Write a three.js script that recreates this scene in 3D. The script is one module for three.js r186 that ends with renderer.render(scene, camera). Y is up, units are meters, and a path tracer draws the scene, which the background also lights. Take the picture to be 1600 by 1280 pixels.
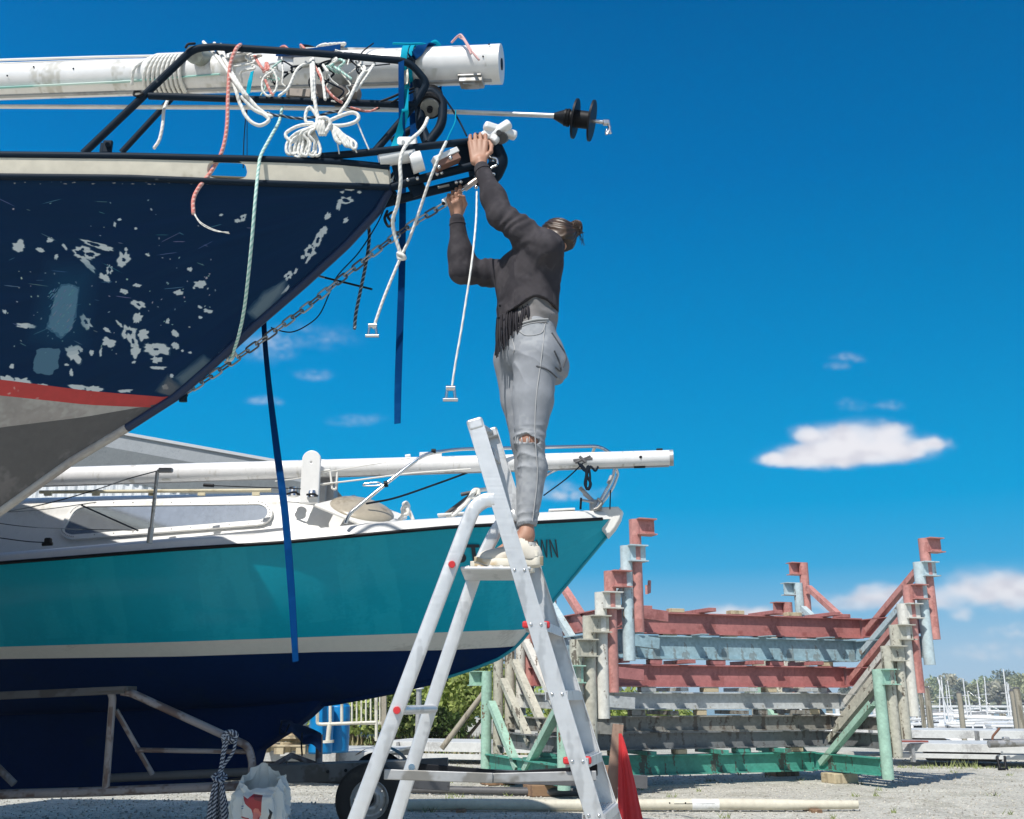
import * as THREE from 'three';
import { mergeGeometries, mergeVertices, toCreasedNormals } from 'three/addons/utils/BufferGeometryUtils.js';
import { RoundedBoxGeometry } from 'three/addons/geometries/RoundedBoxGeometry.js';
import { FontLoader } from 'three/addons/loaders/FontLoader.js';

// ---------------------------------------------------------------- camera, sky, sun, exposure
const scene = new THREE.Scene();
const F = 1550, CX = 800, CY = 640, TH = Math.atan(450 / 1550), EYE = 1.1;
const SN = Math.sin(TH), CS = Math.cos(TH);
const camera = new THREE.PerspectiveCamera(2 * Math.atan(640 / F) * 180 / Math.PI, 1024 / 819, 0.1, 3000);
camera.position.set(0, EYE, 0);
camera.rotation.set(TH, 0, 0);
const renderer = new THREE.WebGLRenderer({ antialias: true });
renderer.toneMapping = THREE.LinearToneMapping;
renderer.toneMappingExposure = 1.0;
renderer.shadowMap.enabled = true;
const SUN = new THREE.Vector3(-0.27, 0.8, 0.58).normalize();
const sun = new THREE.DirectionalLight(new THREE.Color(1, 0.955, 0.885), 5.0);
sun.position.copy(SUN).multiplyScalar(60);
sun.castShadow = true;
Object.assign(sun.shadow.camera, { left: -30, right: 30, top: 30, bottom: -30, near: 1, far: 140 });
sun.shadow.mapSize.set(4096, 4096);
scene.add(sun, sun.target);

// ---------------------------------------------------------------- numbers and noise
function rng(seed) { let a = seed >>> 0; return () => { a = (a + 0x6d2b79f5) | 0; let t = Math.imul(a ^ (a >>> 15), 1 | a); t = (t + Math.imul(t ^ (t >>> 7), 61 | t)) ^ t; return ((t ^ (t >>> 14)) >>> 0) / 4294967296; }; }
const hash3 = (x, y, z) => { let h = Math.imul(x, 374761393) ^ Math.imul(y, 668265263) ^ Math.imul(z, 2147483647 ^ 0x2c1b3c6d); h = Math.imul(h ^ (h >>> 13), 1274126177); return ((h ^ (h >>> 16)) >>> 0) / 4294967296; };
const fade = (t) => t * t * (3 - 2 * t), lerp = (a, b, t) => a + (b - a) * t, clamp = (x, a = 0, b = 1) => Math.min(b, Math.max(a, x));
const sstep = (a, b, x) => fade(clamp((x - a) / (b - a)));
function noise3(x, y, z, per = 0) {
  const xi = Math.floor(x), yi = Math.floor(y), zi = Math.floor(z), fx = fade(x - xi), fy = fade(y - yi), fz = fade(z - zi);
  const w = per ? (n) => ((n % per) + per) % per : (n) => n;
  const x0 = w(xi), x1 = w(xi + 1), y0 = w(yi), y1 = w(yi + 1);
  const a = lerp(lerp(hash3(x0, y0, zi), hash3(x1, y0, zi), fx), lerp(hash3(x0, y1, zi), hash3(x1, y1, zi), fx), fy);
  const b = lerp(lerp(hash3(x0, y0, zi + 1), hash3(x1, y0, zi + 1), fx), lerp(hash3(x0, y1, zi + 1), hash3(x1, y1, zi + 1), fx), fy);
  return lerp(a, b, fz);
}
function fbm(x, y, z, oct = 4, per = 0) { let s = 0, a = 0.5, n = 0; for (let i = 0; i < oct; i++) { s += a * noise3(x, y, z + i * 7.3, per); n += a; a *= 0.5; x *= 2; y *= 2; z *= 2; per *= 2; } return s / n; }
function poly(pts) { return (x) => { let i = 0; while (i < pts.length - 2 && x > pts[i + 1][0]) i++; const [x0, y0] = pts[i], [x1, y1] = pts[i + 1]; return y0 + (y1 - y0) * (x - x0) / (x1 - x0); }; }
const V = (x, y, z) => new THREE.Vector3(x, y, z);

// where a spot of the place stands, from its direction and its distance
function P(px, py, d) { const x = (px - CX) / F, y = (CY - py) / F, dz = y * SN - CS, k = -d / dz; return V(x * k, EYE + (y * CS + SN) * k, -d); }
function PY(px, d, Y) { const fw = (Y - EYE) * SN + d * CS; return V((px - CX) / F * fw, Y, -d); }
function G(px, py, Y = 0) { const x = (px - CX) / F, y = (CY - py) / F, k = (Y - EYE) / (y * CS + SN); return V(x * k, Y, (y * SN - CS) * k); }
function proj(v) { const dy = v.y - EYE, fw = dy * SN - v.z * CS, up = dy * CS + v.z * SN; return [CX + F * v.x / fw, CY - F * up / fw]; }
function liftY(X, Z, f, lo = -1, hi = 8) { for (let i = 0; i < 40; i++) { const m = (lo + hi) / 2, [px, py] = proj(V(X, m, Z)); if (py > f(px)) lo = m; else hi = m; } return (lo + hi) / 2; }
function onPlane(px, py, p0, n) { const a = V(0, EYE, 0), b = P(px, py, 1).sub(a); return b.multiplyScalar(p0.clone().sub(a).dot(n) / b.dot(n)).add(a); }

// ---------------------------------------------------------------- the sky
{
  const W = 3072, H = 1536, data = new Float32Array(W * H * 4);
  const L = (r, g, b) => [r, g, b].map((c) => { c /= 255; return c < 0.04045 ? c / 12.92 : ((c + 0.055) / 1.055) ** 2.4; });
  const stops = [[0, L(172, 202, 226)], [2.2, L(162, 198, 225)], [4.5, L(126, 186, 224)], [7, L(58, 168, 221)], [10.5, L(4, 160, 219)], [18, L(0, 143, 208)], [29, L(0, 117, 187)], [39, L(0, 99, 166)], [60, L(6, 82, 146)], [90, L(10, 72, 134)]];
  const ramp = (e) => { let i = 0; while (i < stops.length - 2 && e > stops[i + 1][0]) i++; const t = clamp((e - stops[i][0]) / (stops[i + 1][0] - stops[i][0])); return [0, 1, 2].map((c) => lerp(stops[i][1][c], stops[i + 1][1][c], t)); };
  // clouds, each a few soft lobes: x, y, half width, half height (directions), thickness
  const lobes = [
    [1258, 681, 20, 12, 1], [1300, 690, 40, 22, 1.2], [1350, 692, 52, 26, 1.3], [1396, 688, 26, 22, 1.2], [1330, 712, 96, 17, 1.5], [1270, 716, 56, 16, 1.3], [1218, 722, 28, 9, 1], [1204, 716, 12, 7, .8], [1420, 706, 40, 12, 1.1], [1452, 696, 26, 12, 1.1], [1466, 692, 14, 9, 1],
    [1324, 559, 22, 6, .3], [1306, 574, 18, 6, .12], [1340, 634, 24, 8, .10], [1386, 634, 22, 6, .12],
    [412, 626, 26, 6, .24], [490, 588, 26, 7, .26], [470, 530, 80, 18, .09], [555, 656, 40, 8, .10], [418, 548, 40, 20, .2], [868, 768, 30, 14, .3], [905, 772, 44, 10, .2],
    [1150, 962, 50, 13, .8], [1190, 962, 26, 11, .8], [1110, 968, 30, 8, .5], [1370, 930, 44, 14, .7], [1330, 944, 66, 14, .6], [1420, 942, 56, 18, .55], [1560, 917, 80, 24, .8], [1600, 930, 70, 26, .8], [1490, 938, 70, 18, .5], [1500, 962, 18, 9, .55], [1584, 990, 46, 12, .3], [1560, 1020, 70, 14, .25], [1240, 970, 70, 12, .35],
  ];
  for (let j = 0; j < H; j++) {
    const el = ((j + 0.5) / H - 0.5) * Math.PI, ed = el * 180 / Math.PI, ce = Math.cos(el), se = Math.sin(el);
    for (let i = 0; i < W; i++) {
      const az = ((i + 0.5) / W - 0.5) * 2 * Math.PI, x = ce * Math.cos(az), y = se, z = ce * Math.sin(az), o = (j * W + i) * 4;
      let c;
      if (ed < 0) c = [0.2, 0.2, 0.18];
      else {
        c = ramp(ed);
        const side = clamp(x * 0.9 + 0.1, -1, 1); // a little deeper to the right, away from the sun
        const k = 1 - 0.24 * side * sstep(6, 26, ed);
        c = c.map((v) => v * k);
        const dot = x * SUN.x + y * SUN.y + z * SUN.z, glow = Math.pow(clamp(0.5 + 0.5 * dot), 11) * 0.5;
        c = [lerp(c[0], 0.98, glow), lerp(c[1], 0.96, glow), lerp(c[2], 0.95, glow)];
        let den = 0;
        const fw = y * SN - z * CS;
        if (fw > 0.3 && ed < 45) {
          const px = CX + F * x / fw, py = CY - F * (y * CS + z * SN) / fw;
          if (px > -300 && px < 1900) {
            const fine = fbm(px / 7, py / 4.5, 6, 4), wx = px + (fbm(px / 30, py / 18, 3, 5) - 0.5) * 26, wy = py + (fbm(px / 30, py / 18, 9, 5) - 0.5) * 16;
            for (const [lx, ly, a, b, t] of lobes) { const q = ((wx - lx) / a) ** 2 + ((wy - ly) / (b * (wy > ly ? 0.8 : 1.1))) ** 2; if (q < 3) den += t * Math.exp(-q * q * 0.9) * (t < .5 ? clamp(2.6 * fine - .45, .1, 1.6) : 1); }
            den = Math.max(0, den * 1.3 - Math.min(0.62, den * 1.5) * fbm(px / 17, py / 9, 5, 5)) * (0.8 + 0.4 * fbm(px / 30, py / 14, 8, 3));
          }
        }
        const away = clamp((0.78 - fw) * 6);  // the same fair-weather clouds all round
        if (away > 0 && ed > 2 && ed < 50) {
          const s = 1 / (se + 0.12), n = fbm(x * s * 2.2 + 40, z * s * 2.2 + 40, 2, 5);
          den += away * 0.8 * sstep(0.58, 0.72, n) * sstep(2, 8, ed) * sstep(50, 30, ed);
        }
        den = 1 - Math.exp(-1.7 * Math.max(0, den));
        const lit = 0.86 + 0.12 * clamp(se * 2);
        const body = fw > .3 ? 1 - .16 * sstep(.4, .75, fbm(x / fw * 60, y / fw * 110, 4, 4)) : 1; c = [lerp(c[0], lit * 0.93 * body, den), lerp(c[1], lit * 0.93 * body, den), lerp(c[2], lit * 0.985 * (body * .8 + .2), den)];
      }
      data[o] = c[0]; data[o + 1] = c[1]; data[o + 2] = c[2]; data[o + 3] = 1;
    }
  }
  const sky = new THREE.DataTexture(data, W, H, THREE.RGBAFormat, THREE.FloatType);
  sky.mapping = THREE.EquirectangularReflectionMapping; sky.magFilter = THREE.LinearFilter; sky.minFilter = THREE.LinearFilter; sky.wrapS = THREE.RepeatWrapping; sky.needsUpdate = true;
  scene.background = sky; scene.environment = sky;
}

// ---------------------------------------------------------------- textures and materials
const toS = (v) => Math.round(255 * clamp(v <= 0.0031308 ? 12.92 * v : 1.055 * Math.pow(v, 1 / 2.4) - 0.055));
function dataTex(n, f, srgb) {
  const d = new Uint8Array(n * n * 4);
  for (let y = 0; y < n; y++) for (let x = 0; x < n; x++) { const c = f(x / n, y / n), o = (y * n + x) * 4; for (let k = 0; k < 3; k++) d[o + k] = srgb ? toS(c[k]) : Math.round(255 * clamp(c[k])); d[o + 3] = 255; }
  const t = new THREE.DataTexture(d, n, n); t.wrapS = t.wrapT = THREE.RepeatWrapping; t.magFilter = t.minFilter = THREE.LinearFilter; if (srgb) t.colorSpace = THREE.SRGBColorSpace; t.needsUpdate = true; return t;
}
const grey = (n, f) => dataTex(n, (u, v) => { const g = f(u, v); return [g, g, g]; }, false);
const T = {
  fine: grey(256, (u, v) => fbm(u * 24, v * 24, 1, 4, 24)),
  soft: grey(256, (u, v) => fbm(u * 5, v * 5, 2, 4, 5)),
  weave: grey(128, (u, v) => 0.5 + 0.25 * Math.sin(u * Math.PI * 2 * 32) * Math.sin(v * Math.PI * 2 * 32) + 0.25 * (noise3(u * 32, v * 32, 4, 32) - 0.5)),
  brushed: grey(256, (u, v) => 0.55 * noise3(u * 4, v * 128, 1, 128) + 0.45 * fbm(u * 6, v * 6, 3, 4, 6)),
  twist: grey(64, (u, v) => 0.5 + 0.5 * Math.sin((u + v * 2) * Math.PI * 2)),
};
let texSeed = 1;
// a surface of one colour, weathered: a second colour in patches (share), streaks downwards and fine grain
function weather(a, b, { share = 0.3, n = 256, cells = 6, grain = 0.12, sharp = 0.12, streak = 0 } = {}) {
  const z = (texSeed++) * 13.7;
  return dataTex(n, (u, v) => {
    const m = streak ? fbm(u * cells * 3, v * cells * (1 - streak * 0.85), z, 4, 0) : fbm(u * cells, v * cells, z, 5, cells);
    const w = sstep(1 - share - sharp, 1 - share + sharp, m * 1.5 - 0.25 + 0.25 * (noise3(u * 60, v * 60, z + 3, 60) - 0.5));
    const g = 1 + grain * 2 * (fbm(u * 32, v * 32, z + 9, 3, 32) - 0.5) + grain * 1.6 * (fbm(u * 3, v * 3, z + 5, 3, 3) - 0.5);
    return [0, 1, 2].map((k) => lerp(a[k], b[k], w) * g);
  }, true);
}
function mat(o) {
  const { color = [1, 1, 1], rough = 0.6, metal = 0, tex, bump, bumpScale = 0.001, roughTex, ...rest } = o;
  const M = rest.specularIntensity !== undefined || rest.clearcoat || rest.sheen || rest.transmission || rest.ior ? THREE.MeshPhysicalMaterial : THREE.MeshStandardMaterial;
  const m = new M({ roughness: rough, metalness: metal, side: THREE.DoubleSide, ...rest });
  m.color.setRGB(...(tex ? [1, 1, 1] : color));
  if (tex) m.map = tex; if (bump) { m.bumpMap = bump; m.bumpScale = bumpScale; } if (roughTex) m.roughnessMap = roughTex;
  return m;
}
const M = {
  cream: mat({ tex: weather([.62, .575, .47], [.42, .37, .27], { share: .25, cells: 4 }), rough: .45 }),
  navyTube: mat({ tex: weather([.006, .015, .028], [.09, .10, .11], { share: .06, sharp: .03, cells: 8 }), rough: .55, specularIntensity: .22 }),
  whitePaint: mat({ tex: weather([.74, .74, .73], [.56, .55, .51], { share: .2, cells: 3, grain: .05 }), rough: .35 }),
  mastWhite: mat({ tex: weather([.76, .76, .76], [.54, .53, .49], { share: .2, cells: 5, grain: .07, streak: .5 }), rough: .3 }),
  gel: mat({ tex: weather([.72, .715, .69], [.60, .58, .53], { share: .22, cells: 3, grain: .07 }), rough: .35 }),
  alu: mat({ tex: weather([.66, .665, .67], [.52, .525, .53], { share: .3, cells: 9, grain: .09, streak: .6 }), rough: .42, metal: .6, bump: T.brushed, bumpScale: .0006 }),
  steel: mat({ color: [.62, .63, .64], rough: .22, metal: 1 }),
  galv: mat({ tex: weather([.42, .42, .42], [.25, .24, .22], { share: .3, cells: 8 }), rough: .5, metal: .6 }),
  black: mat({ color: [.009, .010, .013], rough: .5, specularIntensity: .4 }),
  rubber: mat({ tex: weather([.016, .016, .017], [.035, .034, .032], { cells: 5 }), rough: .8 }),
  grey: mat({ tex: weather([.34, .345, .35], [.26, .26, .26], { cells: 4 }), rough: .55 }),
  darkGrey: mat({ tex: weather([.09, .09, .095], [.05, .05, .05], { cells: 4 }), rough: .6 }),
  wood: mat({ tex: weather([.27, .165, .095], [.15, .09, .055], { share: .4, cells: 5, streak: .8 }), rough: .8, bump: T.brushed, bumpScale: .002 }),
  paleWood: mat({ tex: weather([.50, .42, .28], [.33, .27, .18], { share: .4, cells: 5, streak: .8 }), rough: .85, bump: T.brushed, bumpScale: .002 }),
  pileWood: mat({ tex: weather([.33, .30, .24], [.19, .17, .13], { share: .4, cells: 5, streak: .8 }), rough: .9 }),
  red: mat({ color: [.55, .03, .035], rough: .4 }),
  ropeWhite: mat({ color: [.72, .71, .67], rough: .9, bump: T.twist, bumpScale: .0012 }),
  ropeRed: mat({ tex: weather([.58, .20, .17], [.68, .46, .41], { share: .5, cells: 4 }), rough: .8, bump: T.twist, bumpScale: .001 }),
  ropeGreen: mat({ tex: dataTex(64, (u, v) => (Math.sin((u + v * 2) * Math.PI * 2) > -0.1 ? [.56, .70, .64] : [.27, .50, .45]), true), rough: .9 }),
  ropeDark: mat({ tex: dataTex(64, (u, v) => (Math.sin((u + v * 2) * Math.PI * 2) > 0.55 ? [.30, .33, .35] : [.025, .035, .05]), true), rough: .9 }),
  ropeMix: mat({ tex: dataTex(64, (u, v) => (Math.sin((u * 2 + v * 2) * Math.PI * 2) > 0.1 ? [.40, .44, .50] : [.02, .03, .06]), true), rough: .9 }),
  cord: mat({ color: [.010, .016, .026], rough: .8, specularIntensity: .2 }),
  strapBlue: mat({ tex: weather([.0, .034, .135], [.002, .046, .165], { share: .4, cells: 9, grain: .2 }), rough: .9, specularIntensity: .12, bump: T.weave, bumpScale: .0008 }),
  strapTeal: mat({ color: [.0, .30, .44], rough: .8, specularIntensity: .2 }),
};
function warp(t) { const u = t.clone(); u.needsUpdate = true; return u; }

// ---------------------------------------------------------------- objects
const used = new Map();
function numbered(n) { const k = used.get(n) ?? 0; used.set(n, k + 1); return k ? n + '_' + String(k).padStart(3, '0') : n; }
function shade(o) { o.traverse((m) => { if (m.isMesh) { m.castShadow = true; m.receiveShadow = true; } }); return o; }
function tag(o, label, category, group, kind) { if (label) o.userData.label = label; if (category) o.userData.category = category; if (group) o.userData.group = group; if (kind) o.userData.kind = kind; return o; }
function thing(name, label, category, base, group) { const o = new THREE.Group(); o.name = numbered(name); o.position.copy(base); scene.add(o); return tag(o, label, category, group); }
// texture coordinates in metres, by the way each face looks
function metres(g, s = 1) {
  if (g.userData.keepUV) return g;
  const q = g.index ? g.toNonIndexed() : g, p = q.attributes.position, uv = new Float32Array(p.count * 2), a = V(), b = V(), c = V();
  for (let i = 0; i < p.count; i += 3) {
    a.fromBufferAttribute(p, i); b.fromBufferAttribute(p, i + 1); c.fromBufferAttribute(p, i + 2);
    const n = b.clone().sub(a).cross(c.clone().sub(a)), x = Math.abs(n.x), y = Math.abs(n.y), z = Math.abs(n.z);
    [a, b, c].forEach((v, k) => { const [s1, s2] = y > x && y > z ? [v.x, v.z] : x > z ? [v.z, v.y] : [v.x, v.y]; uv[(i + k) * 2] = s1 / s; uv[(i + k) * 2 + 1] = s2 / s; });
  }
  q.setAttribute('uv', new THREE.BufferAttribute(uv, 2));
  return q;
}
function join(gs) { gs = Array.isArray(gs) ? gs.flat() : [gs]; if (gs.length === 1) return gs[0]; const keep = gs.every((g) => g.userData.keepUV); gs = gs.map((g) => { const q = g.index ? g.toNonIndexed() : g; for (const k of Object.keys(q.attributes)) if (!['position', 'normal', 'uv'].includes(k)) q.deleteAttribute(k); return q; }); const r = mergeGeometries(gs); if (keep) r.userData.keepUV = true; return r; }
// a part, its shape given in world coordinates, put under its thing or part
function part(name, gs, m, parent, label) {
  let g = metres(join(gs)); const top = parent.isMesh ? parent.userData.base : parent.position;
  g = g.clone(); g.translate(-top.x, -top.y, -top.z);
  const o = new THREE.Mesh(g, m); o.name = name; o.castShadow = o.receiveShadow = true; parent.add(o);
  Object.defineProperty(o.userData, 'base', { value: top, enumerable: false });
  if (label) o.userData.label = label;
  return o;
}
// a thing of one mesh
function single(name, gs, m, label, category, group, base) {
  let g = metres(join(gs)); g.computeBoundingBox(); const b = g.boundingBox;
  base = base ?? V((b.min.x + b.max.x) / 2, b.min.y, (b.min.z + b.max.z) / 2);
  g = g.clone(); g.translate(-base.x, -base.y, -base.z);
  const o = new THREE.Mesh(g, m); o.name = numbered(name); o.position.copy(base); o.castShadow = o.receiveShadow = true; scene.add(o);
  Object.defineProperty(o.userData, 'base', { value: base, enumerable: false });
  return tag(o, label, category, group);
}

// ---------------------------------------------------------------- shapes
const UPV = V(0, 1, 0);
function frameAt(a, b, up = UPV) { const z = b.clone().sub(a).normalize(); let x = up.clone().cross(z); if (x.lengthSq() < 1e-6) x = V(1, 0, 0).cross(z); x.normalize(); const y = z.clone().cross(x); return new THREE.Matrix4().makeBasis(x, y, z).setPosition(a); }
// a straight round bar
function bar(a, b, r, r2 = r, seg = 12) { const l = a.distanceTo(b), g = new THREE.CylinderGeometry(r2, r, l, seg); g.rotateX(Math.PI / 2); g.translate(0, 0, l / 2); g.applyMatrix4(frameAt(a, b)); return g; }
// a straight box beam, w across and h along up
function beam(a, b, w, h, up = UPV, round = 0.004) { const l = a.distanceTo(b), g = round ? new RoundedBoxGeometry(w, h, l, 1, Math.min(round, w / 3, h / 3)) : new THREE.BoxGeometry(w, h, l); g.translate(0, 0, l / 2); g.applyMatrix4(frameAt(a, b, up)); return g; }
function box(x, y, z, w, h, d, round = 0.004) { const g = round ? new RoundedBoxGeometry(w, h, d, 1, Math.min(round, w / 3, h / 3, d / 3)) : new THREE.BoxGeometry(w, h, d); g.translate(x, y, z); return g; }
// a rolled profile swept from a to b
function profile(a, b, pts, up = UPV) { const s = new THREE.Shape(pts.map(([x, y]) => new THREE.Vector2(x, y))), l = a.distanceTo(b), g = new THREE.ExtrudeGeometry(s, { depth: l, bevelEnabled: false, steps: 1 }); g.applyMatrix4(frameAt(a, b, up)); return g; }
const iProfile = (w, h, t, tw = t) => [[-w / 2, -h / 2], [w / 2, -h / 2], [w / 2, -h / 2 + t], [tw / 2, -h / 2 + t], [tw / 2, h / 2 - t], [w / 2, h / 2 - t], [w / 2, h / 2], [-w / 2, h / 2], [-w / 2, h / 2 - t], [-tw / 2, h / 2 - t], [-tw / 2, -h / 2 + t], [-w / 2, -h / 2 + t]];
const cProfile = (w, h, t) => [[-w / 2, -h / 2], [w / 2, -h / 2], [w / 2, -h / 2 + t], [-w / 2 + t, -h / 2 + t], [-w / 2 + t, h / 2 - t], [w / 2, h / 2 - t], [w / 2, h / 2], [-w / 2, h / 2]];
// a bent tube through points; pitch lays the twist of a rope
function tube(pts, r, { seg, radial = 8, pitch = 0, closed = false, tension = 0.5, caps = true } = {}) {
  const c = new THREE.CatmullRomCurve3(pts, closed, 'catmullrom', tension), n = seg ?? Math.max(8, pts.length * 8), g = new THREE.TubeGeometry(c, n, r, radial, closed);
  const gs = [g];
  if (pitch) { const k = c.getLength() / pitch, uv = g.attributes.uv; for (let i = 0; i < uv.count; i++) uv.setX(i, uv.getX(i) * k); }
  if (caps && !closed) for (const t of [0, 1]) { const s = new THREE.SphereGeometry(r, radial, 6); const q = c.getPoint(t); s.translate(q.x, q.y, q.z); gs.push(s); }
  if (pitch) gs.forEach((q) => { q.userData.keepUV = true; });
  return pitch ? join(gs) : join(gs);
}
// straight legs with rounded corners
function pipe(pts, r, bend = 0.06, opt = {}) {
  const c = new THREE.CurvePath();
  let at = pts[0];
  for (let i = 1; i < pts.length; i++) {
    if (i === pts.length - 1) { c.add(new THREE.LineCurve3(at, pts[i])); break; }
    const p = pts[i], inn = p.clone().sub(at), out = pts[i + 1].clone().sub(p), k = Math.min(bend, inn.length() * .45, out.length() * .45);
    const e = p.clone().addScaledVector(inn.normalize(), -k), s = p.clone().addScaledVector(out.normalize(), k);
    c.add(new THREE.LineCurve3(at, e)); c.add(new THREE.QuadraticBezierCurve3(e, p, s)); at = s;
  }
  const samples = [];
  for (const q of c.curves) { const n = q.isLineCurve3 ? 1 : 7; for (let k = 0; k < n; k++) samples.push(q.getPoint(k / n)); }
  samples.push(pts[pts.length - 1]);
  return sweep(samples, r, opt.radial ?? 10, opt.flat ?? 1, opt.side);
}
// rings along a path; flat squashes the section along side
function sweep(path, r, radial = 10, flat = 1, side, sq = 0) {
  const pos = [], idx = [], n = path.length; let nx = null;
  for (let i = 0; i < n; i++) {
    const t = path[Math.min(n - 1, i + 1)].clone().sub(path[Math.max(0, i - 1)]).normalize();
    if (side) { nx = side.clone().addScaledVector(t, -side.dot(t)).normalize(); } else if (!nx) { nx = Math.abs(t.y) < 0.9 ? UPV.clone().cross(t).normalize() : V(1, 0, 0).cross(t).normalize(); } else nx = nx.clone().addScaledVector(t, -nx.dot(t)).normalize();
    const ny = t.clone().cross(nx), rr = typeof r === 'function' ? r(i / (n - 1)) : r;
    for (let k = 0; k < radial; k++) { const a = k / radial * Math.PI * 2, q = (v) => sq ? Math.sign(v) * Math.pow(Math.abs(v), sq) : v; const p = path[i].clone().addScaledVector(nx, q(Math.cos(a)) * rr * flat).addScaledVector(ny, q(Math.sin(a)) * rr); pos.push(p.x, p.y, p.z); }
  }
  for (let i = 0; i < n - 1; i++) for (let k = 0; k < radial; k++) { const a = i * radial + k, b = i * radial + (k + 1) % radial; idx.push(a, b, a + radial, b, b + radial, a + radial); }
  for (const e of [0, n - 1]) { const c = pos.length / 3; pos.push(path[e].x, path[e].y, path[e].z); for (let k = 0; k < radial; k++) { const a = e * radial + k, b = e * radial + (k + 1) % radial; e ? idx.push(a, b, c) : idx.push(b, a, c); } }
  const g = new THREE.BufferGeometry(); g.setAttribute('position', new THREE.Float32BufferAttribute(pos, 3)); g.setIndex(idx); g.setAttribute('uv', new THREE.Float32BufferAttribute(new Float32Array(pos.length / 3 * 2), 2)); g.computeVertexNormals();
  return toCreasedNormals(g, 0.9);
}
// a sheet of points p(i, j)
function sheet(nu, nv, p, uvOf) {
  const pos = [], uv = [], idx = [];
  for (let i = 0; i <= nu; i++) for (let j = 0; j <= nv; j++) { const v = p(i / nu, j / nv); pos.push(v.x, v.y, v.z); if (uvOf) uv.push(...uvOf(i / nu, j / nv, v)); else uv.push(i / nu, j / nv); }
  for (let i = 0; i < nu; i++) for (let j = 0; j < nv; j++) { const a = i * (nv + 1) + j, b = a + nv + 1; idx.push(a, b, a + 1, b, b + 1, a + 1); }
  const g = new THREE.BufferGeometry(); g.setAttribute('position', new THREE.Float32BufferAttribute(pos, 3)); g.setAttribute('uv', new THREE.Float32BufferAttribute(uv, 2)); g.setIndex(idx); g.computeVertexNormals(); if (uvOf) g.userData.keepUV = true;
  return g;
}
// a flat band (webbing) along a path, its width along side
function band(pts, w, t, sideOf) {
  const c = new THREE.CatmullRomCurve3(pts, false, 'catmullrom', 0.5), n = pts.length * 10;
  return sheet(n, 5, (u, v) => { const p = c.getPoint(u), tg = c.getTangent(u), s = sideOf(u).clone(); s.addScaledVector(tg, -s.dot(tg)).normalize(); const nrm = tg.clone().cross(s); const k = [[-1, 1], [1, 1], [1, -1], [-1, -1], [-1, 1], [-1, 1]][Math.round(v * 5)]; return p.addScaledVector(s, k[0] * w / 2).addScaledVector(nrm, k[1] * t / 2); });
}
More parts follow.
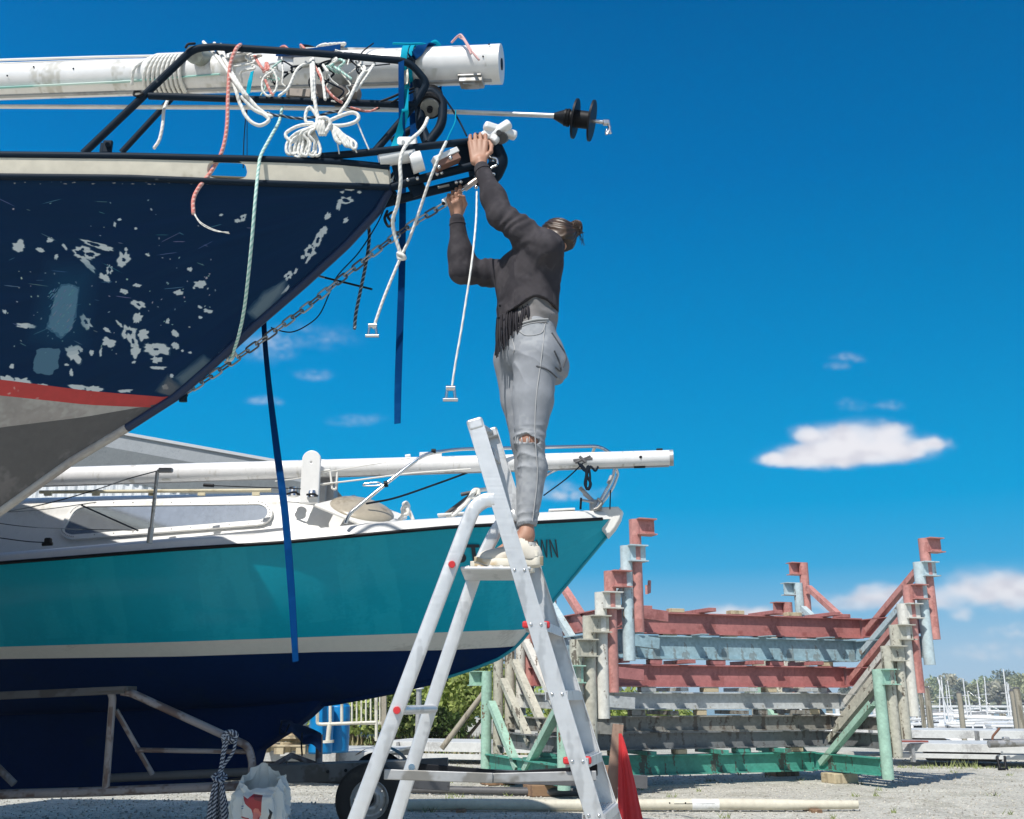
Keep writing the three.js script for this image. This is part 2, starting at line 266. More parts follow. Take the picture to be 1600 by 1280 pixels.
// ---------------------------------------------------------------- ground, quay, water, far shore
const QUAY = -24;
function groundY(x, z) { return 0.05 * (fbm(x * 0.35, z * 0.35, 4, 3) - 0.5) * sstep(-QUAY + 2, 10, Math.abs(z)); }
{
  const tex = dataTex(512, (u, v) => {
    const a = noise3(u * 150, v * 150, 1, 150), b = noise3(u * 70, v * 70, 2, 70), c = fbm(u * 5, v * 5, 3, 4, 5);
    const g = (0.62 + 0.5 * a + 0.28 * b) * (0.8 + 0.4 * c), w = sstep(.5, .75, fbm(u * 9, v * 9, 8, 3, 9));
    return [lerp(.46, .37, w) * g, lerp(.45, .36, w) * g, lerp(.395, .305, w) * g];
  }, true);
  const bump = grey(512, (u, v) => 0.6 * noise3(u * 150, v * 150, 1, 150) + 0.4 * noise3(u * 70, v * 70, 2, 70));
  const m = mat({ tex, rough: .95, bump, bumpScale: .02 });
  const xs = [], zs = []; for (let i = 0; i <= 110; i++) xs.push(-24 + i * 0.45); for (let i = 0; i <= 70; i++) zs.push(QUAY + i * 0.45);
  const g1 = sheet(110, 70, (u, v) => { const x = -24 + u * 52, z = QUAY + v * 32; return V(x, groundY(x, z), z); }, (u, v, p) => [p.x / 2.6, p.z / 2.6]);
  const flat = (x0, x1, z0, z1, y0 = 0, y1 = 0) => sheet(8, 2, (u, v) => V(lerp(x0, x1, u), lerp(y0, y1, v), lerp(z0, z1, v)), (u, v, p) => [p.x / 2.6, p.z / 2.6]);
  // the yard, and its revetment down to the water
  tag(single('ground', [g1, flat(-400, -24, QUAY, 60), flat(28, 400, QUAY, 60), flat(-24, 28, QUAY + 32, 60), flat(3.2, 400, QUAY - 6, QUAY, -2.6, 0), flat(-400, 3.2, -60, QUAY), flat(-400, 3.2, -70, -60, -2.6, 0)], m, 'pale gravel boatyard ground', undefined, undefined), null, null, null, 'structure');
  const R = rng(5), N = 42000, geo = new THREE.IcosahedronGeometry(1, 0), im = new THREE.InstancedMesh(geo, mat({ color: [1, 1, 1], rough: .95 }), N), mx = new THREE.Matrix4(), q = new THREE.Quaternion(), col = new THREE.Color();
  for (let i = 0; i < N; i++) {
    const d = 7.5 + 12.5 * Math.pow(R(), 1.25), x = (R() - .42) * d * 1.25, s = .004 + .010 * Math.pow(R(), 4), g = .28 + .28 * R();
    q.setFromEuler(new THREE.Euler(R() * 6, R() * 6, R() * 6));
    mx.compose(V(x, groundY(x, -d) + s * .35, -d), q, V(s * (1 + R() * .6), s * .75, s)); im.setMatrixAt(i, mx); im.setColorAt(i, col.setRGB(g, g * .95, g * (.80 + .10 * R())));
  }
  im.name = 'gravel'; im.castShadow = im.receiveShadow = true; scene.add(im); tag(im, 'loose pale stones lying over the boatyard', 'gravel', null, 'stuff');
  const wm = mat({ color: [.20, .235, .23], rough: .16, bump: T.soft, bumpScale: .05 });
  tag(single('water', sheet(30, 30, (u, v) => V(lerp(-700, 900, u), -1.9, lerp(-900, -26, v)), (u, v, p) => [p.x / 6, p.z / 3]), wm, 'pale calm river beyond the boatyard'), null, null, null, 'structure');
  // far shore: a low wooded bank
  const hm = mat({ tex: weather([.24, .26, .16], [.30, .29, .2], { cells: 8 }), rough: 1 });
  tag(single('hills', sheet(60, 6, (u, v) => { const x = lerp(-500, 800, u); return V(x, -2 + 5 * sstep(0, .6, v) * (0.6 + .8 * fbm(x / 60, 1, 1, 3)) + (v > .9 ? 0 : 0), -330 - v * 120); }, (u, v, p) => [p.x / 30, p.z / 30]), hm, 'low wooded bank across the river'), null, null, null, 'structure');
  // rough grassy strip behind the yard
  const R2 = rng(9), pos = [], nor = [], colr = [];
  for (let i = 0; i < 9000; i++) {
    const d = 20 + 9 * R2(), x = -8.5 + 9.5 * R2() - (d - 20) * .12, h = .06 + .2 * R2() * R2() * (fbm(x, d, 1, 2) > .5 ? 1.6 : .5), a = R2() * 6.28, w = .02 + .015 * R2(), lx = (R2() - .5) * .14, y0 = groundY(x, -d) - .01;
    pos.push(x - Math.cos(a) * w, y0, -d - Math.sin(a) * w, x + Math.cos(a) * w, y0, -d + Math.sin(a) * w, x + lx, y0 + h, -d + lx * .6);
    const g = .6 + .5 * R2(), dry = R2() < .45; for (let k = 0; k < 3; k++) { nor.push(0, 1, .2); colr.push((dry ? .34 : .17) * g, (dry ? .29 : .22) * g, (dry ? .17 : .07) * g); }
  }
  const gg = new THREE.BufferGeometry(); gg.setAttribute('position', new THREE.Float32BufferAttribute(pos, 3)); gg.setAttribute('normal', new THREE.Float32BufferAttribute(nor, 3)); gg.setAttribute('color', new THREE.Float32BufferAttribute(colr, 3)); gg.setAttribute('uv', new THREE.Float32BufferAttribute(new Float32Array(pos.length / 3 * 2), 2));
  const gm = new THREE.Mesh(gg, mat({ rough: 1, vertexColors: true })); gm.name = 'grass'; scene.add(shade(gm)); tag(gm, 'dry and green grass on the strip behind the trailer', 'grass', null, 'stuff');
  // tufts along the aluminium pontoon at the right
  const tp = [], tn = [], tc = [];
  for (let i = 0; i < 380; i++) { const t = R2(), c = i % 5 === 0 ? 1 : 0, x = 5.6 + t * 4.4 + (R2() - .5) * .3, d = 17.2 - t * .3 + (R2() - .5) * .5, h = (.02 + .06 * R2()) * (Math.abs(t - .38) < .07 ? 2 : .7), a = R2() * 6.28; tp.push(x - .008, 0, -d, x + .008, 0, -d, x + Math.cos(a) * h * .5, h, -d + Math.sin(a) * h * .5); const g = .7 + .5 * R2(); for (let k = 0; k < 3; k++) { tn.push(0, 1, .2); tc.push(.22 * g, .26 * g, .10 * g); } }
  for (let i = 0; i < 70; i++) { const wx = -1 + 9 * R2(), wd = 9.5 + 8 * R2(); for (let j = 0; j < 9; j++) { const h = .02 + .05 * R2(), a = R2() * 6.28, x = wx + (R2() - .5) * .1, d = wd + (R2() - .5) * .1; tp.push(x - .006, 0, -d, x + .006, 0, -d, x + Math.cos(a) * h * .8, h, -d + Math.sin(a) * h * .8); const g = .7 + .5 * R2(); for (let k = 0; k < 3; k++) { tn.push(0, 1, .2); tc.push(.2 * g, .24 * g, .09 * g); } } }
  const tg = new THREE.BufferGeometry(); tg.setAttribute('position', new THREE.Float32BufferAttribute(tp, 3)); tg.setAttribute('normal', new THREE.Float32BufferAttribute(tn, 3)); tg.setAttribute('color', new THREE.Float32BufferAttribute(tc, 3)); tg.setAttribute('uv', new THREE.Float32BufferAttribute(new Float32Array(tp.length / 3 * 2), 2));
  const tm = new THREE.Mesh(tg, gm.material); tm.name = 'grass_tuft'; scene.add(shade(tm)); tag(tm, 'small green weeds on the gravel and along the pale pontoon sections', 'grass', null, 'stuff');
}

// ---------------------------------------------------------------- bushes and trees
// leaves scattered in clumps through a crown
function leaves(R, clumps, n, size, tone) {
  const pos = [], nor = [], col = [], total = clumps.reduce((s, c) => s + c[3] ** 2, 0);
  for (const [cx, cy, cz, r, sq = .8] of clumps) {
    const m = Math.round(n * r * r / total), ct = .75 + .5 * R();
    for (let i = 0; i < m; i++) {
      const d = V(R() - .5, R() - .5, R() - .5).normalize(), rr = r * Math.pow(R(), .45) * (1 + .25 * (noise3(d.x * 3 + cx, d.y * 3 + cy, d.z * 3, 0) - .5)), p = V(cx + d.x * rr, cy + d.y * rr * sq, cz + d.z * rr);
      const a = V(R() - .5, R() - .5, R() - .5).normalize().multiplyScalar(size * (.6 + .8 * R())), b = V(R() - .5, R() - .5, R() - .5).normalize().cross(a).normalize().multiplyScalar(a.length() * .55);
      const q = [p.clone().sub(a), p.clone().add(b), p.clone().add(a), p.clone().sub(b)], g = ct * (.7 + .6 * R()), t = tone(R());
      const nn = a.clone().cross(b).normalize(); if (nn.dot(d) < 0) nn.negate();
      const fl = a.clone().cross(b).dot(d) > 0; for (const k of fl ? [0, 2, 1, 0, 3, 2] : [0, 1, 2, 0, 2, 3]) { pos.push(q[k].x, q[k].y, q[k].z); nor.push(nn.x, nn.y, nn.z); col.push(t[0] * g, t[1] * g, t[2] * g); }
    }
  }
  const g = new THREE.BufferGeometry(); g.setAttribute('position', new THREE.Float32BufferAttribute(pos, 3)); g.setAttribute('normal', new THREE.Float32BufferAttribute(nor, 3)); g.setAttribute('color', new THREE.Float32BufferAttribute(col, 3)); g.setAttribute('uv', new THREE.Float32BufferAttribute(new Float32Array(pos.length / 3 * 2), 2)); g.userData.keepUV = true;
  return g;
}
const leafMat = mat({ rough: .95, vertexColors: true, transmission: .45, thickness: 0, specularIntensity: .3 });
const barkMat = mat({ tex: weather([.16, .13, .10], [.09, .075, .06], { cells: 5, streak: .8 }), rough: .95 });
function plant(name, label, category, group, seed, base, clumps, n, size, tone, trunkTo, trunkR) {
  const R = rng(seed), t = thing(name, label, category, base, group);
  const cl = clumps.map(([x, y, z, r, s]) => [base.x + x, base.y + y, base.z + z, r, s]);
  part('crown', leaves(R, cl, n, size, tone), leafMat, t);
  const tr = [];
  for (const c of cl) { const top = V(c[0], c[1], c[2]), mid = base.clone().lerp(top, .5).add(V((R() - .5) * .3 * c[3], c[3] * .15, (R() - .5) * .3 * c[3])); tr.push(sweep([base.clone().add(V((R() - .5) * trunkR * 2, -.1, (R() - .5) * trunkR * 2)), mid, top], (k) => trunkR * (1 - .8 * k), 6)); }
  part('trunk', tr, barkMat, t);
  return t;
}
{
  const lime = (r) => [lerp(.40, .52, r), lerp(.50, .60, r), lerp(.13, .22, r)], dark = (r) => [lerp(.05, .08, r), lerp(.09, .13, r), lerp(.02, .03, r)];
  const B = (px, d) => PY(px, d, 0);
  plant('willow_bush', 'big lime green bush left of the mint green cradle post', 'bush', 'bushes behind the yard', 21, B(722, 27), [[-.6, 1.0, 0, 1.0], [.5, 1.3, .2, 1.1], [0, 2.0, -.2, 1.0], [1.2, 1.1, .1, .9], [-1.1, .7, .3, .8], [.7, 2.6, .2, .8]], 9000, .075, lime, 0, .06);
  plant('willow_bush', 'lime green bush behind the lower rung of the stepladder rear legs', 'bush', 'bushes behind the yard', 22, B(655, 28), [[-.4, 1.1, 0, 1], [.5, 1.4, .2, 1.1], [0, 2.2, -.2, 1], [.9, .8, .2, .8]], 7000, .075, lime, 0, .06);
  plant('dark_bush', 'small dark green bush low in front of the lime bushes', 'bush', 'bushes behind the yard', 23, B(672, 25.5), [[0, .5, 0, .55], [.5, .4, .1, .45], [-.5, .45, 0, .5]], 3000, .06, dark, 0, .04);
  plant('dark_bush', 'dark green bush to the right of the white slatted railing', 'bush', 'bushes behind the yard', 24, B(612, 25), [[0, .8, 0, .8], [-.2, 1.5, 0, .7], [.3, 1.9, .1, .6], [.5, .6, 0, .6]], 5000, .07, (r) => (r > .5 ? lime(r) : dark(r)), 0, .05);
  plant('willow_bush', 'green bush glimpsed behind the white slatted railing', 'bush', 'bushes behind the yard', 25, B(548, 26), [[0, .8, 0, .9], [-.7, 1.1, 0, .9], [.4, 1.7, .1, .8], [-.5, 2, 0, .8]], 6000, .075, lime, 0, .05);
  plant('willow_bush', 'pale green bush seen through the gaps between the stacked cradles', 'bush', 'bushes behind the yard', 26, V(2.3, 0, -27), [[0, .7, 0, .9], [-1, .6, 0, .8], [1, .8, 0, .9], [1.9, .6, 0, .7]], 5000, .08, lime, 0, .05);
  // trees across the river, each its own; haze put into the pale leaf tones
  const R = rng(77), spots = [[1448, 1068, 300], [1466, 1058, 330], [1485, 1052, 345], [1503, 1063, 310], [1520, 1070, 300], [1538, 1056, 335], [1556, 1062, 315], [1572, 1046, 340], [1592, 1052, 330], [1612, 1058, 340], [1424, 1062, 340], [1400, 1060, 350], [1634, 1050, 345], [1180, 1070, 340], [1240, 1068, 350], [1320, 1066, 345]];
  spots.forEach(([px, py, d], i) => {
    const top = P(px, py, d), base = V(top.x, -1, -d), h = top.y + 1, w = h * (.5 + .25 * R()), k = i % 4, tn = [(r) => [.40 + .06 * r, .42 + .06 * r, .28], (r) => [.33 + .05 * r, .38 + .05 * r, .25], (r) => [.42 + .05 * r, .41 + .05 * r, .35], (r) => [.22 + .04 * r, .26 + .04 * r, .23]][k];
    const cl = []; for (let j = 0; j < 8; j++) cl.push([(R() - .5) * w * 1.1, h * (.28 + .55 * R()), (R() - .5) * w * .6, h * (.18 + .13 * R()), .9]); cl.push([0, h * .8, 0, h * .24, .9], [w * .4, h * .3, 0, h * .28], [-w * .4, h * .3, 0, h * .28]);
    plant('broadleaf_tree', ['haze-paled green spring tree on the far bank', 'mid green tree on the far bank', 'still bare brownish tree on the far bank', 'dark green tree on the far bank'][k], 'tree', 'trees on the far bank', 300 + i, base, cl, 1500, .55, tn, 0, .35);
  });
}

// ---------------------------------------------------------------- the shed at the left
{
  // a wide low shed: its gable end looks towards the boats, its verge falls to the right
  const d0 = 26, A = P(120, 666, d0), Bp = P(470, 729, d0), sl = (Bp.y - A.y) / (Bp.x - A.x), ridge = A.x - 9, eave = P(498, 735, d0).x, yAt = (x) => A.y + sl * (x - A.x);
  const sh = thing('storage_shed', 'large pale corrugated shed behind the turquoise sailboat', 'shed', V((ridge + eave) / 2, 0, -d0 - 6));
  const wallM = mat({ tex: weather([.66, .68, .70], [.50, .52, .54], { cells: 3, streak: .7 }), rough: .45 }), grM = mat({ tex: weather([.27, .29, .31], [.20, .22, .24], { cells: 3 }), rough: .5 });
  const pitch = .26, n = Math.round((eave - .5 - (2 * ridge - eave + .5)) / pitch), x0 = 2 * ridge - eave + .5;
  const top = (x) => yAt(ridge + Math.abs(x - ridge)) - 1.15;
  // corrugated sheets, each rib its own fold
  const rib = (x) => { const t = ((x - x0) / pitch) % 1; return t < .22 ? 0 : t < .32 ? (t - .22) * 10 * .05 : t < .68 ? .05 : t < .78 ? (.78 - t) * 10 * .05 : 0; };
  const corr = (xa, xb) => { const k = Math.round((xb - xa) / pitch * 10); return sheet(k, 3, (u, v) => { const x = lerp(xa, xb, u); return V(x, lerp(0, top(x), v), -d0 - .5 + rib(x + 1e-4)); }); };
  for (let i = 0; i < 12; i++) { const xa = x0 + (eave - .5 - x0) * i / 12, xb = x0 + (eave - .5 - x0) * (i + 1) / 12; const g = corr(xa, xb); part('wall_panel', toCreasedNormals(metres(g), .3), wallM, sh); }
  part('side_wall', [box(eave - .56, yAt(eave) / 2 - .6, -d0 - 8, .1, yAt(eave) - 1.2, 14.8, 0)], wallM, sh); part('side_wall', [box(x0 - .06, yAt(eave) / 2 - .6, -d0 - 8, .1, yAt(eave) - 1.2, 14.8, 0)], wallM, sh);
  // the deep grey verge: a sloping soffit box that hangs over the gable
  const verge = (xa, xb) => { const a = yAt(ridge + Math.abs(xa - ridge)), b = yAt(ridge + Math.abs(xb - ridge)), q = [[xa, a, 0], [xb, b, 0], [xa, a - .42, 0], [xb, b - .42, 0], [xa, a - 1.2, -.42], [xb, b - 1.2, -.42]].map(([x, y, z]) => V(x, y, -d0 + z)); return [sheet(1, 1, (u, v) => q[0].clone().lerp(q[1], u).lerp(q[2].clone().lerp(q[3], u), v)), sheet(1, 1, (u, v) => q[2].clone().lerp(q[3], u).lerp(q[4].clone().lerp(q[5], u), v))]; };
  part('verge', [...verge(ridge, eave), ...verge(ridge, 2 * ridge - eave)], grM, sh);
  part('roof', [[ridge, eave], [ridge, 2 * ridge - eave]].map(([a, b]) => sheet(1, 1, (u, v) => { const x = lerp(a, b, u); return V(x, yAt(ridge + Math.abs(x - ridge)) + .03, -d0 + .02 - v * 16); })), grM, sh);
  part('flashing', [[ridge, eave], [ridge, 2 * ridge - eave]].map(([a, b]) => beam(V(a, yAt(ridge + Math.abs(a - ridge)) + .02, -d0 + .04), V(b, yAt(ridge + Math.abs(b - ridge)) + .02, -d0 + .04), .06, .08)), mat({ color: [.45, .47, .49], rough: .4 }), sh);
}
// ---------------------------------------------------------------- the marina at the right
{
  const scr = 88, timber = M.pileWood;
  // timber wave screen: capping rail, boards, posts
  {
    const a = P(1180, 1104, scr), b = P(1720, 1104, scr), yb = P(1400, 1123, scr).y;
    const t = thing('wave_screen', 'long timber wave screen with a white capping rail behind the moored boats', 'breakwater', V((a.x + b.x) / 2, yb, -scr));
    part('capping_rail', beam(a, b, .3, .16), M.whitePaint, t);
    const R = rng(3);
    for (let x = a.x; x < b.x; x += 1.05) { const h = yb - .15 * R(); part('board', box(x, (a.y - .16 + h) / 2, -scr - .1, .55, a.y - .16 - h, .08, 0), timber, t); }
    for (let x = a.x + .5; x < b.x; x += 3.2) part('post', box(x, (a.y - .1 - 2.4) / 2, -scr + .12, .34, a.y + 2.3, .3, .02), M.whitePaint, t);
  }
  // tall mooring piles
  [[1447, 1075, 1143, 34, .14, 'slim weathered mooring pile nearest the cradle stack'], [1498, 1083, 1140, 42, .15, 'dark weathered mooring pile in the middle of the moored boats'], [1582, 1080, 1142, 36, .16, 'darker of the two mooring piles standing close together at the right edge'], [1588, 1076, 1140, 34, .15, 'pale lit one of the two mooring piles at the right edge'], [1438, 1085, 1140, 40, .12, 'short dark mooring pile just left of the slim weathered pile']].forEach(([px, py, pb, d, r, label], i) => {
    const a = P(px, py, d), base = V(a.x, -3, -d), t = thing('mooring_pile', label, 'pile', base);
    part('pole', sweep([base, V(a.x + .02, a.y - .3, -d), a], r * .72, 9), timber, t);
    part('cap', bar(a, a.clone().add(V(0, .05, 0)), r * .78, r * .45, 10), M.darkGrey, t);
  });
  // moored boats: hull, coachroof, cockpit coaming, mast, boom, forestay
  const white = M.whitePaint, glassM = mat({ color: [.05, .06, .07], rough: .15 });
  function boat(px, d, len, turn, mastTop, seed, label, group) {
    const R = rng(seed), base = PY(px, d, -1.9), t = thing(mastTop ? 'moored_sailboat' : 'moored_motorboat', label, mastTop ? 'sailboat' : 'motorboat', base, group);
    const bm = len * .33, fb = .75 + .25 * R(), M4 = new THREE.Matrix4().makeRotationY(turn).setPosition(base), tr = (g) => g.applyMatrix4(M4);
    const half = (u) => bm / 2 * Math.pow(Math.sin(Math.PI * clamp(.5 - .42 * (1 - u) + .5 * 0 + .0 + (1 - u) * .0 + u * .5 - .08)), .7);
    const wd = (u) => bm / 2 * (u < .35 ? lerp(.78, 1, u / .35) : Math.pow(1 - ((u - .35) / .65) ** 2.2, .8)), sh = (u) => fb * (1 + .25 * (u - .3) ** 2 * 2);
    part('hull', [1, -1].map((s) => tr(sheet(14, 5, (u, v) => V((u - .45) * len + (v - 1) * .25 * u, -.15 + (sh(u) + .15) * v, s * wd(u) * Math.pow(v, .3))))).concat(tr(sheet(1, 4, (u, v) => V(-.45 * len, -.15 + (sh(0) + .15) * u, (v - .5) * 2 * wd(0))))), white, t);
    part('deck', tr(sheet(14, 4, (u, v) => V((u - .45) * len, sh(u) - .03 + .06 * Math.sin(v * Math.PI), (v - .5) * 2 * wd(u)))), M.gel, t);
    part('coachroof', tr(sheet(10, 8, (u, v) => { const x = lerp(-.08, .28, u) * len, k = Math.sin(Math.PI * v), e = Math.pow(Math.sin(Math.PI * clamp(u * .9 + .05)), .3); return V(x, sh(.5) + .42 * Math.pow(k, .35) * e, Math.cos(Math.PI * v) * bm * .3); })), white, t);
    part('window', [1, -1].map((s) => tr(box(.1 * len, sh(.5) + .24, s * bm * .285, len * .2, .13, .03, .01))), glassM, t);
    if (!mastTop) { part('windscreen', tr(box(-.05 * len, sh(.5) + .7, 0, .06, .45, bm * .5, .02)), glassM, t); part('wheelhouse', tr(box(-.16 * len, sh(.5) + 1.0, 0, len * .24, .1, bm * .56, .03)), white, t); return; }
    const foot = V(.12 * len, sh(.5) + .4, 0).applyMatrix4(M4), top = P(proj(foot)[0] + mastTop[0], mastTop[1], -foot.z);
    part('mast', sweep([foot, top], (k) => .05 - .018 * k, 7), M.mastWhite, t);
    part('spreader', [bar(foot.clone().lerp(top, .62).add(V(0, 0, -.55)), foot.clone().lerp(top, .62).add(V(0, 0, .55)), .016), bar(foot.clone().lerp(top, .62).add(V(-.3, 0, 0)), foot.clone().lerp(top, .62).add(V(.3, 0, 0)), .012)], M.mastWhite, t);
    part('boom', tr(bar(V(.1 * len, sh(.5) + 1.1, 0), V(-.36 * len, sh(.5) + 1.0, 0), .07, .06, 8)), R() < .5 ? M.whitePaint : M.grey, t);
    part('stay', [bar(top, V(.53 * len, sh(1), 0).applyMatrix4(M4), .005, .005, 4), bar(top, V(-.45 * len, sh(0), 0).applyMatrix4(M4), .005, .005, 4)], M.steel, t);
  }
  const same = ['white sailboat moored among the others beyond the pale pontoon', 'white sailboats moored in the marina'];
  boat(1468, 52, 6.2, .5, [-8, 1058], 1, ...same);
  boat(1482, 60, 6.5, 2.6, [-17, 1060], 2, 'white sailboat whose mast leans left beside the slim mooring pile');
  boat(1500, 66, 6.8, .2, [-9, 1060], 3, ...same);
  boat(1520, 50, 6.0, 2.9, [-24, 1058], 4, 'white sailboat with the mast that leans most, in the middle of the marina');
  boat(1535, 70, 6.5, .4, [-6, 1058], 5, ...same);
  boat(1548, 58, 6.4, 2.4, [-9, 1080], 6, 'white sailboat with the short leaning mast right of centre in the marina');
  boat(1564, 56, 7.2, .3, [-12, 1046], 7, 'white sailboat with the tallest mast in the marina');
  boat(1490, 75, 6.5, 2.8, [0, 1062], 8, ...same);
  boat(1595, 62, 6.6, .6, [-10, 1075], 9, ...same);
  boat(1440, 62, 6.0, .1, [-3, 1072], 10, ...same);
  boat(1428, 70, 6.0, 2.7, [0, 1074], 11, ...same);
  [[1458, 72, -7, 1066], [1475, 80, -5, 1070], [1509, 78, -8, 1064], [1527, 84, -6, 1072], [1555, 76, -7, 1062], [1574, 82, -6, 1068], [1603, 74, -8, 1066], [1447, 84, -5, 1073]].forEach(([x, d, l, ty], i) => boat(x, d, 6.2, i % 2 ? .4 : 2.8, [l, ty], 40 + i, ...same));
  boat(1382, 66, 6.4, .3, [0, 1062], 12, ...same); boat(1300, 64, 6.4, 2.9, [2, 1066], 13, ...same);
  const mot = ['white motorboat moored just beyond the pale pontoon', 'white motorboats moored in the marina'];
  boat(1452, 46, 5.0, .3, null, 21, ...mot); boat(1478, 45, 4.8, 2.8, null, 22, ...mot); boat(1512, 46, 5.2, .15, null, 23, ...mot); boat(1545, 44, 5.0, 3.0, null, 24, ...mot); boat(1585, 46, 5.2, .4, null, 25, ...mot); boat(1610, 48, 5.2, .2, null, 26, ...mot);
}

// ---------------------------------------------------------------- pontoon sections
{
  const palM = mat({ tex: weather([.56, .57, .56], [.42, .42, .41], { cells: 3, share: .35 }), rough: .5 });
  // a pontoon: deck, side fender rails, ribs, floats
  function pontoon(label, a, b, w, top, h, floats = true) {
    const dir = b.clone().sub(a).normalize(), nrm = V(-dir.z, 0, dir.x); if (nrm.z < 0) nrm.negate();
    const at = (s, n, y) => a.clone().addScaledVector(dir, s).addScaledVector(nrm, n).setY(y), L = a.distanceTo(b), t = thing('pontoon_section', label, 'pontoon', a.clone().lerp(b, .5).setY(top - h));
    const pl = 18; for (let i = 0; i < 6; i++) part('plank', beam(at(.02, -w + (i + .5) * w / 6, top - .02), at(L - .02, -w + (i + .5) * w / 6, top - .02), w / 6 - .012, .035), palM, t);
    part('side_rail', [profile(at(0, -.02, top - h * .24), at(L, -.02, top - h * .24), cProfile(.07, h * .4, .012)), profile(at(0, -w + .02, top - h * .24), at(L, -w + .02, top - h * .24), cProfile(.07, h * .4, .012))], palM, t);
    part('lower_rail', beam(at(0, .03, top - h * .66), at(L, .03, top - h * .66), .07, h * .24), palM, t);
    for (let s = .4; s < L; s += 1.9) part('bracket', [beam(at(s, .05, top - h), at(s, .05, top - .01), .12, .05)], M.galv, t);
    if (floats) for (let s = .6; s < L - .8; s += 2.2) part('float', box(0, 0, 0, 1.2, h * .5, w * .7, .05).applyMatrix4(frameAt(at(s + .6, -w / 2, top - h * .72), at(s + .6, -w / 2, top - h * .72).add(nrm))), M.darkGrey, t);
    return t;
  }
  const a = PY(1388, 17.8, 0), b = PY(1760, 16.6, 0);
  pontoon('long pale grey pontoon section on the gravel right of the cradle stack', a, b, 1.5, .36, .3);
  pontoon('second pale pontoon section lying behind the first at the right', PY(1330, 20.5, 0), PY(1720, 19.2, 0), 1.5, .5, .34);
  pontoon('white pontoon section behind the stepladder and the mint green post', PY(590, 18.5, 0), PY(900, 17.4, 0), 1.4, .36, .36, false);
  pontoon('grey flat pontoon carrying pallets behind the trailer', PY(270, 14.4, 0), PY(606, 14.1, 0), 1.7, .40, .3, true);
  // bent rusty rod and coupling on the right pontoon
  const t = thing('trailer_hitch', 'rusty bent lever and coupling standing on the pale pontoon', 'lever', PY(1555, 16.9, .36));
  part('lever', pipe([PY(1553, 16.9, .36), PY(1550, 16.9, .48), PY(1562, 16.9, .62)], .018, .05), mat({ color: [.16, .07, .04], rough: .8 }), t);
  part('coupling', [bar(PY(1545, 16.85, .38), PY(1600, 16.85, .40), .06), box(...PY(1572, 16.85, .44).toArray(), .1, .1, .1, .02)], M.galv, t);
  const s2 = thing('support_stand', 'small dark folding stand under the pontoon at the right', 'stand', PY(1566, 16.7, 0));
  part('leg', bar(PY(1563, 16.6, 0), PY(1558, 16.7, .2), .02), M.black, s2); part('leg', bar(PY(1572, 16.6, 0), PY(1570, 16.7, .2), .02), M.black, s2); part('foot', bar(PY(1560, 16.6, .015), PY(1575, 16.6, .015), .02), M.black, s2);
  // boards lying on the pontoon beside the stack
  single('loose_board', [beam(PY(1395, 17.4, .40), PY(1446, 17.7, .385), .14, .03)], mat({ tex: weather([.35, .10, .08], [.22, .07, .06], {}), rough: .7 }), 'dull red board lying on the pontoon beside the cradle stack', 'board');
}
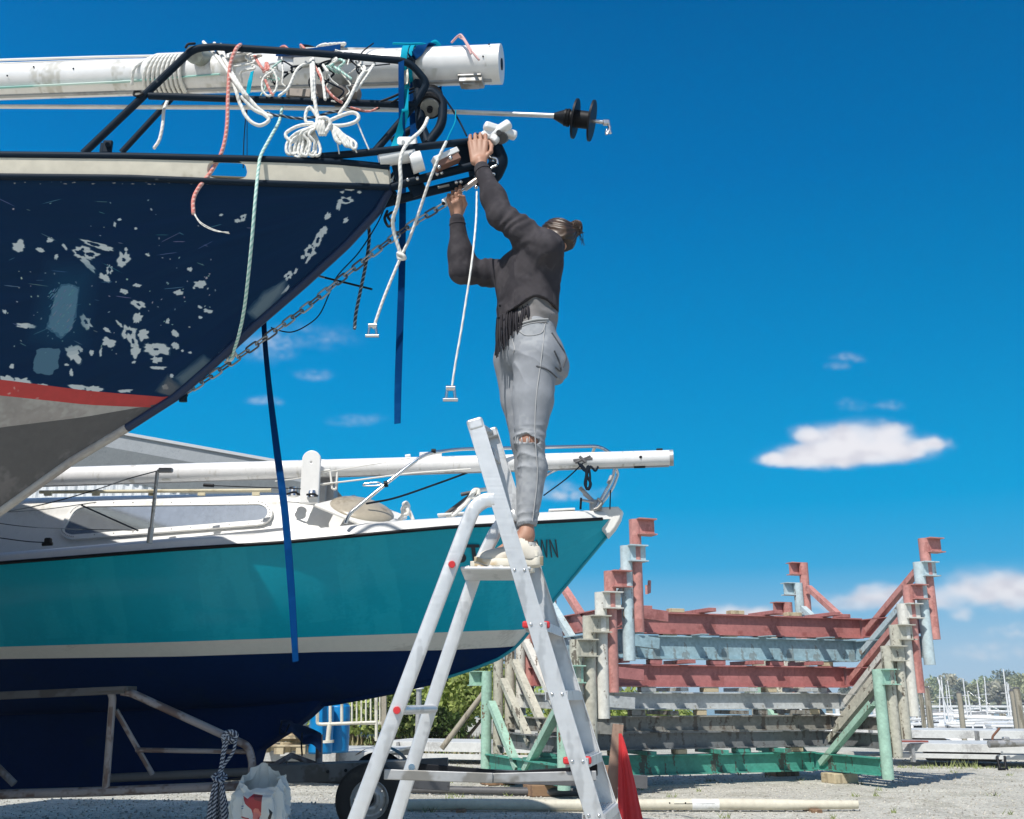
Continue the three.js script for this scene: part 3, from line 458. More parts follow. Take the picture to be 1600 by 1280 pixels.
// ---------------------------------------------------------------- the stack of boat cradles
const cradleMats = [];
{
  const al = THREE.MathUtils.degToRad(20), D = V(Math.cos(al), 0, -Math.sin(al)), Nr = V(Math.sin(al), 0, Math.cos(al)); // along the long beams; outwards to the camera's side
  const paint = (a, b, share) => mat({ tex: weather(a, b, { share: share + .06, cells: 5, sharp: .05, n: 512, grain: .26, streak: .45 }), rough: .6, bump: T.soft, bumpScale: .002 });
  const rust = [.15, .07, .035];
  const looks = [  // mint and red beams: darker than their posts, shade put into the paint
    ['mint green cradle, lowest of the stack, rust streaked, on wooden blocks', paint([.33, .52, .42], rust, .16), paint([.06, .29, .225], [.075, .09, .075], .28)],
    ['dark grey cradle with cream posts, second from the ground in the stack', paint([.44, .43, .36], [.13, .115, .09], .2), paint([.16, .17, .175], [.09, .085, .08], .3)],
    ['brownish grey cradle with cream posts, third from the ground in the stack', paint([.48, .465, .39], [.14, .115, .085], .18), paint([.24, .235, .21], [.13, .11, .09], .28)],
    ['off white cradle with a pale grey beam, fourth from the ground in the stack', paint([.58, .575, .53], [.17, .14, .11], .12), paint([.42, .44, .44], [.3, .29, .25], .15)],
    ['red oxide cradle below the pale blue one in the stack', paint([.46, .215, .19], [.38, .16, .14], .25), paint([.37, .145, .14], [.30, .11, .105], .25)],
    ['pale blue cradle with peeling paint, second from the top of the stack', paint([.42, .52, .55], [.22, .19, .16], .12), paint([.27, .40, .45], [.20, .25, .26], .18)],
    ['topmost red oxide cradle of the stack, its posts standing highest', paint([.47, .22, .195], [.38, .16, .14], .22), paint([.37, .15, .14], [.3, .11, .10], .22)],
  ];
  const A0 = PY(872, 11.9, 0).setY(0), L = 4.42, W = 2.42, sStep = .168, IN = 1.26, FW = .15, R = rng(31), YB = [.13, .446, .667, .946, 1.235, 1.595, 1.925], HB = [.25, .22, .20, .22, .29, .31, .29], h0 = YB[0];
  looks.forEach(([label, postM, beamM], k) => {
    const wob = (R() - .5) * .06, H = HB[k], gap = (k < 6 ? YB[k + 1] : YB[k] + H + .06) - YB[k] - H, at = (s, n, y) => A0.clone().addScaledVector(D, s + k * sStep + wob).addScaledVector(Nr, n).setY(YB[k] + y);
    const t = thing('boat_cradle', label, 'boat cradle', at(L / 2, -W / 2, 0), 'stacked boat cradles');
    const hp = [1.32, 1.30, 1.353, 1.354, 1.32, 1.275, 1.275][k], up = V(0, 1, 0);
    // long beams, front and back
    for (const n of [-IN]) part('long_beam', profile(at(.066, n, H / 2), at(L - .066, n, H / 2), iProfile(FW, H, .017, .013)), beamM, t);
    // cross beams let in between the long beams, low flats
    for (const s of [0.02, L - .02]) part('side_beam', profile(at(s, .085, H / 2), at(s, -W - .085, H / 2), iProfile(.12, H - .03, .014, .012)), beamM, t);
    for (const s of [L * .16, L * .38, L * .62, L * .84]) part('keel_chock', beam(at(s, -IN - .34, H + gap / 2), at(s, -IN + .34, H + gap / 2), .12, Math.max(.012, Math.min(.05, gap - .006))), beamM, t);
    // spacers on which the next cradle lies
    for (const n of [-IN]) for (const s of [.4, 1.3, 2.25, 3.2, 4.05]) part('spacer', box(0, 0, 0, .14 + .1 * R(), Math.max(.014, gap - .006), .13, .006).applyMatrix4(frameAt(at(s, n, H + gap / 2), at(s, n, H + gap / 2).add(Nr))), R() < .5 ? M.paleWood : beamM, t);
    for (const [s, n] of [[0, 0], [L, 0], [0, -W], [L, -W]]) {
      const sg = n === 0 ? 1 : -1, pr = .073;
      // round post, flattened base plate
      const foot = at(s, n + sg * (FW / 2 + pr + .006), .0), head = at(s, n + sg * (FW / 2 + pr + .006), hp);
      const post = [foot.clone().setY(foot.y - .02), head]; if (k > 0) post[0].y -= .06;
      part('post', [bar(post[0], post[1], pr, pr, 20)], postM, t);
      // the head: a short length of I section, standing out from the post
      const o = Nr.clone().multiplyScalar(sg), hd = head.clone().addScaledVector(o, pr * .8).setY(head.y - .095);
      part('head_bracket', [profile(hd.clone().addScaledVector(D, -sg * .01), hd.clone().addScaledVector(D, sg * (pr + .16)), iProfile(.17, .20, .014, .012))], postM, t);
      // raking brace, from half way up the post down to the side beam
      const b0 = at(s + (s ? -.03 : .03), n + sg * .03, hp * .68), b1 = at(s + (s ? -.03 : .03), n - sg * (n === 0 ? IN - .13 : W - IN - .13), H * .4);
      part('brace', [profile(b0, b1, cProfile(.075, .10, .009), D)], postM, t);
      if (k >= 2 && n === 0 && !s) part('stub', beam(at(.05, FW / 2 + pr, H * .5), at(.40, FW / 2 + pr - .03, H * .4), .10, .13), beamM, t);
    }
    if (k === 6) part('hook', [profile(at(.1, .17, H + .16), at(.12, .17, H + .16).addScaledVector(Nr, .02), [[-.0, -.08], [.14, -.05], [.17, .1], [.12, .1], [.10, .03], [0, .03]])], postM, t);
  });
  // the blocks it stands on
  const blk = (px, d, w, h, dd, label) => single('timber_block', box(...PY(px, d, h / 2).toArray(), w, h, dd, .012).applyMatrix4(new THREE.Matrix4()), M.paleWood, label, 'timber block', 'blocks under the cradle stack');
  const f = (s, n) => A0.clone().addScaledVector(D, s).addScaledVector(Nr, n);
  const put = (s, n, w, m, label) => { const c = f(s, n), g = box(0, 0, 0, w, h0 - .002, .3, .012); g.rotateY(al); g.translate(c.x, (h0 - .002) / 2, c.z); single('timber_block', g, m, label, 'timber block', 'blocks under the cradle stack'); };
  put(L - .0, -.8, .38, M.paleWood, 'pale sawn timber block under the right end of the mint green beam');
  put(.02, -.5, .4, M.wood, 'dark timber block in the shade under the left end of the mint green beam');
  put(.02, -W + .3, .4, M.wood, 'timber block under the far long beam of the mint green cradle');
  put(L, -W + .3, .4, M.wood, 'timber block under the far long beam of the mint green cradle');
}
// ---------------------------------------------------------------- hulls
// a hull on a centre line: B the bow, al its heading, b(s) half breadth, sheer(s) and keel(s) heights, pe(s) fullness
function makeHull({ B, al, half, sheerLine, stemLine, pe, tip = 0 }) {
  const A = V(-Math.cos(al), 0, -Math.sin(al)), N = V(-Math.sin(al), 0, Math.cos(al));
  const C = (s) => V(B.x, 0, B.z).addScaledVector(A, s), memo = new Map();
  const ys = (s) => { if (!memo.has(s)) { const c = C(s), g = c.clone().addScaledVector(N, half(s)); memo.set(s, [liftY(g.x, g.z, sheerLine), liftY(c.x, c.z, stemLine)]); } return memo.get(s); };
  const S = (s, u, side = 1) => { const [g, k] = ys(s), lat = half(s) * Math.pow(Math.max(u, 0), pe(s)); return C(s).addScaledVector(N, lat * side).setY(lerp(Math.min(k, g - .01), g, u)); };
  const uAt = (s, line) => { let lo = 0, hi = 1; for (let i = 0; i < 30; i++) { const m = (lo + hi) / 2, [px, py] = proj(S(s, m, 1)); if (py > line(px)) lo = m; else hi = m; } return (lo + hi) / 2; };
  const patch = (s0, s1, ns, nu, ua, ub, side, off = 0) => sheet(ns, nu, (i, j) => { const s = lerp(s0, s1, i), p = S(s, lerp(ua(s), ub(s), j), side); if (off) { const q = S(s + .01, lerp(ua(s), ub(s), j), side).sub(p), r = S(s, lerp(ua(s), ub(s), j) + .01, side).sub(p); const nn = q.cross(r).normalize(); if (nn.dot(N) * side < 0) nn.negate(); p.addScaledVector(nn, off); } return p; }, (i, j, p) => [lerp(s0, s1, i), lerp(ua(lerp(s0, s1, i)), ub(lerp(s0, s1, i)), j) * 2]);
  return { A, N, C, S, uAt, patch, half, ys };
}
const navy = {};
{
  const B = P(612, 291, 4.35), al = THREE.MathUtils.degToRad(20);
  const half = (s) => 1.62 * (1 - Math.exp(-(s + .03) / 1.95)) * (s > 5 ? 1 - .03 * (s - 5) ** 2 : 1);
  const sheerLine = poly([[-400, 268], [0, 273], [200, 275], [400, 283], [560, 288], [612, 290]]);
  const stemLine = poly([[-900, 1200], [-300, 980], [0, 800], [110, 722], [200, 668], [275, 620], [330, 572], [400, 508], [470, 448], [540, 384], [590, 330], [606, 300], [612, 291]]);
  const pe = (s) => lerp(1.2, .55, sstep(0, 5, s));
  const h = makeHull({ B, al, half, sheerLine, stemLine, pe });
  Object.assign(navy, h, { B, al });
  const boat = thing('navy_sailboat', 'navy blue sailboat with flaking paint, red stripe and cream bulwark, ashore at the left', 'sailboat', h.C(2.5).setY(.9));
  navy.thing = boat;
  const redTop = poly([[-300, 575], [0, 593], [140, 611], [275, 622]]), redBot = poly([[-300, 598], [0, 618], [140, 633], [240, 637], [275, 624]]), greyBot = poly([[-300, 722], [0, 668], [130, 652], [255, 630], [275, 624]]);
  const sEnd = 6.2, ramp = (line) => { const tab = []; for (let i = 0; i <= 124; i++) { const s = i * .05; tab.push(h.uAt(s, line)); } return (s) => { const k = clamp(s / .05, 0, 123.99), i = Math.floor(k); return lerp(tab[i], tab[i + 1], k - i); }; };
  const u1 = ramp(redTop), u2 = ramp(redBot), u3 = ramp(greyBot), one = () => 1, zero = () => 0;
  // flaked paint on the near topside: laid out along the hull (metres from the bow, height share)
  const canvas = document.createElement('canvas'); canvas.width = 2048; canvas.height = 1024;
  const g = canvas.getContext('2d'), R = rng(41), UW = 6.2, toXY = (s, u) => [s / UW * 2048, (1 - u) * 1024];
  g.fillStyle = 'rgb(0,39,73)'; g.fillRect(0, 0, 2048, 1024);
  for (let i = 0; i < 1600; i++) { const a = R() * .06; g.fillStyle = R() < .5 ? `rgba(20,60,100,${a})` : `rgba(0,20,50,${a})`; g.beginPath(); g.ellipse(R() * 2048, R() * 1024, 10 + R() * 90, 4 + R() * 20, R() * .6 - .3, 0, 7); g.fill(); }
  // find the place on the hull seen in a direction
  const grid = []; for (let i = 0; i <= 140; i++) for (let j = 0; j <= 120; j++) { const s = i / 140 * 5 + .02, u = j / 120, [px, py] = proj(h.S(s, u, 1)); grid.push([px, py, s, u]); }
  const refine = (px, py, s, u) => { for (let i = 0; i < 5; i++) { const e = .004, a = proj(h.S(s, u, 1)), b = proj(h.S(s + e, u, 1)), c = proj(h.S(s, u + e, 1)), m00 = (b[0] - a[0]) / e, m10 = (b[1] - a[1]) / e, m01 = (c[0] - a[0]) / e, m11 = (c[1] - a[1]) / e, dt = m00 * m11 - m01 * m10, dx = px - a[0], dy = py - a[1]; if (Math.abs(dt) < 1) break; s = clamp(s + clamp((m11 * dx - m01 * dy) / dt, -.3, .3), .02, 6); u = clamp(u + clamp((m00 * dy - m10 * dx) / dt, -.2, .2), .002, .999); } return [s, u]; };
  const where = (px, py, near) => { if (near) return refine(px, py, ...near); let best = 1e9, r = grid[0]; for (const q of grid) { const d = (q[0] - px) ** 2 + (q[1] - py) ** 2; if (d < best) { best = d; r = q; } } return refine(px, py, r[2], r[3]); };
  // a torn flake with an uneven rim
  const flake = (px, py, rx, ry, rot = 0, hole = 0, tone = [196, 204, 208], rough = .45) => {
    const c0 = where(px, py), n = 40, z = R() * 100;
    const ring = (f) => { g.beginPath(); for (let i = 0; i <= n; i++) { const a = i / n * 2 * Math.PI, r = f * (1.05 - 1.5 * rough + 3 * rough * fbm(Math.cos(a) * 2.3 + z, Math.sin(a) * 2.3 + z, f < .8 ? 4 : 1, 4) ** 1.2), ex = Math.cos(a) * rx * r, ey = Math.sin(a) * ry * r, c = Math.cos(rot), s = Math.sin(rot), [X, Y] = toXY(...where(px + ex * c - ey * s, py + ex * s + ey * c, c0)); i ? g.lineTo(X, Y) : g.moveTo(X, Y); } g.closePath(); };
    g.fillStyle = `rgba(${tone.map((v) => v - 50)},.35)`; ring(1.14); g.fill(); g.fillStyle = `rgb(${tone})`; ring(1); g.fill();
    if (hole) { g.fillStyle = 'rgb(0,39,73)'; ring(hole); g.fill(); }
  };
  for (const f of [[30, 385, 11, 9], [62, 390, 6, 3, .3], [78, 375, 5, 4], [101, 386, 6, 2, .9], [88, 401, 3, 5, .4], [148, 382, 27, 4, .28, .55], [165, 388, 14, 4, .2], [128, 395, 16, 10, .25, .6], [142, 398, 12, 6, .2, .5], [136, 412, 16, 5, .75], [193, 406, 9, 11, .1, .3], [171, 421, 5, 7, 0, .5], [163, 434, 9, 5, .6], [187, 343, 3, 2], [179, 351, 2, 4], [212, 357, 2, 2], [197, 390, 3, 3], [230, 398, 4, 2, .6], [312, 444, 9, 6], [279, 457, 7, 4], [303, 450, 2, 2], [193, 455, 6, 4, .3], [214, 446, 6, 3], [297, 421, 4, 3], [325, 486, 7, 3, .2], [312, 480, 4, 2, .5], [313, 496, 4, 2], [216, 476, 11, 6, .6, .3], [215, 497, 6, 8, .4], [134, 503, 7, 14, -.5, .3], [40, 509, 13, 4, .1], [7, 487, 4, 3, .6], [186, 506, 8, 2, .8], [201, 520, 10, 13, -.3, .45], [208, 534, 7, 14, -.4, .3], [223, 522, 8, 10, -.3], [244, 546, 20, 9, .1, .2], [170, 535, 10, 7, .3], [167, 516, 7, 3, .5], [212, 550, 7, 9, .2], [273, 521, 7, 4, .8], [274, 540, 6, 5, .8], [262, 502, 3, 4], [297, 551, 3, 2], [114, 551, 10, 16, -.6], [125, 545, 3, 6, -.5], [157, 551, 2, 6], [143, 551, 3, 4], [111, 583, 3, 6], [247, 575, 11, 3, .1], [245, 562, 8, 4], [242, 562, 4, 6], [209, 566, 3, 2], [104, 570, 4, 2], [18, 573, 4, 4], [10, 592, 10, 5, .1], [32, 597, 13, 6, .1], [66, 603, 9, 3, .1], [122, 605, 16, 4, .1], [146, 607, 13, 5], [195, 611, 10, 3], [380, 340, 4, 6, .4, .3], [345, 336, 3, 2], [371, 345, 4, 3], [540, 313, 10, 5, .1, .6], [530, 320, 4, 8, .3], [512, 338, 4, 6, .5], [505, 361, 5, 12, .45], [496, 376, 6, 14, .5, .4], [484, 392, 9, 11, .5, .4], [473, 402, 3, 3], [482, 405, 2, 8, .5], [450, 431, 5, 7, .7, .3], [462, 424, 2, 5, .4], [545, 296, 8, 2, .1], [535, 300, 3, 2], [561, 300, 3, 2], [540, 345, 3, 5, .5], [447, 452, 8, 2, -.8], [370, 545, 10, 3, -.75], [346, 552, 14, 3, -.75], [258, 605, 5, 4], [268, 588, 3, 3], [285, 548, 2, 2]]) flake(...f);
  for (let i = 0; i < 130; i++) { const a = R(), px = 10 + 330 * R(), py = 300 + 280 * Math.sqrt(R()); if (py > 560 - (px > 250 ? (px - 250) : 0)) continue; flake(px, py, .6 + 1.6 * R() * a, .6 + 1.3 * R(), R() * 3, 0, [150 + 40 * R(), 165 + 35 * R(), 180]); }
  for (let i = 0; i < 40; i++) flake(20 + 400 * R(), 284 + 4 * R(), 3 * R(), .8, 0, 0, [150, 150, 155]);
  for (let i = 0; i < 46; i++) { const px = 5 + 480 * R(), py = 300 + 240 * R(); if (py > 560 - Math.max(0, px - 200) * .9) continue; flake(px, py, 3 + 16 * R(), .35 + .3 * R(), -.5 + R(), 0, [60 + 50 * R(), 92 + 40 * R(), 122 + 30 * R()], .3); }
  // sanded and primed patches
  const patch4 = (pts, style, rag = 1.6) => { g.fillStyle = style; g.beginPath(); const n = pts.length, z = R() * 50; for (let k = 0; k <= n * 8; k++) { const i = Math.floor(k / 8) % n, f = (k % 8) / 8, a = pts[i], b = pts[(i + 1) % n], qx = lerp(a[0], b[0], f), qy = lerp(a[1], b[1], f), [x, y] = toXY(...where(qx + rag * 3 * (fbm(qx / 5 + z, qy / 5, 1, 3) - .5), qy + rag * 3 * (fbm(qx / 5, qy / 5 + z, 2, 3) - .5))); k ? g.lineTo(x, y) : g.moveTo(x, y); } g.closePath(); g.fill(); };
  for (let k = 6; k >= 0; k--) { const e = k * 5; patch4([[98 - e, 432 - e], [130 + e, 434 - e], [122 + e, 475], [112 + e, 518 + e], [92, 528 + e], [66 - e, 512 + e], [80 - e, 470]], `rgba(20,74,104,.10)`); }
  patch4([[95, 444], [108, 443], [124, 448], [119, 492], [112, 516], [104, 520], [96, 530], [88, 524], [72, 513], [77, 492], [83, 477], [88, 460]], 'rgba(96,135,160,.55)'); patch4([[96, 447], [108, 446], [122, 451], [117, 492], [110, 514], [96, 526], [75, 511], [79, 492], [86, 462]], 'rgba(98,138,162,.6)', 2.4); for (let i = 0; i < 60; i++) { const px = 78 + 40 * R(), py = 452 + 66 * R(); flake(px, py, 1 + 5 * R(), .4 + .5 * R(), -.9, 0, [80 + 40 * R(), 118 + 30 * R(), 145 + 20 * R()]); }
  patch4([[58, 545], [94, 545], [90, 575], [80, 586], [55, 584], [50, 570]], 'rgba(92,128,150,.85)', 2.4);
  for (let k = 5; k >= 0; k--) { const e = k * 2.4; patch4([[395 - e, 488], [412, 466 - e], [438 + e, 446 - e], [436 + e, 456], [404, 496 + e]], 'rgba(120,132,140,.25)'); patch4([[282 - e, 590], [318, 565 - e], [330 + e, 570], [290, 602 + e]], 'rgba(110,122,130,.25)'); patch4([[252 - e, 612], [262, 596 - e], [276 + e, 606], [268, 620]], 'rgba(120,112,112,.22)'); }
  const tex = new THREE.CanvasTexture(canvas); tex.colorSpace = THREE.SRGBColorSpace; tex.wrapS = tex.wrapT = THREE.ClampToEdgeWrapping;
  const navyM = mat({ tex, rough: .55, specularIntensity: .15, clearcoat: .06, clearcoatRoughness: .25 });
  const farM = mat({ color: [.001, .016, .06], rough: .5 });
  const shell = (s0, s1, ns, nu, ua, ub, side) => { const q = h.patch(s0, s1, ns, nu, ua, ub, side); const p = q.attributes.uv, pos = q.attributes.position; let i = 0; for (let a = 0; a <= ns; a++) for (let b = 0; b <= nu; b++, i++) { const s = lerp(s0, s1, a / ns); p.setXY(i, s / UW, lerp(ua(s), ub(s), b / nu)); } return q; };
  part('hull', shell(0, sEnd, 120, 36, u1, one, 1), navyM, boat);
  part('hull', shell(0, sEnd, 60, 14, u1, one, -1), farM, boat);
  const redM = mat({ tex: weather([.47, .035, .035], [.62, .50, .46], { share: .16, cells: 9, sharp: .04 }), rough: .5 });
  const lg = mat({ tex: weather([.40, .375, .35], [.33, .30, .28], { share: .4, cells: 6 }), rough: .85 }), dg = mat({ tex: weather([.105, .10, .10], [.15, .14, .14], { share: .35, cells: 7, n: 512 }), rough: .9, bump: T.fine, bumpScale: .002 });  // pale grey for the upper band, darker grey for the bottom below
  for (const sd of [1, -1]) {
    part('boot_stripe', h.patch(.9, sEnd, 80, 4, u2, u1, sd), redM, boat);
    part('grey_band', h.patch(.9, sEnd, 80, 6, u3, u2, sd), lg, boat, 'light grey band below the red stripe');
    part('bottom', h.patch(0, sEnd, 90, 20, zero, u3, sd), dg, boat, 'dark grey lower part of the bottom');
  }
  // rounded stem
  { const pts = []; for (let i = 0; i <= 26; i++) pts.push(h.S(.015 + i * .055, 0, 1)); part('stem', sweep(pts, .022, 8), farM, boat); const p2 = []; for (let i = 26; i <= 100; i++) p2.push(h.S(.015 + i * .055, 0, 1)); part('keel_edge', sweep(p2, .022, 8), lg, boat); }
  part('fin_keel', sheet(12, 4, (u, v) => { const s = 3.2 + 2.8 * u, k = h.S(s, 0, 1); return k.setY(lerp(k.y + .3, .25, v)).addScaledVector(h.N, Math.sin(u * Math.PI) * .1); }), dg, boat);
  // bulwark, with the opening for the mooring lines
  const railLine = poly([[-400, 236], [0, 241], [200, 243], [400, 248], [520, 252], [604, 260], [640, 264]]);
  const bw = (side) => { const memo = new Map(); return (s) => { if (!memo.has(s)) { const a = h.S(s, 1, 1), c = a.clone().addScaledVector(h.N, .03); memo.set(s, Math.max(.03, liftY(c.x, c.z, railLine) - a.y)); } return memo.get(s); }; };
  const bh = bw(), edge = (s, v, side, t = 0) => { const a = h.S(s, 1, side); return a.addScaledVector(h.N, side * (.02 * v + t)).setY(a.y + bh(s) * v); };
  const sOf = (px) => { let lo = 0, hi = 6; for (let i = 0; i < 40; i++) { const m = (lo + hi) / 2; if (proj(edge(m, .5, 1))[0] > px) lo = m; else hi = m; } return (lo + hi) / 2; };
  const sa = sOf(386), sb = sOf(323), th = .022;
  const strip = (s0, s1, n, v0, v1, side) => [0, -th].map((t) => sheet(n, 4, (i, j) => { const s = lerp(s0, s1, i); return edge(s, lerp(v0(s), v1(s), j), side, t); }));
  const open = (s) => { const q = Math.abs((s - (sa + sb) / 2) / ((sb - sa) / 2)); return Math.pow(Math.max(0, 1 - Math.pow(q, 5)), .5); };
  const loA = (s) => .42 - .36 * open(s), hiA = (s) => .42 + .50 * open(s);
  part('bulwark', [...strip(.0, sa, 40, zero, one, 1), ...strip(sb, sEnd, 50, zero, one, 1), ...strip(sa, sb, 40, zero, loA, 1), ...strip(sa, sb, 40, hiA, one, 1), sheet(40, 1, (i, j) => { const s = lerp(sa, sb, i); return edge(s, loA(s), 1, -th * j); }), sheet(40, 1, (i, j) => { const s = lerp(sa, sb, i); return edge(s, hiA(s), 1, -th * j); })], M.cream, boat, 'cream bulwark with a rounded opening');
  part('bulwark', strip(.0, sEnd, 60, zero, one, -1), M.cream, boat);
  // rubbing strake and capping rail
  for (const sd of [1, -1]) {
    const c1 = [], c2 = []; for (let i = 0; i <= 100; i++) { const s = sEnd * i / 100; c1.push(edge(s, 1.06, sd, -th / 2)); c2.push(h.S(s, 1, sd).add(V(0, -.012, 0)).addScaledVector(h.N, sd * .004)); }
    part('capping_rail', sweep(c1, .019, 8), M.navyTube, boat); part('rubbing_strake', sweep(c2, .016, 8), M.navyTube, boat);
  }
  part('deck', sheet(50, 8, (u, v) => { const s = lerp(.05, sEnd, u), a = h.S(s, 1, 1), b = h.S(s, 1, -1), p = a.lerp(b, v); return p.setY(p.y + .02 + .08 * Math.sin(v * Math.PI) * h.half(s)); }), M.cream, boat);
  part('transom', sheet(6, 6, (u, v) => { const a = h.S(sEnd, v, 1), b = h.S(sEnd, v, -1); return a.lerp(b, u); }), farM, boat);
  // a low coachroof well aft, outside what the camera sees but not what the sun sees
  navy.edge = edge; navy.sOf = sOf;
}
// ---------------------------------------------------------------- rails, bowsprit and stem gear of the navy boat
{
  const boat = navy.thing, m = M.navyTube, d = 4.2, r = .0185;
  const p = (x, y, dd = d) => P(x, y, dd);
  // pulpit: near loop, middle rail, far loop
  part('pulpit', pipe([p(130, 240, 4.22), p(302, 76, 4.22), p(336, 73, 4.22), p(480, 82, 4.25), p(640, 96, 4.3), p(668, 130, 4.34), p(646, 166, 4.36), p(586, 236, 4.36)], r, .12), m, boat, 'near loop of the dark tube pulpit');
  part('pulpit', pipe([p(640, 95, 4.34), p(660, 100, 4.6), p(500, 84, 5.1), p(336, 80, 5.4), p(190, 238, 5.4)], r, .12), m, boat);
  part('middle_rail', bar(p(232, 150, 4.22), p(648, 164, 4.35), r * .95), m, boat);
  part('middle_rail', bar(p(640, 163, 4.42), p(260, 150, 5.4), r * .8), m, boat);
  part('pulpit_leg', [bar(p(652, 128, 4.44), p(658, 198, 4.44), .026), bar(p(658, 198, 4.44), p(668, 224, 4.42), .026), bar(p(612, 222, 4.5), p(648, 199, 4.48), .02)], m, boat);
  // lifting lug on the rail
  part('lug', [box(...p(168, 230, 4.2).toArray(), .045, .07, .02, .01), bar(p(168, 226, 4.19), p(168, 226, 4.17), .012), box(...p(160, 232, 4.21).toArray(), .02, .055, .02, .004)], m, boat);
  part('stanchion_eye', [tube([p(290, 74, 4.19), p(294, 69, 4.19), p(304, 68, 4.2)], .006), tube([p(210, 143, 4.2), p(209, 148, 4.2), p(214, 150, 4.2), p(222, 147, 4.2), p(219, 143, 4.2), p(211, 143, 4.2)], .006)], M.black, boat);
  // drum bracket: the forward loop
  part('drum_bracket', pipe([p(668, 224, 4.42), p(691, 196, 4.42), p(692, 158, 4.42), p(676, 143, 4.42), p(660, 146, 4.42)], .024, .07), m, boat);
  // bowsprit: top rail, two lower bars, end loop, side plates
  part('bowsprit', [pipe([p(488, 246, 4.22), p(560, 240, 4.25), p(746, 220, 4.34)], r, .1), pipe([p(606, 294, 4.36), p(640, 284, 4.36), p(745, 258, 4.38)], .022, .05), pipe([p(602, 317, 4.44), p(655, 303, 4.42), p(746, 281, 4.42)], .024, .05)], m, boat);
  part('end_loop', [pipe([p(742, 219, 4.34), p(772, 224, 4.36), p(784, 252, 4.37), p(772, 278, 4.39), p(744, 280, 4.42)], .036, .12), pipe([p(742, 222, 4.5), p(764, 228, 4.5), p(774, 252, 4.5), p(764, 274, 4.5), p(742, 278, 4.5)], .03, .12), beam(p(735, 234, 4.4), p(743, 278, 4.42), .075, .02), bar(p(770, 262, 4.3), p(768, 262, 4.5), .03)], m, boat, 'rounded black end of the bowsprit');
  for (const g of [beam(p(626, 240, 4.33), p(657, 305, 4.4), .085, .018, V(.3, .2, 1)), beam(p(720, 226, 4.34), p(727, 258, 4.38), .07, .018, V(.3, .2, 1)), beam(p(616, 243, 4.32), p(628, 292, 4.36), .05, .018, V(.3, .2, 1))]) part('side_plate', g, m, boat);
  part('roller', [bar(p(592, 250, 4.3), p(648, 240, 4.32), .038, .04, 14), bar(p(642, 256, 4.3), p(660, 251, 4.3), .052, .05, 18)], M.whitePaint, boat, 'white roller under the bowsprit rail');
  part('fairlead', [box(...p(636, 224, 4.36).toArray(), .10, .055, .05, .012), bar(p(630, 222, 4.34), p(630, 222, 4.32), .009)], M.whitePaint, boat);
  part('chock', [beam(p(677, 252, 4.28), p(714, 236, 4.32), .05, .028)], M.whitePaint, boat, 'white topped chock between the bowsprit bars');
  part('chock_base', [beam(p(680, 260, 4.3), p(716, 246, 4.33), .06, .04)], mat({ tex: weather([.22, .12, .09], [.12, .07, .05], {}), rough: .7 }), boat);
  part('bolt', [[704, 247, 4.27], [686, 261, 4.27], [652, 279, 4.33], [637, 281, 4.33], [683, 272, 4.34], [690, 270, 4.34], [713, 285, 4.38], [720, 284, 4.38], [770, 252, 4.31], [766, 270, 4.32], [744, 292, 4.38]].map(([x, y, dd]) => { const s = new THREE.SphereGeometry(.011, 8, 6); s.translate(...p(x, y, dd).toArray()); return s; }), M.steel, boat);
  part('wear_plate', [beam(p(684, 293, 4.385), p(702, 289, 4.385), .018, .006)], M.galv, boat, 'worn bright patch on the lower bowsprit bar');
  part('bail', tube([p(766, 246, 4.3), p(776, 249, 4.3), p(776, 258, 4.3), p(768, 262, 4.3), p(764, 270, 4.3), p(772, 272, 4.3)], .007), M.steel, boat);
  part('stem_fitting', [beam(p(262, 620, 4.86), p(288, 614, 4.78), .05, .03), bar(p(286, 606, 4.76), p(286, 628, 4.77), .02)], M.navyTube, boat, 'dark chain fitting at the foot of the stem');
  part('shackle', tube([p(605, 330, 4.4), p(601, 342, 4.4), p(607, 354, 4.4), p(612, 348, 4.4), p(606, 338, 4.4), p(614, 332, 4.4), p(616, 345, 4.4)], .007), M.black, boat);

  // furling drum on the forestay, hung in the bracket
  const fd = thing('furling_drum', 'black furling drum with a grey disc, tied in the pulpit bracket above the bowsprit', 'furling drum', p(675, 175, 4.4));
  const ax = p(680, 175, 4.3).sub(p(668, 165, 4.5)).normalize();
  const c0 = p(674, 150, 4.50), c1 = p(672, 168, 4.42);
  part('drum', bar(c0, c1, .062, .062, 22), M.black, fd); part('disc', bar(c1, c1.clone().add(c1.clone().sub(c0).normalize().multiplyScalar(.012)), .05, .048, 26), mat({ tex: weather([.25, .25, .23], [.16, .16, .15], {}), rough: .5 }), fd, 'grey lower disc'); part('hub', bar(c1, c1.clone().add(c1.clone().sub(c0).normalize().multiplyScalar(.04)), .016, .014, 12), M.black, fd);

  // the forestay foil with its own black drum
  const ff = thing('headsail_foil', 'long pale headsail foil lying under the big mast with a black drum at its end', 'furling foil', p(898, 186, 4.35));
  const e0 = p(-160, 166, 5.0), e1 = p(420, 168, 4.75), e2 = p(866, 181, 4.45);
  part('foil', [sweep([e0, e1, p(640, 172, 4.6), e2], .0125, 10)], mat({ tex: weather([.62, .63, .62], [.48, .49, .49], {}), rough: .35, metal: .3 }), ff);
  const F0 = p(864, 181, 4.46);
  const fax = p(950, 192, 4.40).sub(p(864, 181, 4.44)).normalize(), al2 = (t) => F0.clone().addScaledVector(fax, t);
  part('bell', [bar(al2(0), al2(.062), .014, .040, 18), bar(al2(.062), al2(.072), .044, .044, 18), bar(al2(.078), al2(.088), .047, .045, 18), bar(al2(.07), al2(.112), .038, .038, 18)], M.black, ff); part('flange', bar(al2(.112), al2(.122), .100, .100, 32), M.black, ff, 'inner flange of the black drum');
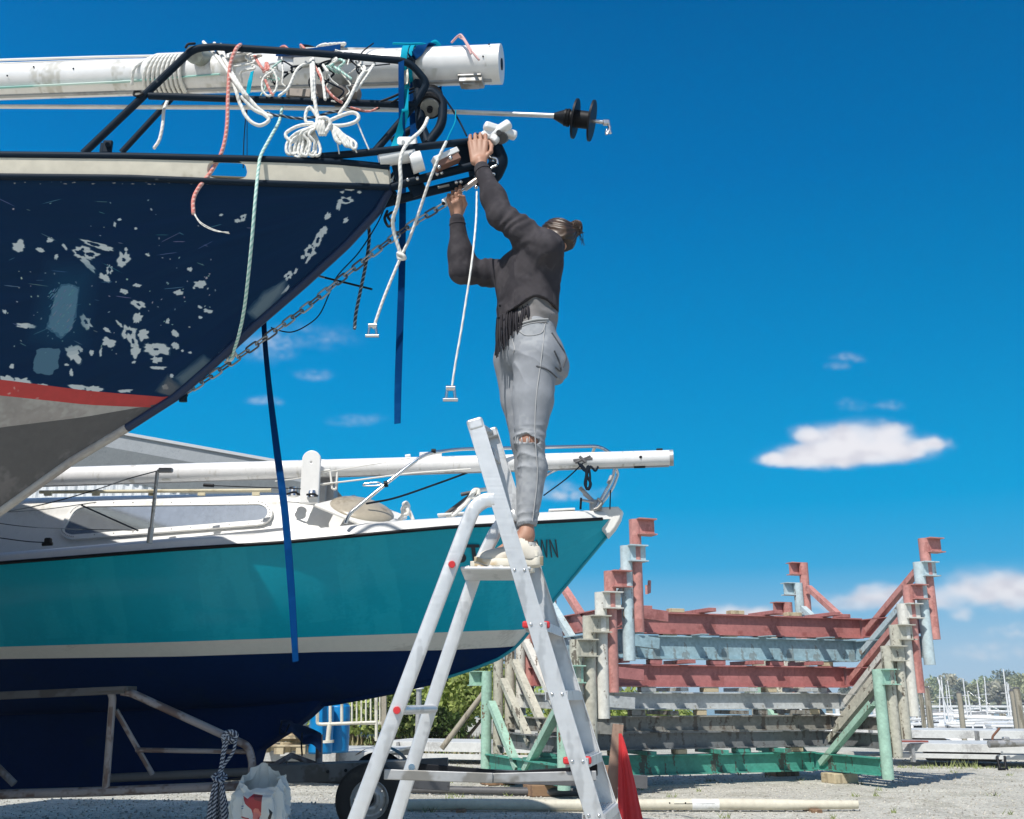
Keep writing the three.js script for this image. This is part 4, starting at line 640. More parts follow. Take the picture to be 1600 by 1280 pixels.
  part('spool', bar(al2(.12), al2(.20), .045, .045, 18), M.black, ff); part('flange', bar(al2(.198), al2(.208), .103, .103, 32), M.black, ff, 'outer flange of the black drum');
  part('toggle', [bar(al2(.20), al2(.272), .010), box(...al2(.278).toArray(), .035, .026, .026, .006), tube([al2(.285), al2(.297).add(V(0, -.025, 0)), al2(.287).add(V(0, -.055, 0)), al2(.275).add(V(.0, -.065, 0)), al2(.28).add(V(0, -.04, 0))], .006), bar(al2(.29), al2(.29).add(V(.008, -.06, 0)), .007)], M.steel, ff);

  // the white deck fitting that she steadies
  const w = thing('deck_fitting', 'white cross shaped fitting on top of the bowsprit end by the raised hand', 'deck fitting', p(780, 215, 4.33));
  const wm = M.whitePaint;
  const arm = (x0, y0, d0, x1, y1, d1, rr) => [beam(p(x0, y0, d0), p(x1, y1, d1), rr * 1.9, rr * 1.75, UPV, rr * .8)];
  part('arm', arm(756, 196, 4.30, 807, 213, 4.36, .025), wm, w); part('arm', arm(798, 192, 4.30, 758, 218, 4.34, .025), wm, w);
  part('block', [beam(p(752, 216, 4.33), p(774, 208, 4.34), .06, .05, UPV, .015), beam(p(768, 214, 4.31), p(778, 222, 4.31), .045, .04, UPV, .012)], wm, w); part('pivot', [bar(p(779, 207, 4.27), p(781, 206, 4.38), .012), bar(p(783, 216, 4.31), p(788, 213, 4.4), .03)], M.darkGrey, w);
}
// ---------------------------------------------------------------- the big mast lying on the pulpit
{
  const t = thing('mast', 'thick white mast lying above the navy boat, its capped heel pointing right', 'mast', P(400, 112, 4.6));
  const e = P(780, 100.5, 4.42), a0 = P(-260, 138, 4.95), ax = a0.clone().sub(e).normalize(), L = e.distanceTo(a0), side = V(0, 1, 0).cross(ax).normalize(), up = ax.clone().cross(side);
  const at = (s, u, v) => e.clone().addScaledVector(ax, s).addScaledVector(up, u).addScaledVector(side, v);
  const R = (s) => lerp(.099, .094, s / L), path = []; for (let i = 0; i <= 16; i++) path.push(at(L * i / 16, 0, 0));
  part('spar', sweep(path, (k) => lerp(.099, .095, k), 36, 1.0), M.mastWhite, t);
  part('heel_cap', [bar(at(-.012, 0, 0), at(.012, 0, 0), .101, .101, 36), bar(at(.0, 0, 0), at(.05, 0, 0), .1005, .1005, 36)], M.whitePaint, t); part('socket', bar(at(-.016, 0, .0), at(0, 0, 0), .03, .03, 16), M.black, t, 'dark hole in the heel cap');
  const px = (x) => { let lo = 0, hi = L; for (let i = 0; i < 40; i++) { const m = (lo + hi) / 2; if (proj(at(m, 0, 0))[0] > x) lo = m; else hi = m; } return lo; };
  // sail track below, bracket below the heel
  part('sail_track', beam(at(.03, -.1, .01), at(L, -.097, .01), .022, .012, up), M.grey, t);
  part('heel_bracket', [beam(at(px(759), -.115, .02), at(px(722), -.115, .02), .07, .035, up, .006), beam(at(px(757), -.098, .02), at(px(720), -.098, .02), .085, .012, up), beam(at(px(752), -.135, .02), at(px(728), -.135, .02), .05, .012, up)], M.galv, t);
  part('screw', [[768, .05], [760, -.02], [68, .02], [130, .0], [30, -.03]].map(([x, y]) => { const s = new THREE.SphereGeometry(.005, 6, 5); s.translate(...at(px(x), y, .099).toArray()); return s; }), M.black, t);
  part('mast_winch', [bar(at(px(326), .05, .06), at(px(326), -.0, .17), .05, .038, 18), bar(at(px(326), -.0, .17), at(px(327), -.01, .19), .045, .045, 18)], mat({ tex: weather([.27, .29, .25], [.16, .17, .15], {}), rough: .5 }), t, 'grey winch on the side of the mast');
  part('cleat', [beam(at(px(500), .10, .0), at(px(560), .105, .0), .03, .022, up), beam(at(px(395), .05, .085), at(px(365), .035, .085), .05, .03, up), bar(at(px(400), .04, .1), at(px(372), .02, .105), .035, .03)], M.galv, t);
  part('spreader_root', [beam(at(px(600), .1, .0), at(px(470), .103, .03), .05, .02, up), beam(at(px(560), -.0, .10), at(px(470), -.02, .10), .03, .05, up), bar(at(px(545), -.12, .06), at(px(545), -.15, .10), .05, .05, 14)], mat({ tex: weather([.38, .39, .38], [.18, .18, .17], { cells: 9 }), rough: .5 }), t);
  part('halyard', [0.104, .112].map((h, i) => sweep([at(px(300), h, .02 * i), at(px(150), h + .012, .02 * i), at(L, h + .02, .03 * i)], .0075, 7)), M.ropeWhite, t);
  part('halyard', [sweep([at(px(356), -.06, .085), at(px(200), -.078, .075), at(L, -.09, .055)], .006, 7)], M.ropeGreen, t);
  navy.mast = { at, px, R, up, side };
}
// ---------------------------------------------------------------- the turquoise sailboat
const teal = {};
{
  const B = P(963, 812, 7.9), al = THREE.MathUtils.degToRad(11);
  const half = (s) => 1.36 * Math.pow(1 - Math.exp(-(s + .02) / 1.45), .97) * (s > 4.6 ? 1 - .018 * (s - 4.6) ** 2 : 1);
  const sheerLine = poly([[-700, 925], [0, 881], [280, 859], [440, 849], [600, 834], [700, 825], [940, 812], [965, 811]]);
  const stemLine = poly([[-700, 1135], [0, 1120], [400, 1106], [520, 1097], [600, 1082], [690, 1061], [740, 1045], [780, 1029], [808, 1010], [828, 985], [870, 932], [920, 872], [950, 836], [963, 813]]);
  const pe = (s) => lerp(1.12, .36, sstep(0, 3.4, s));
  const h = makeHull({ B, al, half, sheerLine, stemLine, pe });
  Object.assign(teal, h);
  const boat = thing('turquoise_sailboat', 'turquoise sailboat with white stripe and long cabin window, on a trailer behind the stepladder', 'sailboat', h.C(3).setY(.7));
  const top = poly([[-700, 1028], [0, 1011], [280, 1003], [560, 993], [700, 988], [830, 983]]), bot = poly([[-700, 1046], [0, 1030], [280, 1026], [500, 1019], [700, 1016], [812, 1010]]);
  const sEnd = 7.0, tabOf = (line) => { const t = []; for (let i = 0; i <= 140; i++) t.push(h.uAt(i * .05, line)); return (s) => { const k = clamp(s / .05, 0, 139.99), i = Math.floor(k); return lerp(t[i], t[i + 1], k - i); }; };
  const u1 = tabOf(top), u2 = tabOf(bot), one = () => 1, zero = () => 0;
  const tealM = mat({ tex: weather([.0, .36, .495], [.006, .40, .53], { share: .35, cells: 3, grain: .06, streak: .7, n: 512 }), rough: .4, specularIntensity: .35, clearcoat: .15, clearcoatRoughness: .1 });
  const stripeM = M.gel, bottomM = mat({ tex: weather([.001, .016, .072], [.004, .02, .065], { share: .3, cells: 4 }), rough: .8, specularIntensity: .2 });
  for (const sd of [1, -1]) {
    part('hull', h.patch(0, sEnd, 110, 26, u1, one, sd), tealM, boat); part('boot_stripe', h.patch(.7, sEnd, 100, 5, u2, u1, sd), mat({ tex: weather([.66, .64, .58], [.52, .50, .45], { share: .25, cells: 3, grain: .05 }), rough: .4 }), boat); part('bottom', h.patch(0, sEnd, 100, 22, zero, u2, sd), bottomM, boat);
  }
  const tr = mat({ color: [.001, .27, .35], rough: .4 });
  { const a = [], b = []; for (let i = 0; i <= 20; i++) a.push(h.S(.02 + i * .068, 0, 1)); for (let i = 0; i <= 60; i++) b.push(h.S(1.38 + i * .09, 0, 1)); part('stem', sweep(a, .014, 8), tr, boat); part('keel_edge', sweep(b, .03, 8), bottomM, boat); }
  // fin and skeg
  {
    const out = [[505, 1092], [480, 1112], [455, 1131], [428, 1148], [402, 1166], [392, 1200], [330, 1214], [150, 1226], [-80, 1236], [-80, 1100]], c = h.C(0), nn = h.N;
    const pts = out.map(([x, y]) => onPlane(x, y, c, nn)), sh = new THREE.Shape(pts.map((q) => new THREE.Vector2(q.clone().sub(c).dot(h.A), q.y)));
    const g = new THREE.ExtrudeGeometry(sh, { depth: .16, bevelEnabled: true, bevelSize: .05, bevelThickness: .05, bevelSegments: 3 }); g.translate(0, 0, -.08);
    g.applyMatrix4(new THREE.Matrix4().makeBasis(h.A, UPV, h.A.clone().cross(UPV)).setPosition(c.x, 0, c.z)); part('keel', g, bottomM, boat);
  }
  // white deck edge above the dark rubber strip
  const railLine = poly([[-700, 905], [0, 864], [280, 840], [440, 831], [600, 815], [760, 805], [900, 798], [965, 797]]);
  const memo = new Map(), rh = (s) => { if (!memo.has(s)) { const a = h.S(s, 1, 1), c = a.clone().addScaledVector(h.N, -.035); memo.set(s, Math.max(.03, liftY(c.x, c.z, railLine) - a.y)); } return memo.get(s); };
  const edge = (s, v, sd) => { const a = h.S(s, 1, sd), lat = half(s), k = Math.min(.05 * v, lat * .6); return a.addScaledVector(h.N, sd * (.012 - k)).setY(a.y + rh(s) * v); };
  for (const sd of [1, -1]) {
    part('deck_edge', sheet(100, 6, (u, v) => { const s = lerp(0, sEnd, u), w = v * 1.3; return w <= 1 ? edge(s, w, sd) : edge(s, 1, sd).addScaledVector(h.N, -sd * Math.min((w - 1) * .5, half(s))).setY(edge(s, 1, sd).y + .008); }), M.gel, boat, 'white deck edge');
    const c = []; for (let i = 0; i <= 110; i++) c.push(edge(sEnd * i / 110 + .1, 0, sd).add(V(0, .002, 0)).addScaledVector(h.N, sd * .006)); part('rubber_strip', sweep(c, .014, 7), M.black, boat);
  }
  const dk = (s, v) => { const a = edge(s, 1, 1), b = edge(s, 1, -1); a.addScaledVector(h.N, -Math.min(.13, half(s))); b.addScaledVector(h.N, Math.min(.13, half(s))); const p = a.lerp(b, v); return p.setY(p.y + .006 + .07 * Math.sin(v * Math.PI) * half(s)); };
  part('deck', sheet(80, 10, (u, v) => dk(lerp(0, sEnd, u), v)), M.gel, boat);
  part('transom', sheet(6, 6, (u, v) => h.S(sEnd, v, 1).lerp(h.S(sEnd, v, -1), u)), tealM, boat);
  // bow cap
  { const c = h.C(0), pts = [[932, 797], [966, 796], [971, 801], [968, 812], [960, 826], [950, 838], [944, 830], [938, 818], [930, 812]].map(([x, y]) => onPlane(x, y, c, h.N)), sh = new THREE.Shape(pts.map((q) => new THREE.Vector2(q.clone().sub(c).dot(h.A), q.y))), g = new THREE.ExtrudeGeometry(sh, { depth: .10, bevelEnabled: true, bevelSize: .012, bevelThickness: .02, bevelSegments: 3 }); g.translate(0, 0, -.05); g.applyMatrix4(new THREE.Matrix4().makeBasis(h.A, UPV, h.A.clone().cross(UPV)).setPosition(c.x, 0, c.z)); part('bow_cap', g, M.gel, boat); }

  // cabin: leaning flat side walls under a rounded roof, sloping away forward
  const w = (s) => s < 2.5 ? lerp(.30, .64, sstep(1.5, 2.6, s)) : .64 + (s - 2.6) * .055;
  const roofLine = poly([[-700, 800], [0, 776], [180, 772], [430, 768], [490, 769], [520, 774], [560, 791], [604, 815], [700, 840]]);
  const mm = new Map(), ht = (s) => { if (!mm.has(s)) { const c = h.C(s).addScaledVector(h.N, w(s) * .55), y0 = dk(s, .5 - .5 * w(s) / half(s)).y; mm.set(s, Math.max(.0, liftY(c.x, c.z, roofLine) - y0)); } return mm.get(s); };
  const cabY = (s) => dk(s, clamp(.5 - .5 * w(s) / half(s), .05, .95)).y - .02;
  const sF = 1.75, sB = 6.1, wallTop = .66;
  const lean = (s) => Math.min(.13, w(s) * .3) ;
  const cab = (s, t) => { // t 0..1 near side to far side over the roof
    const H = ht(s) + .02, sd = t < .5 ? 1 : -1, q = t < .5 ? t * 2 : (1 - t) * 2, W0 = w(s), L0 = lean(s);
    let lat, y; if (q < .4) { const k = q / .4; lat = W0 - L0 * k; y = H * wallTop * k; } else { const k = (q - .4) / .6, a = k * Math.PI / 2; lat = (W0 - L0) * Math.cos(a) ** .75; y = H * (wallTop + (1 - wallTop) * Math.sin(a) ** .8 * 1.08); }
    return h.C(s).addScaledVector(h.N, sd * lat).setY(cabY(s) + y);
  };
  part('cabin', [sheet(90, 60, (u, v) => cab(lerp(sF, sB, u), v)), sheet(8, 30, (u, v) => cab(sB, v).lerp(h.C(sB).setY(cabY(sB)), u))], M.gel, boat);
  // the long window: fitted to the plane of the cabin side
  {
    const a = cab(3.0, .02), b = cab(5.6, .02), c = cab(4.2, .19), n = b.clone().sub(a).cross(c.clone().sub(a)).normalize(); if (n.dot(h.N) < 0) n.negate();
    const at = (px, py, off) => onPlane(px, py, a, n).addScaledVector(n, off + .016);
    const outline = (k) => { // a stadium that narrows forward; k shrinks it
      const tl = [112, 792], tr2 = [413, 785], bl = [104, 842], br = [405, 819], pts = [], arc = (cx, cy, rx, ry, a0, a1) => { for (let i = 0; i <= 10; i++) { const t = lerp(a0, a1, i / 10); pts.push([cx + Math.cos(t) * (rx - k), cy - Math.sin(t) * (ry - k)]); } };
      arc(403, 803, 24, 19.5, 1.45, -1.5); arc(118, 829, 23, 16, -1.63, -3.3); arc(140, 812, 33, 25, 2.75, 1.62); return pts; };
    const ring = (o, i, off0, off1) => { const A = o.map(([x, y]) => at(x, y, off0)), Bq = o.map(([x, y]) => at(x, y, off1)), Cq = i.map(([x, y]) => at(x, y, off1)), Dq = i.map(([x, y]) => at(x, y, off0)), rows = [A, Bq, Cq, Dq, A], N = o.length; const g = sheet(4, N, (u, v) => rows[Math.round(u * 4)][Math.round(v * N) % N].clone()); return toCreasedNormals(metres(g), .5); };
    const o = outline(0), i1 = outline(7), i2 = outline(6);
    const fr = part('window_frame', ring(o, i1, -.012, .012), M.gel, boat, 'white rounded window frame');
    const ctr = i2.reduce((s, q) => [s[0] + q[0] / i2.length, s[1] + q[1] / i2.length], [0, 0]);
    part('pane', sheet(1, i2.length, (u, v) => { const q = i2[Math.round(v * i2.length) % i2.length]; return at(lerp(q[0], ctr[0], u), lerp(q[1], ctr[1], u), .003); }), mat({ tex: weather([.56, .60, .62], [.48, .52, .54], { cells: 3 }), rough: .1, metal: .8, clearcoat: 1, clearcoatRoughness: .03 }), fr);
    part('screw', Array.from({ length: 30 }, (_, k) => { const m = outline(3.5), q = m[Math.floor(k / 30 * m.length)], s = new THREE.SphereGeometry(.006, 6, 5); s.translate(...at(q[0], q[1], .012).toArray()); return s; }).concat([150, 180, 210, 240, 270, 300, 330, 360, 390].flatMap((x) => [[x, lerp(788.5, 787.5, (x - 150) / 240)], [x, lerp(843.5, 822, (x - 120) / 290) - 3]].map(([a2, b2]) => { const s = new THREE.SphereGeometry(.006, 6, 5); s.translate(...at(a2, b2, .012).toArray()); return s; }))), M.galv, fr);
    teal.onSide = at;
  }
  // lettering on the bow, mostly hidden by the shoe
  {
    const fl = new FontLoader(), bold = await fl.loadAsync('fonts/droid/droid_sans_bold.typeface.json'), thin = await fl.loadAsync('fonts/droid/droid_sans_regular.typeface.json');
    const sOf = (px) => { let lo = 0, hi = 5; for (let i = 0; i < 40; i++) { const m = (lo + hi) / 2; if (proj(h.S(m, .86, 1))[0] > px) lo = m; else hi = m; } return lo; };
    const write = (font, text, px0, px1, y0, y1) => {
      const sh = font.generateShapes(text, 100), g = new THREE.ShapeGeometry(sh, 4); g.computeBoundingBox(); const b = g.boundingBox, p = g.attributes.position;
      for (let i = 0; i < p.count; i++) { const px = lerp(px0, px1, (p.getX(i) - b.min.x) / (b.max.x - b.min.x)), py = lerp(y1, y0, (p.getY(i) - b.min.y) / (b.max.y - b.min.y)), s = sOf(px), u = h.uAt(s, () => py), q = h.S(s, u, 1); q.addScaledVector(h.N, .012).add(V(0, -.004, 0)); p.setXYZ(i, q.x, q.y, q.z); }
      g.computeVertexNormals(); return g;
    };
    part('lettering', write(bold, 'STE', 709, 771, 850, 879), mat({ color: [.008, .02, .035], rough: .5 }), boat); part('lettering', write(thin, 'WN', 837, 868, 843, 871), mat({ color: [.008, .03, .045], rough: .5 }), boat);
  }
  // grab rail, stanchion and wires
  const on = (px, py, s) => P(px, py, s);
  const dn = 7.35;
  part('grab_rail', [bar(P(62, 769, 7.7), P(424, 766, 7.6), .014), ...[75, 150, 238, 315, 400].map((x) => beam(P(x - 6, 771, 7.68), P(x + 6, 771, 7.68), .02, .04))], mat({ tex: weather([.55, .50, .36], [.36, .31, .2], { cells: 6 }), rough: .6 }), boat, 'weathered cream grab rail on the cabin top');
  const st0 = P(235, 838, 7.05), st1 = P(246, 736, 7.0); const dA = P(120, 850, 7.1);
  part('stanchion', [bar(st0, st1, .013), bar(st0.clone().add(V(-.004, -.05, 0)), st0.clone().add(V(0, .06, 0)), .021), bar(st1, P(270, 735, 7.0), .012), beam(P(248, 735, 7.0), P(269, 735, 7.0), .03, .035)], M.galv, boat);
  part('lifeline', [tube([st1, P(198, 749, 7.05), P(145, 767, 7.15), P(60, 790, 7.2), P(-60, 812, 7.3)], .0045, { radial: 5 }), tube([P(-40, 803, 7.2), P(60, 797, 7.15), P(150, 785, 7.2)], .003, { radial: 5 }), tube([P(-40, 812, 7.1), P(30, 822, 7.1), P(90, 826, 7.15), P(210, 829, 7.1)], .003, { radial: 5 }), tube([P(128, 790, 7.12), P(168, 808, 7.05), P(215, 829, 7.05)], .0065, { radial: 6 }), tube([P(-20, 838, 7.0), P(40, 846, 7.0), P(75, 848, 7.02)], .004, { radial: 5 })], M.ropeDark, boat);
  part('deck_block', [box(...P(75, 846, 7.03).toArray(), .05, .05, .04, .012), bar(P(66, 851, 7.02), P(82, 850, 7.02), .012)], M.black, boat);
  part('turnbuckle', [bar(P(318, 758, 7.4), P(334, 759, 7.4), .013), bar(P(334, 759, 7.4), P(470, 764, 7.5), .004)], M.black, boat);
  // tabernacle that carries the mast foot, winches beside it
  {
    const c = P(484, 776, 7.72), w2 = .066, hgt = P(484, 718, 7.85).y - c.y + .03, s = new THREE.Shape(); s.moveTo(-w2, -.05); s.lineTo(w2, -.05); s.lineTo(w2, hgt - w2); s.absarc(0, hgt - w2, w2, 0, Math.PI, false); s.lineTo(-w2, -.05);
    const hole = new THREE.Path(); hole.absarc(0, hgt - .09, .014, 0, 7, true); s.holes.push(hole);
    const g = new THREE.ExtrudeGeometry(s, { depth: .03, bevelEnabled: true, bevelSize: .008, bevelThickness: .008, bevelSegments: 2, curveSegments: 20 }); g.translate(c.x, c.y, c.z - .01); const g2 = g.clone().translate(.05, -.02, -.22);
    part('tabernacle', [g], M.whitePaint, boat, 'white rounded tabernacle plate with a hole'); part('tabernacle', [g2], M.whitePaint, boat);
    part('mast_box', [box(...P(513, 758, 8.0).toArray(), .13, .36, .18, .01), box(...P(504, 770, 7.86).toArray(), .06, .16, .05, .01)], M.grey, boat, 'grey box between the tabernacle plates');
    part('deck_winch', [bar(P(458, 776, 7.75), P(458, 764, 7.75), .045, .032, 16), bar(P(488, 778, 7.7), P(488, 767, 7.7), .045, .03, 16), bar(P(458, 764, 7.75), P(458, 762, 7.75), .04, .04, 16)], M.steel, boat); part('winch_line', [tube([P(449, 772, 7.7), P(460, 769, 7.66), P(468, 773, 7.7), P(474, 771, 7.75)], .009, { radial: 6 }), tube([P(480, 773, 7.66), P(490, 772, 7.62), P(496, 775, 7.7)], .009, { radial: 6 })], M.black, boat);
    part('lashing', [[516, 737, 519, 764], [527, 738, 525, 765], [519, 764, 525, 765], [496, 736, 516, 735], [503, 757, 515, 756]].map(([a, b, c2, d]) => bar(P(a, b, 7.75), P(c2, d, 7.75), .009, .009, 6)), M.ropeWhite, boat);
  }
  // forehatch on the cabin slope
  {
    const a = P(524, 781, 7.75), b = P(608, 815, 7.6), dir = b.clone().sub(a), L = dir.length(), m4 = frameAt(a, b, V(.2, 1, .45).normalize());
    const g = new THREE.SphereGeometry(.5, 28, 14, 0, Math.PI * 2, 0, Math.PI / 2); g.scale(.50, .15, L); g.translate(0, 0, L / 2); g.applyMatrix4(m4);
    part('hatch_lens', g, mat({ tex: weather([.36, .32, .25], [.24, .20, .14], { cells: 3 }), rough: .35 }), boat, 'brownish domed forehatch'); const f = new RoundedBoxGeometry(.54, .03, L * 1.04, 2, .015); f.translate(0, -.01, L / 2); f.applyMatrix4(m4); part('hatch_frame', f, M.gel, boat);
  }
  // pulpit of polished tube
  const steel = M.steel, pn = 7.55;
  part('pulpit', pipe([P(540, 818, 7.25), P(546, 803, 7.25), P(608, 752, 7.3), P(664, 709, 7.4), P(716, 702, 7.5), P(938, 697, 7.75), P(962, 714, 7.8), P(958, 748, 7.8), P(929, 798, 7.8)], .014, .16), steel, boat);
  part('pulpit', pipe([P(962, 730, 7.82), P(966, 740, 7.84), P(958, 762, 7.84), P(932, 799, 7.84)], .013, .1), steel, boat);
  part('pulpit', pipe([P(930, 697, 7.9), P(920, 722, 8.2), P(866, 734, 8.4), P(840, 752, 8.5), P(800, 806, 8.5)], .013, .2), steel, boat);
  part('bow_roller', [bar(P(906, 762, 7.85), P(932, 789, 7.85), .017), bar(P(912, 772, 7.85), P(934, 790, 7.9), .012), box(...P(931, 791, 7.85).toArray(), .1, .1, .08, .02), bar(P(906, 781, 7.8), P(928, 785, 7.8), .01), tube([P(935, 780, 7.78), P(940, 786, 7.78), P(934, 794, 7.78), P(929, 796, 7.78)], .012), bar(P(956, 744, 7.8), P(951, 756, 7.8), .018)], M.galv, boat, 'bow roller and anchor fittings');
  part('stay_wire', [bar(P(908, 778, 7.75), P(907, 796, 7.75), .009), bar(P(954, 766, 7.8), P(953, 796, 7.8), .005)], M.black, boat);
  part('rail_clamp', [bar(P(600, 757, 7.3), P(606, 756, 7.3), .024), bar(P(674, 705, 7.42), P(681, 705, 7.42), .018)], M.black, boat);
  part('wire_eye', tube([P(598, 757, 7.3), P(590, 754, 7.3), P(570, 756, 7.3), P(569, 759, 7.3), P(588, 759, 7.3), P(597, 757, 7.3)], .006), steel, boat);
  // a spare pole and furled headsail on the foredeck
  part('deck_pole', [bar(P(697, 804, 7.9), P(742, 770, 8.0), .02), bar(P(706, 804, 7.8), P(746, 768, 7.9), .014), bar(P(720, 773, 8.0), P(790, 758, 8.0), .016)], M.darkGrey, boat); part('deck_rope', [tube([P(708, 806, 7.8), P(730, 785, 7.8), P(740, 767, 7.8), P(748, 766, 7.8), P(746, 776, 7.8), P(738, 778, 7.8), P(742, 768, 7.8), P(765, 764, 7.9)], .017, { pitch: .05 }), tube([P(700, 808, 7.82), P(724, 790, 7.82), P(739, 771, 7.82)], .016, { pitch: .05 })], M.ropeWhite, boat);
  part('deck_plate', beam(P(684, 806, 7.85), P(730, 803, 7.85), .12, .016), M.gel, boat); part('deck_plate', beam(P(857, 799, 7.8), P(898, 797, 7.8), .12, .016), M.gel, boat);
  single('rope_knot', [tube([P(624, 813, 7.5), P(633, 796, 7.5), P(631, 788, 7.49), P(635, 786, 7.48), P(638, 792, 7.5), P(632, 800, 7.48), P(629, 796, 7.48), P(634, 790, 7.47), P(640, 800, 7.5), P(645, 812, 7.5)], .016, { pitch: .05 }), tube([P(631, 793, 7.48), P(637, 797, 7.47), P(637, 803, 7.47), P(630, 803, 7.48), P(629, 797, 7.48)], .015, { pitch: .05 })], M.ropeWhite, 'short white knotted rope on the foredeck of the turquoise boat', 'rope');
}
// ---------------------------------------------------------------- its mast, lowered on deck
{
  const t = thing('mast', 'slim white mast lying lengthwise over the turquoise boat, its foot beyond the bow', 'mast', P(600, 722, 7.8));
  const a = P(1052, 715.5, 7.55), b = P(-140, 752, 8.3), path = []; for (let i = 0; i <= 20; i++) path.push(a.clone().lerp(b, i / 20));
  part('spar', sweep(path, (k) => lerp(.062, .078, k * 1.6 > 1 ? 1 : k * 1.6), 24), M.mastWhite, t);
  const ax = b.clone().sub(a).normalize(), at = (px, dy = 0, dz = 0) => { let lo = 0, hi = a.distanceTo(b); for (let i = 0; i < 40; i++) { const m = (lo + hi) / 2; if (proj(a.clone().addScaledVector(ax, m))[0] > px) lo = m; else hi = m; } return a.clone().addScaledVector(ax, lo).add(V(0, dy, dz)); };
  part('end_rim', bar(at(1053), at(1046), .0635, .0635, 24), M.galv, t); part('sail_track', beam(at(1045, -.062), at(60, -.075), .02, .018), M.grey, t);
  part('fitting', [bar(at(998, -.0, .05), at(1000, 0, .07), .01), beam(at(990, -.063), at(1008, -.063), .03, .02), beam(at(1026, .066), at(1036, .066), .04, .02)], M.black, t);
  part('mast_head', [beam(at(655, .085), at(690, .085), .01, .05), bar(at(633, .08), at(641, .085), .014)], M.whitePaint, t);
  part('sheave', [beam(at(895, -.01, .058), at(925, .0, .06), .02, .02), bar(at(905, .02, .06), at(914, -.03, .066), .012), bar(at(898, -.03, .062), at(922, .02, .062), .01)], M.darkGrey, t);
  single('cord_loop', [tube([P(908, 726, 7.5), P(916, 738, 7.5), P(914, 756, 7.5), P(919, 765, 7.5), P(923, 756, 7.5), P(917, 742, 7.5), P(921, 730, 7.5)], .011, { radial: 6 }), tube([P(904, 724, 7.5), P(914, 736, 7.5), P(919, 728, 7.5), P(922, 744, 7.5), P(921, 760, 7.5), P(916, 764, 7.5), P(917, 745, 7.5), P(922, 729, 7.5), P(930, 736, 7.5), P(934, 730, 7.5)], .009, { radial: 6 })], M.cord, 'dark cord looped round the slim mast above the turquoise bow', 'cord');
  single('cord', tube([P(911, 724, 7.5), P(885, 748, 7.6), P(850, 774, 7.7)], .006, { radial: 6 }), M.cord, 'thin dark cord running down from the slim mast behind the lower leg', 'cord');
  single('cord', tube([P(573, 787, 7.5), P(618, 778, 7.6), P(680, 757, 7.7), P(735, 737, 7.75)], .008, { radial: 6 }), M.cord, 'dark cord sagging below the slim mast over the forehatch', 'cord');
  single('cord', [tube([P(500, 757, 7.75), P(560, 750, 7.7), P(640, 740, 7.65), P(735, 733, 7.65)], .007, { radial: 6 }), tube([P(430, 752, 7.8), P(470, 747, 7.75), P(510, 738, 7.75), P(640, 716, 7.65)], .004, { radial: 5 })], M.ropeWhite, 'white line stretched along the slim mast from the tabernacle', 'line');
}
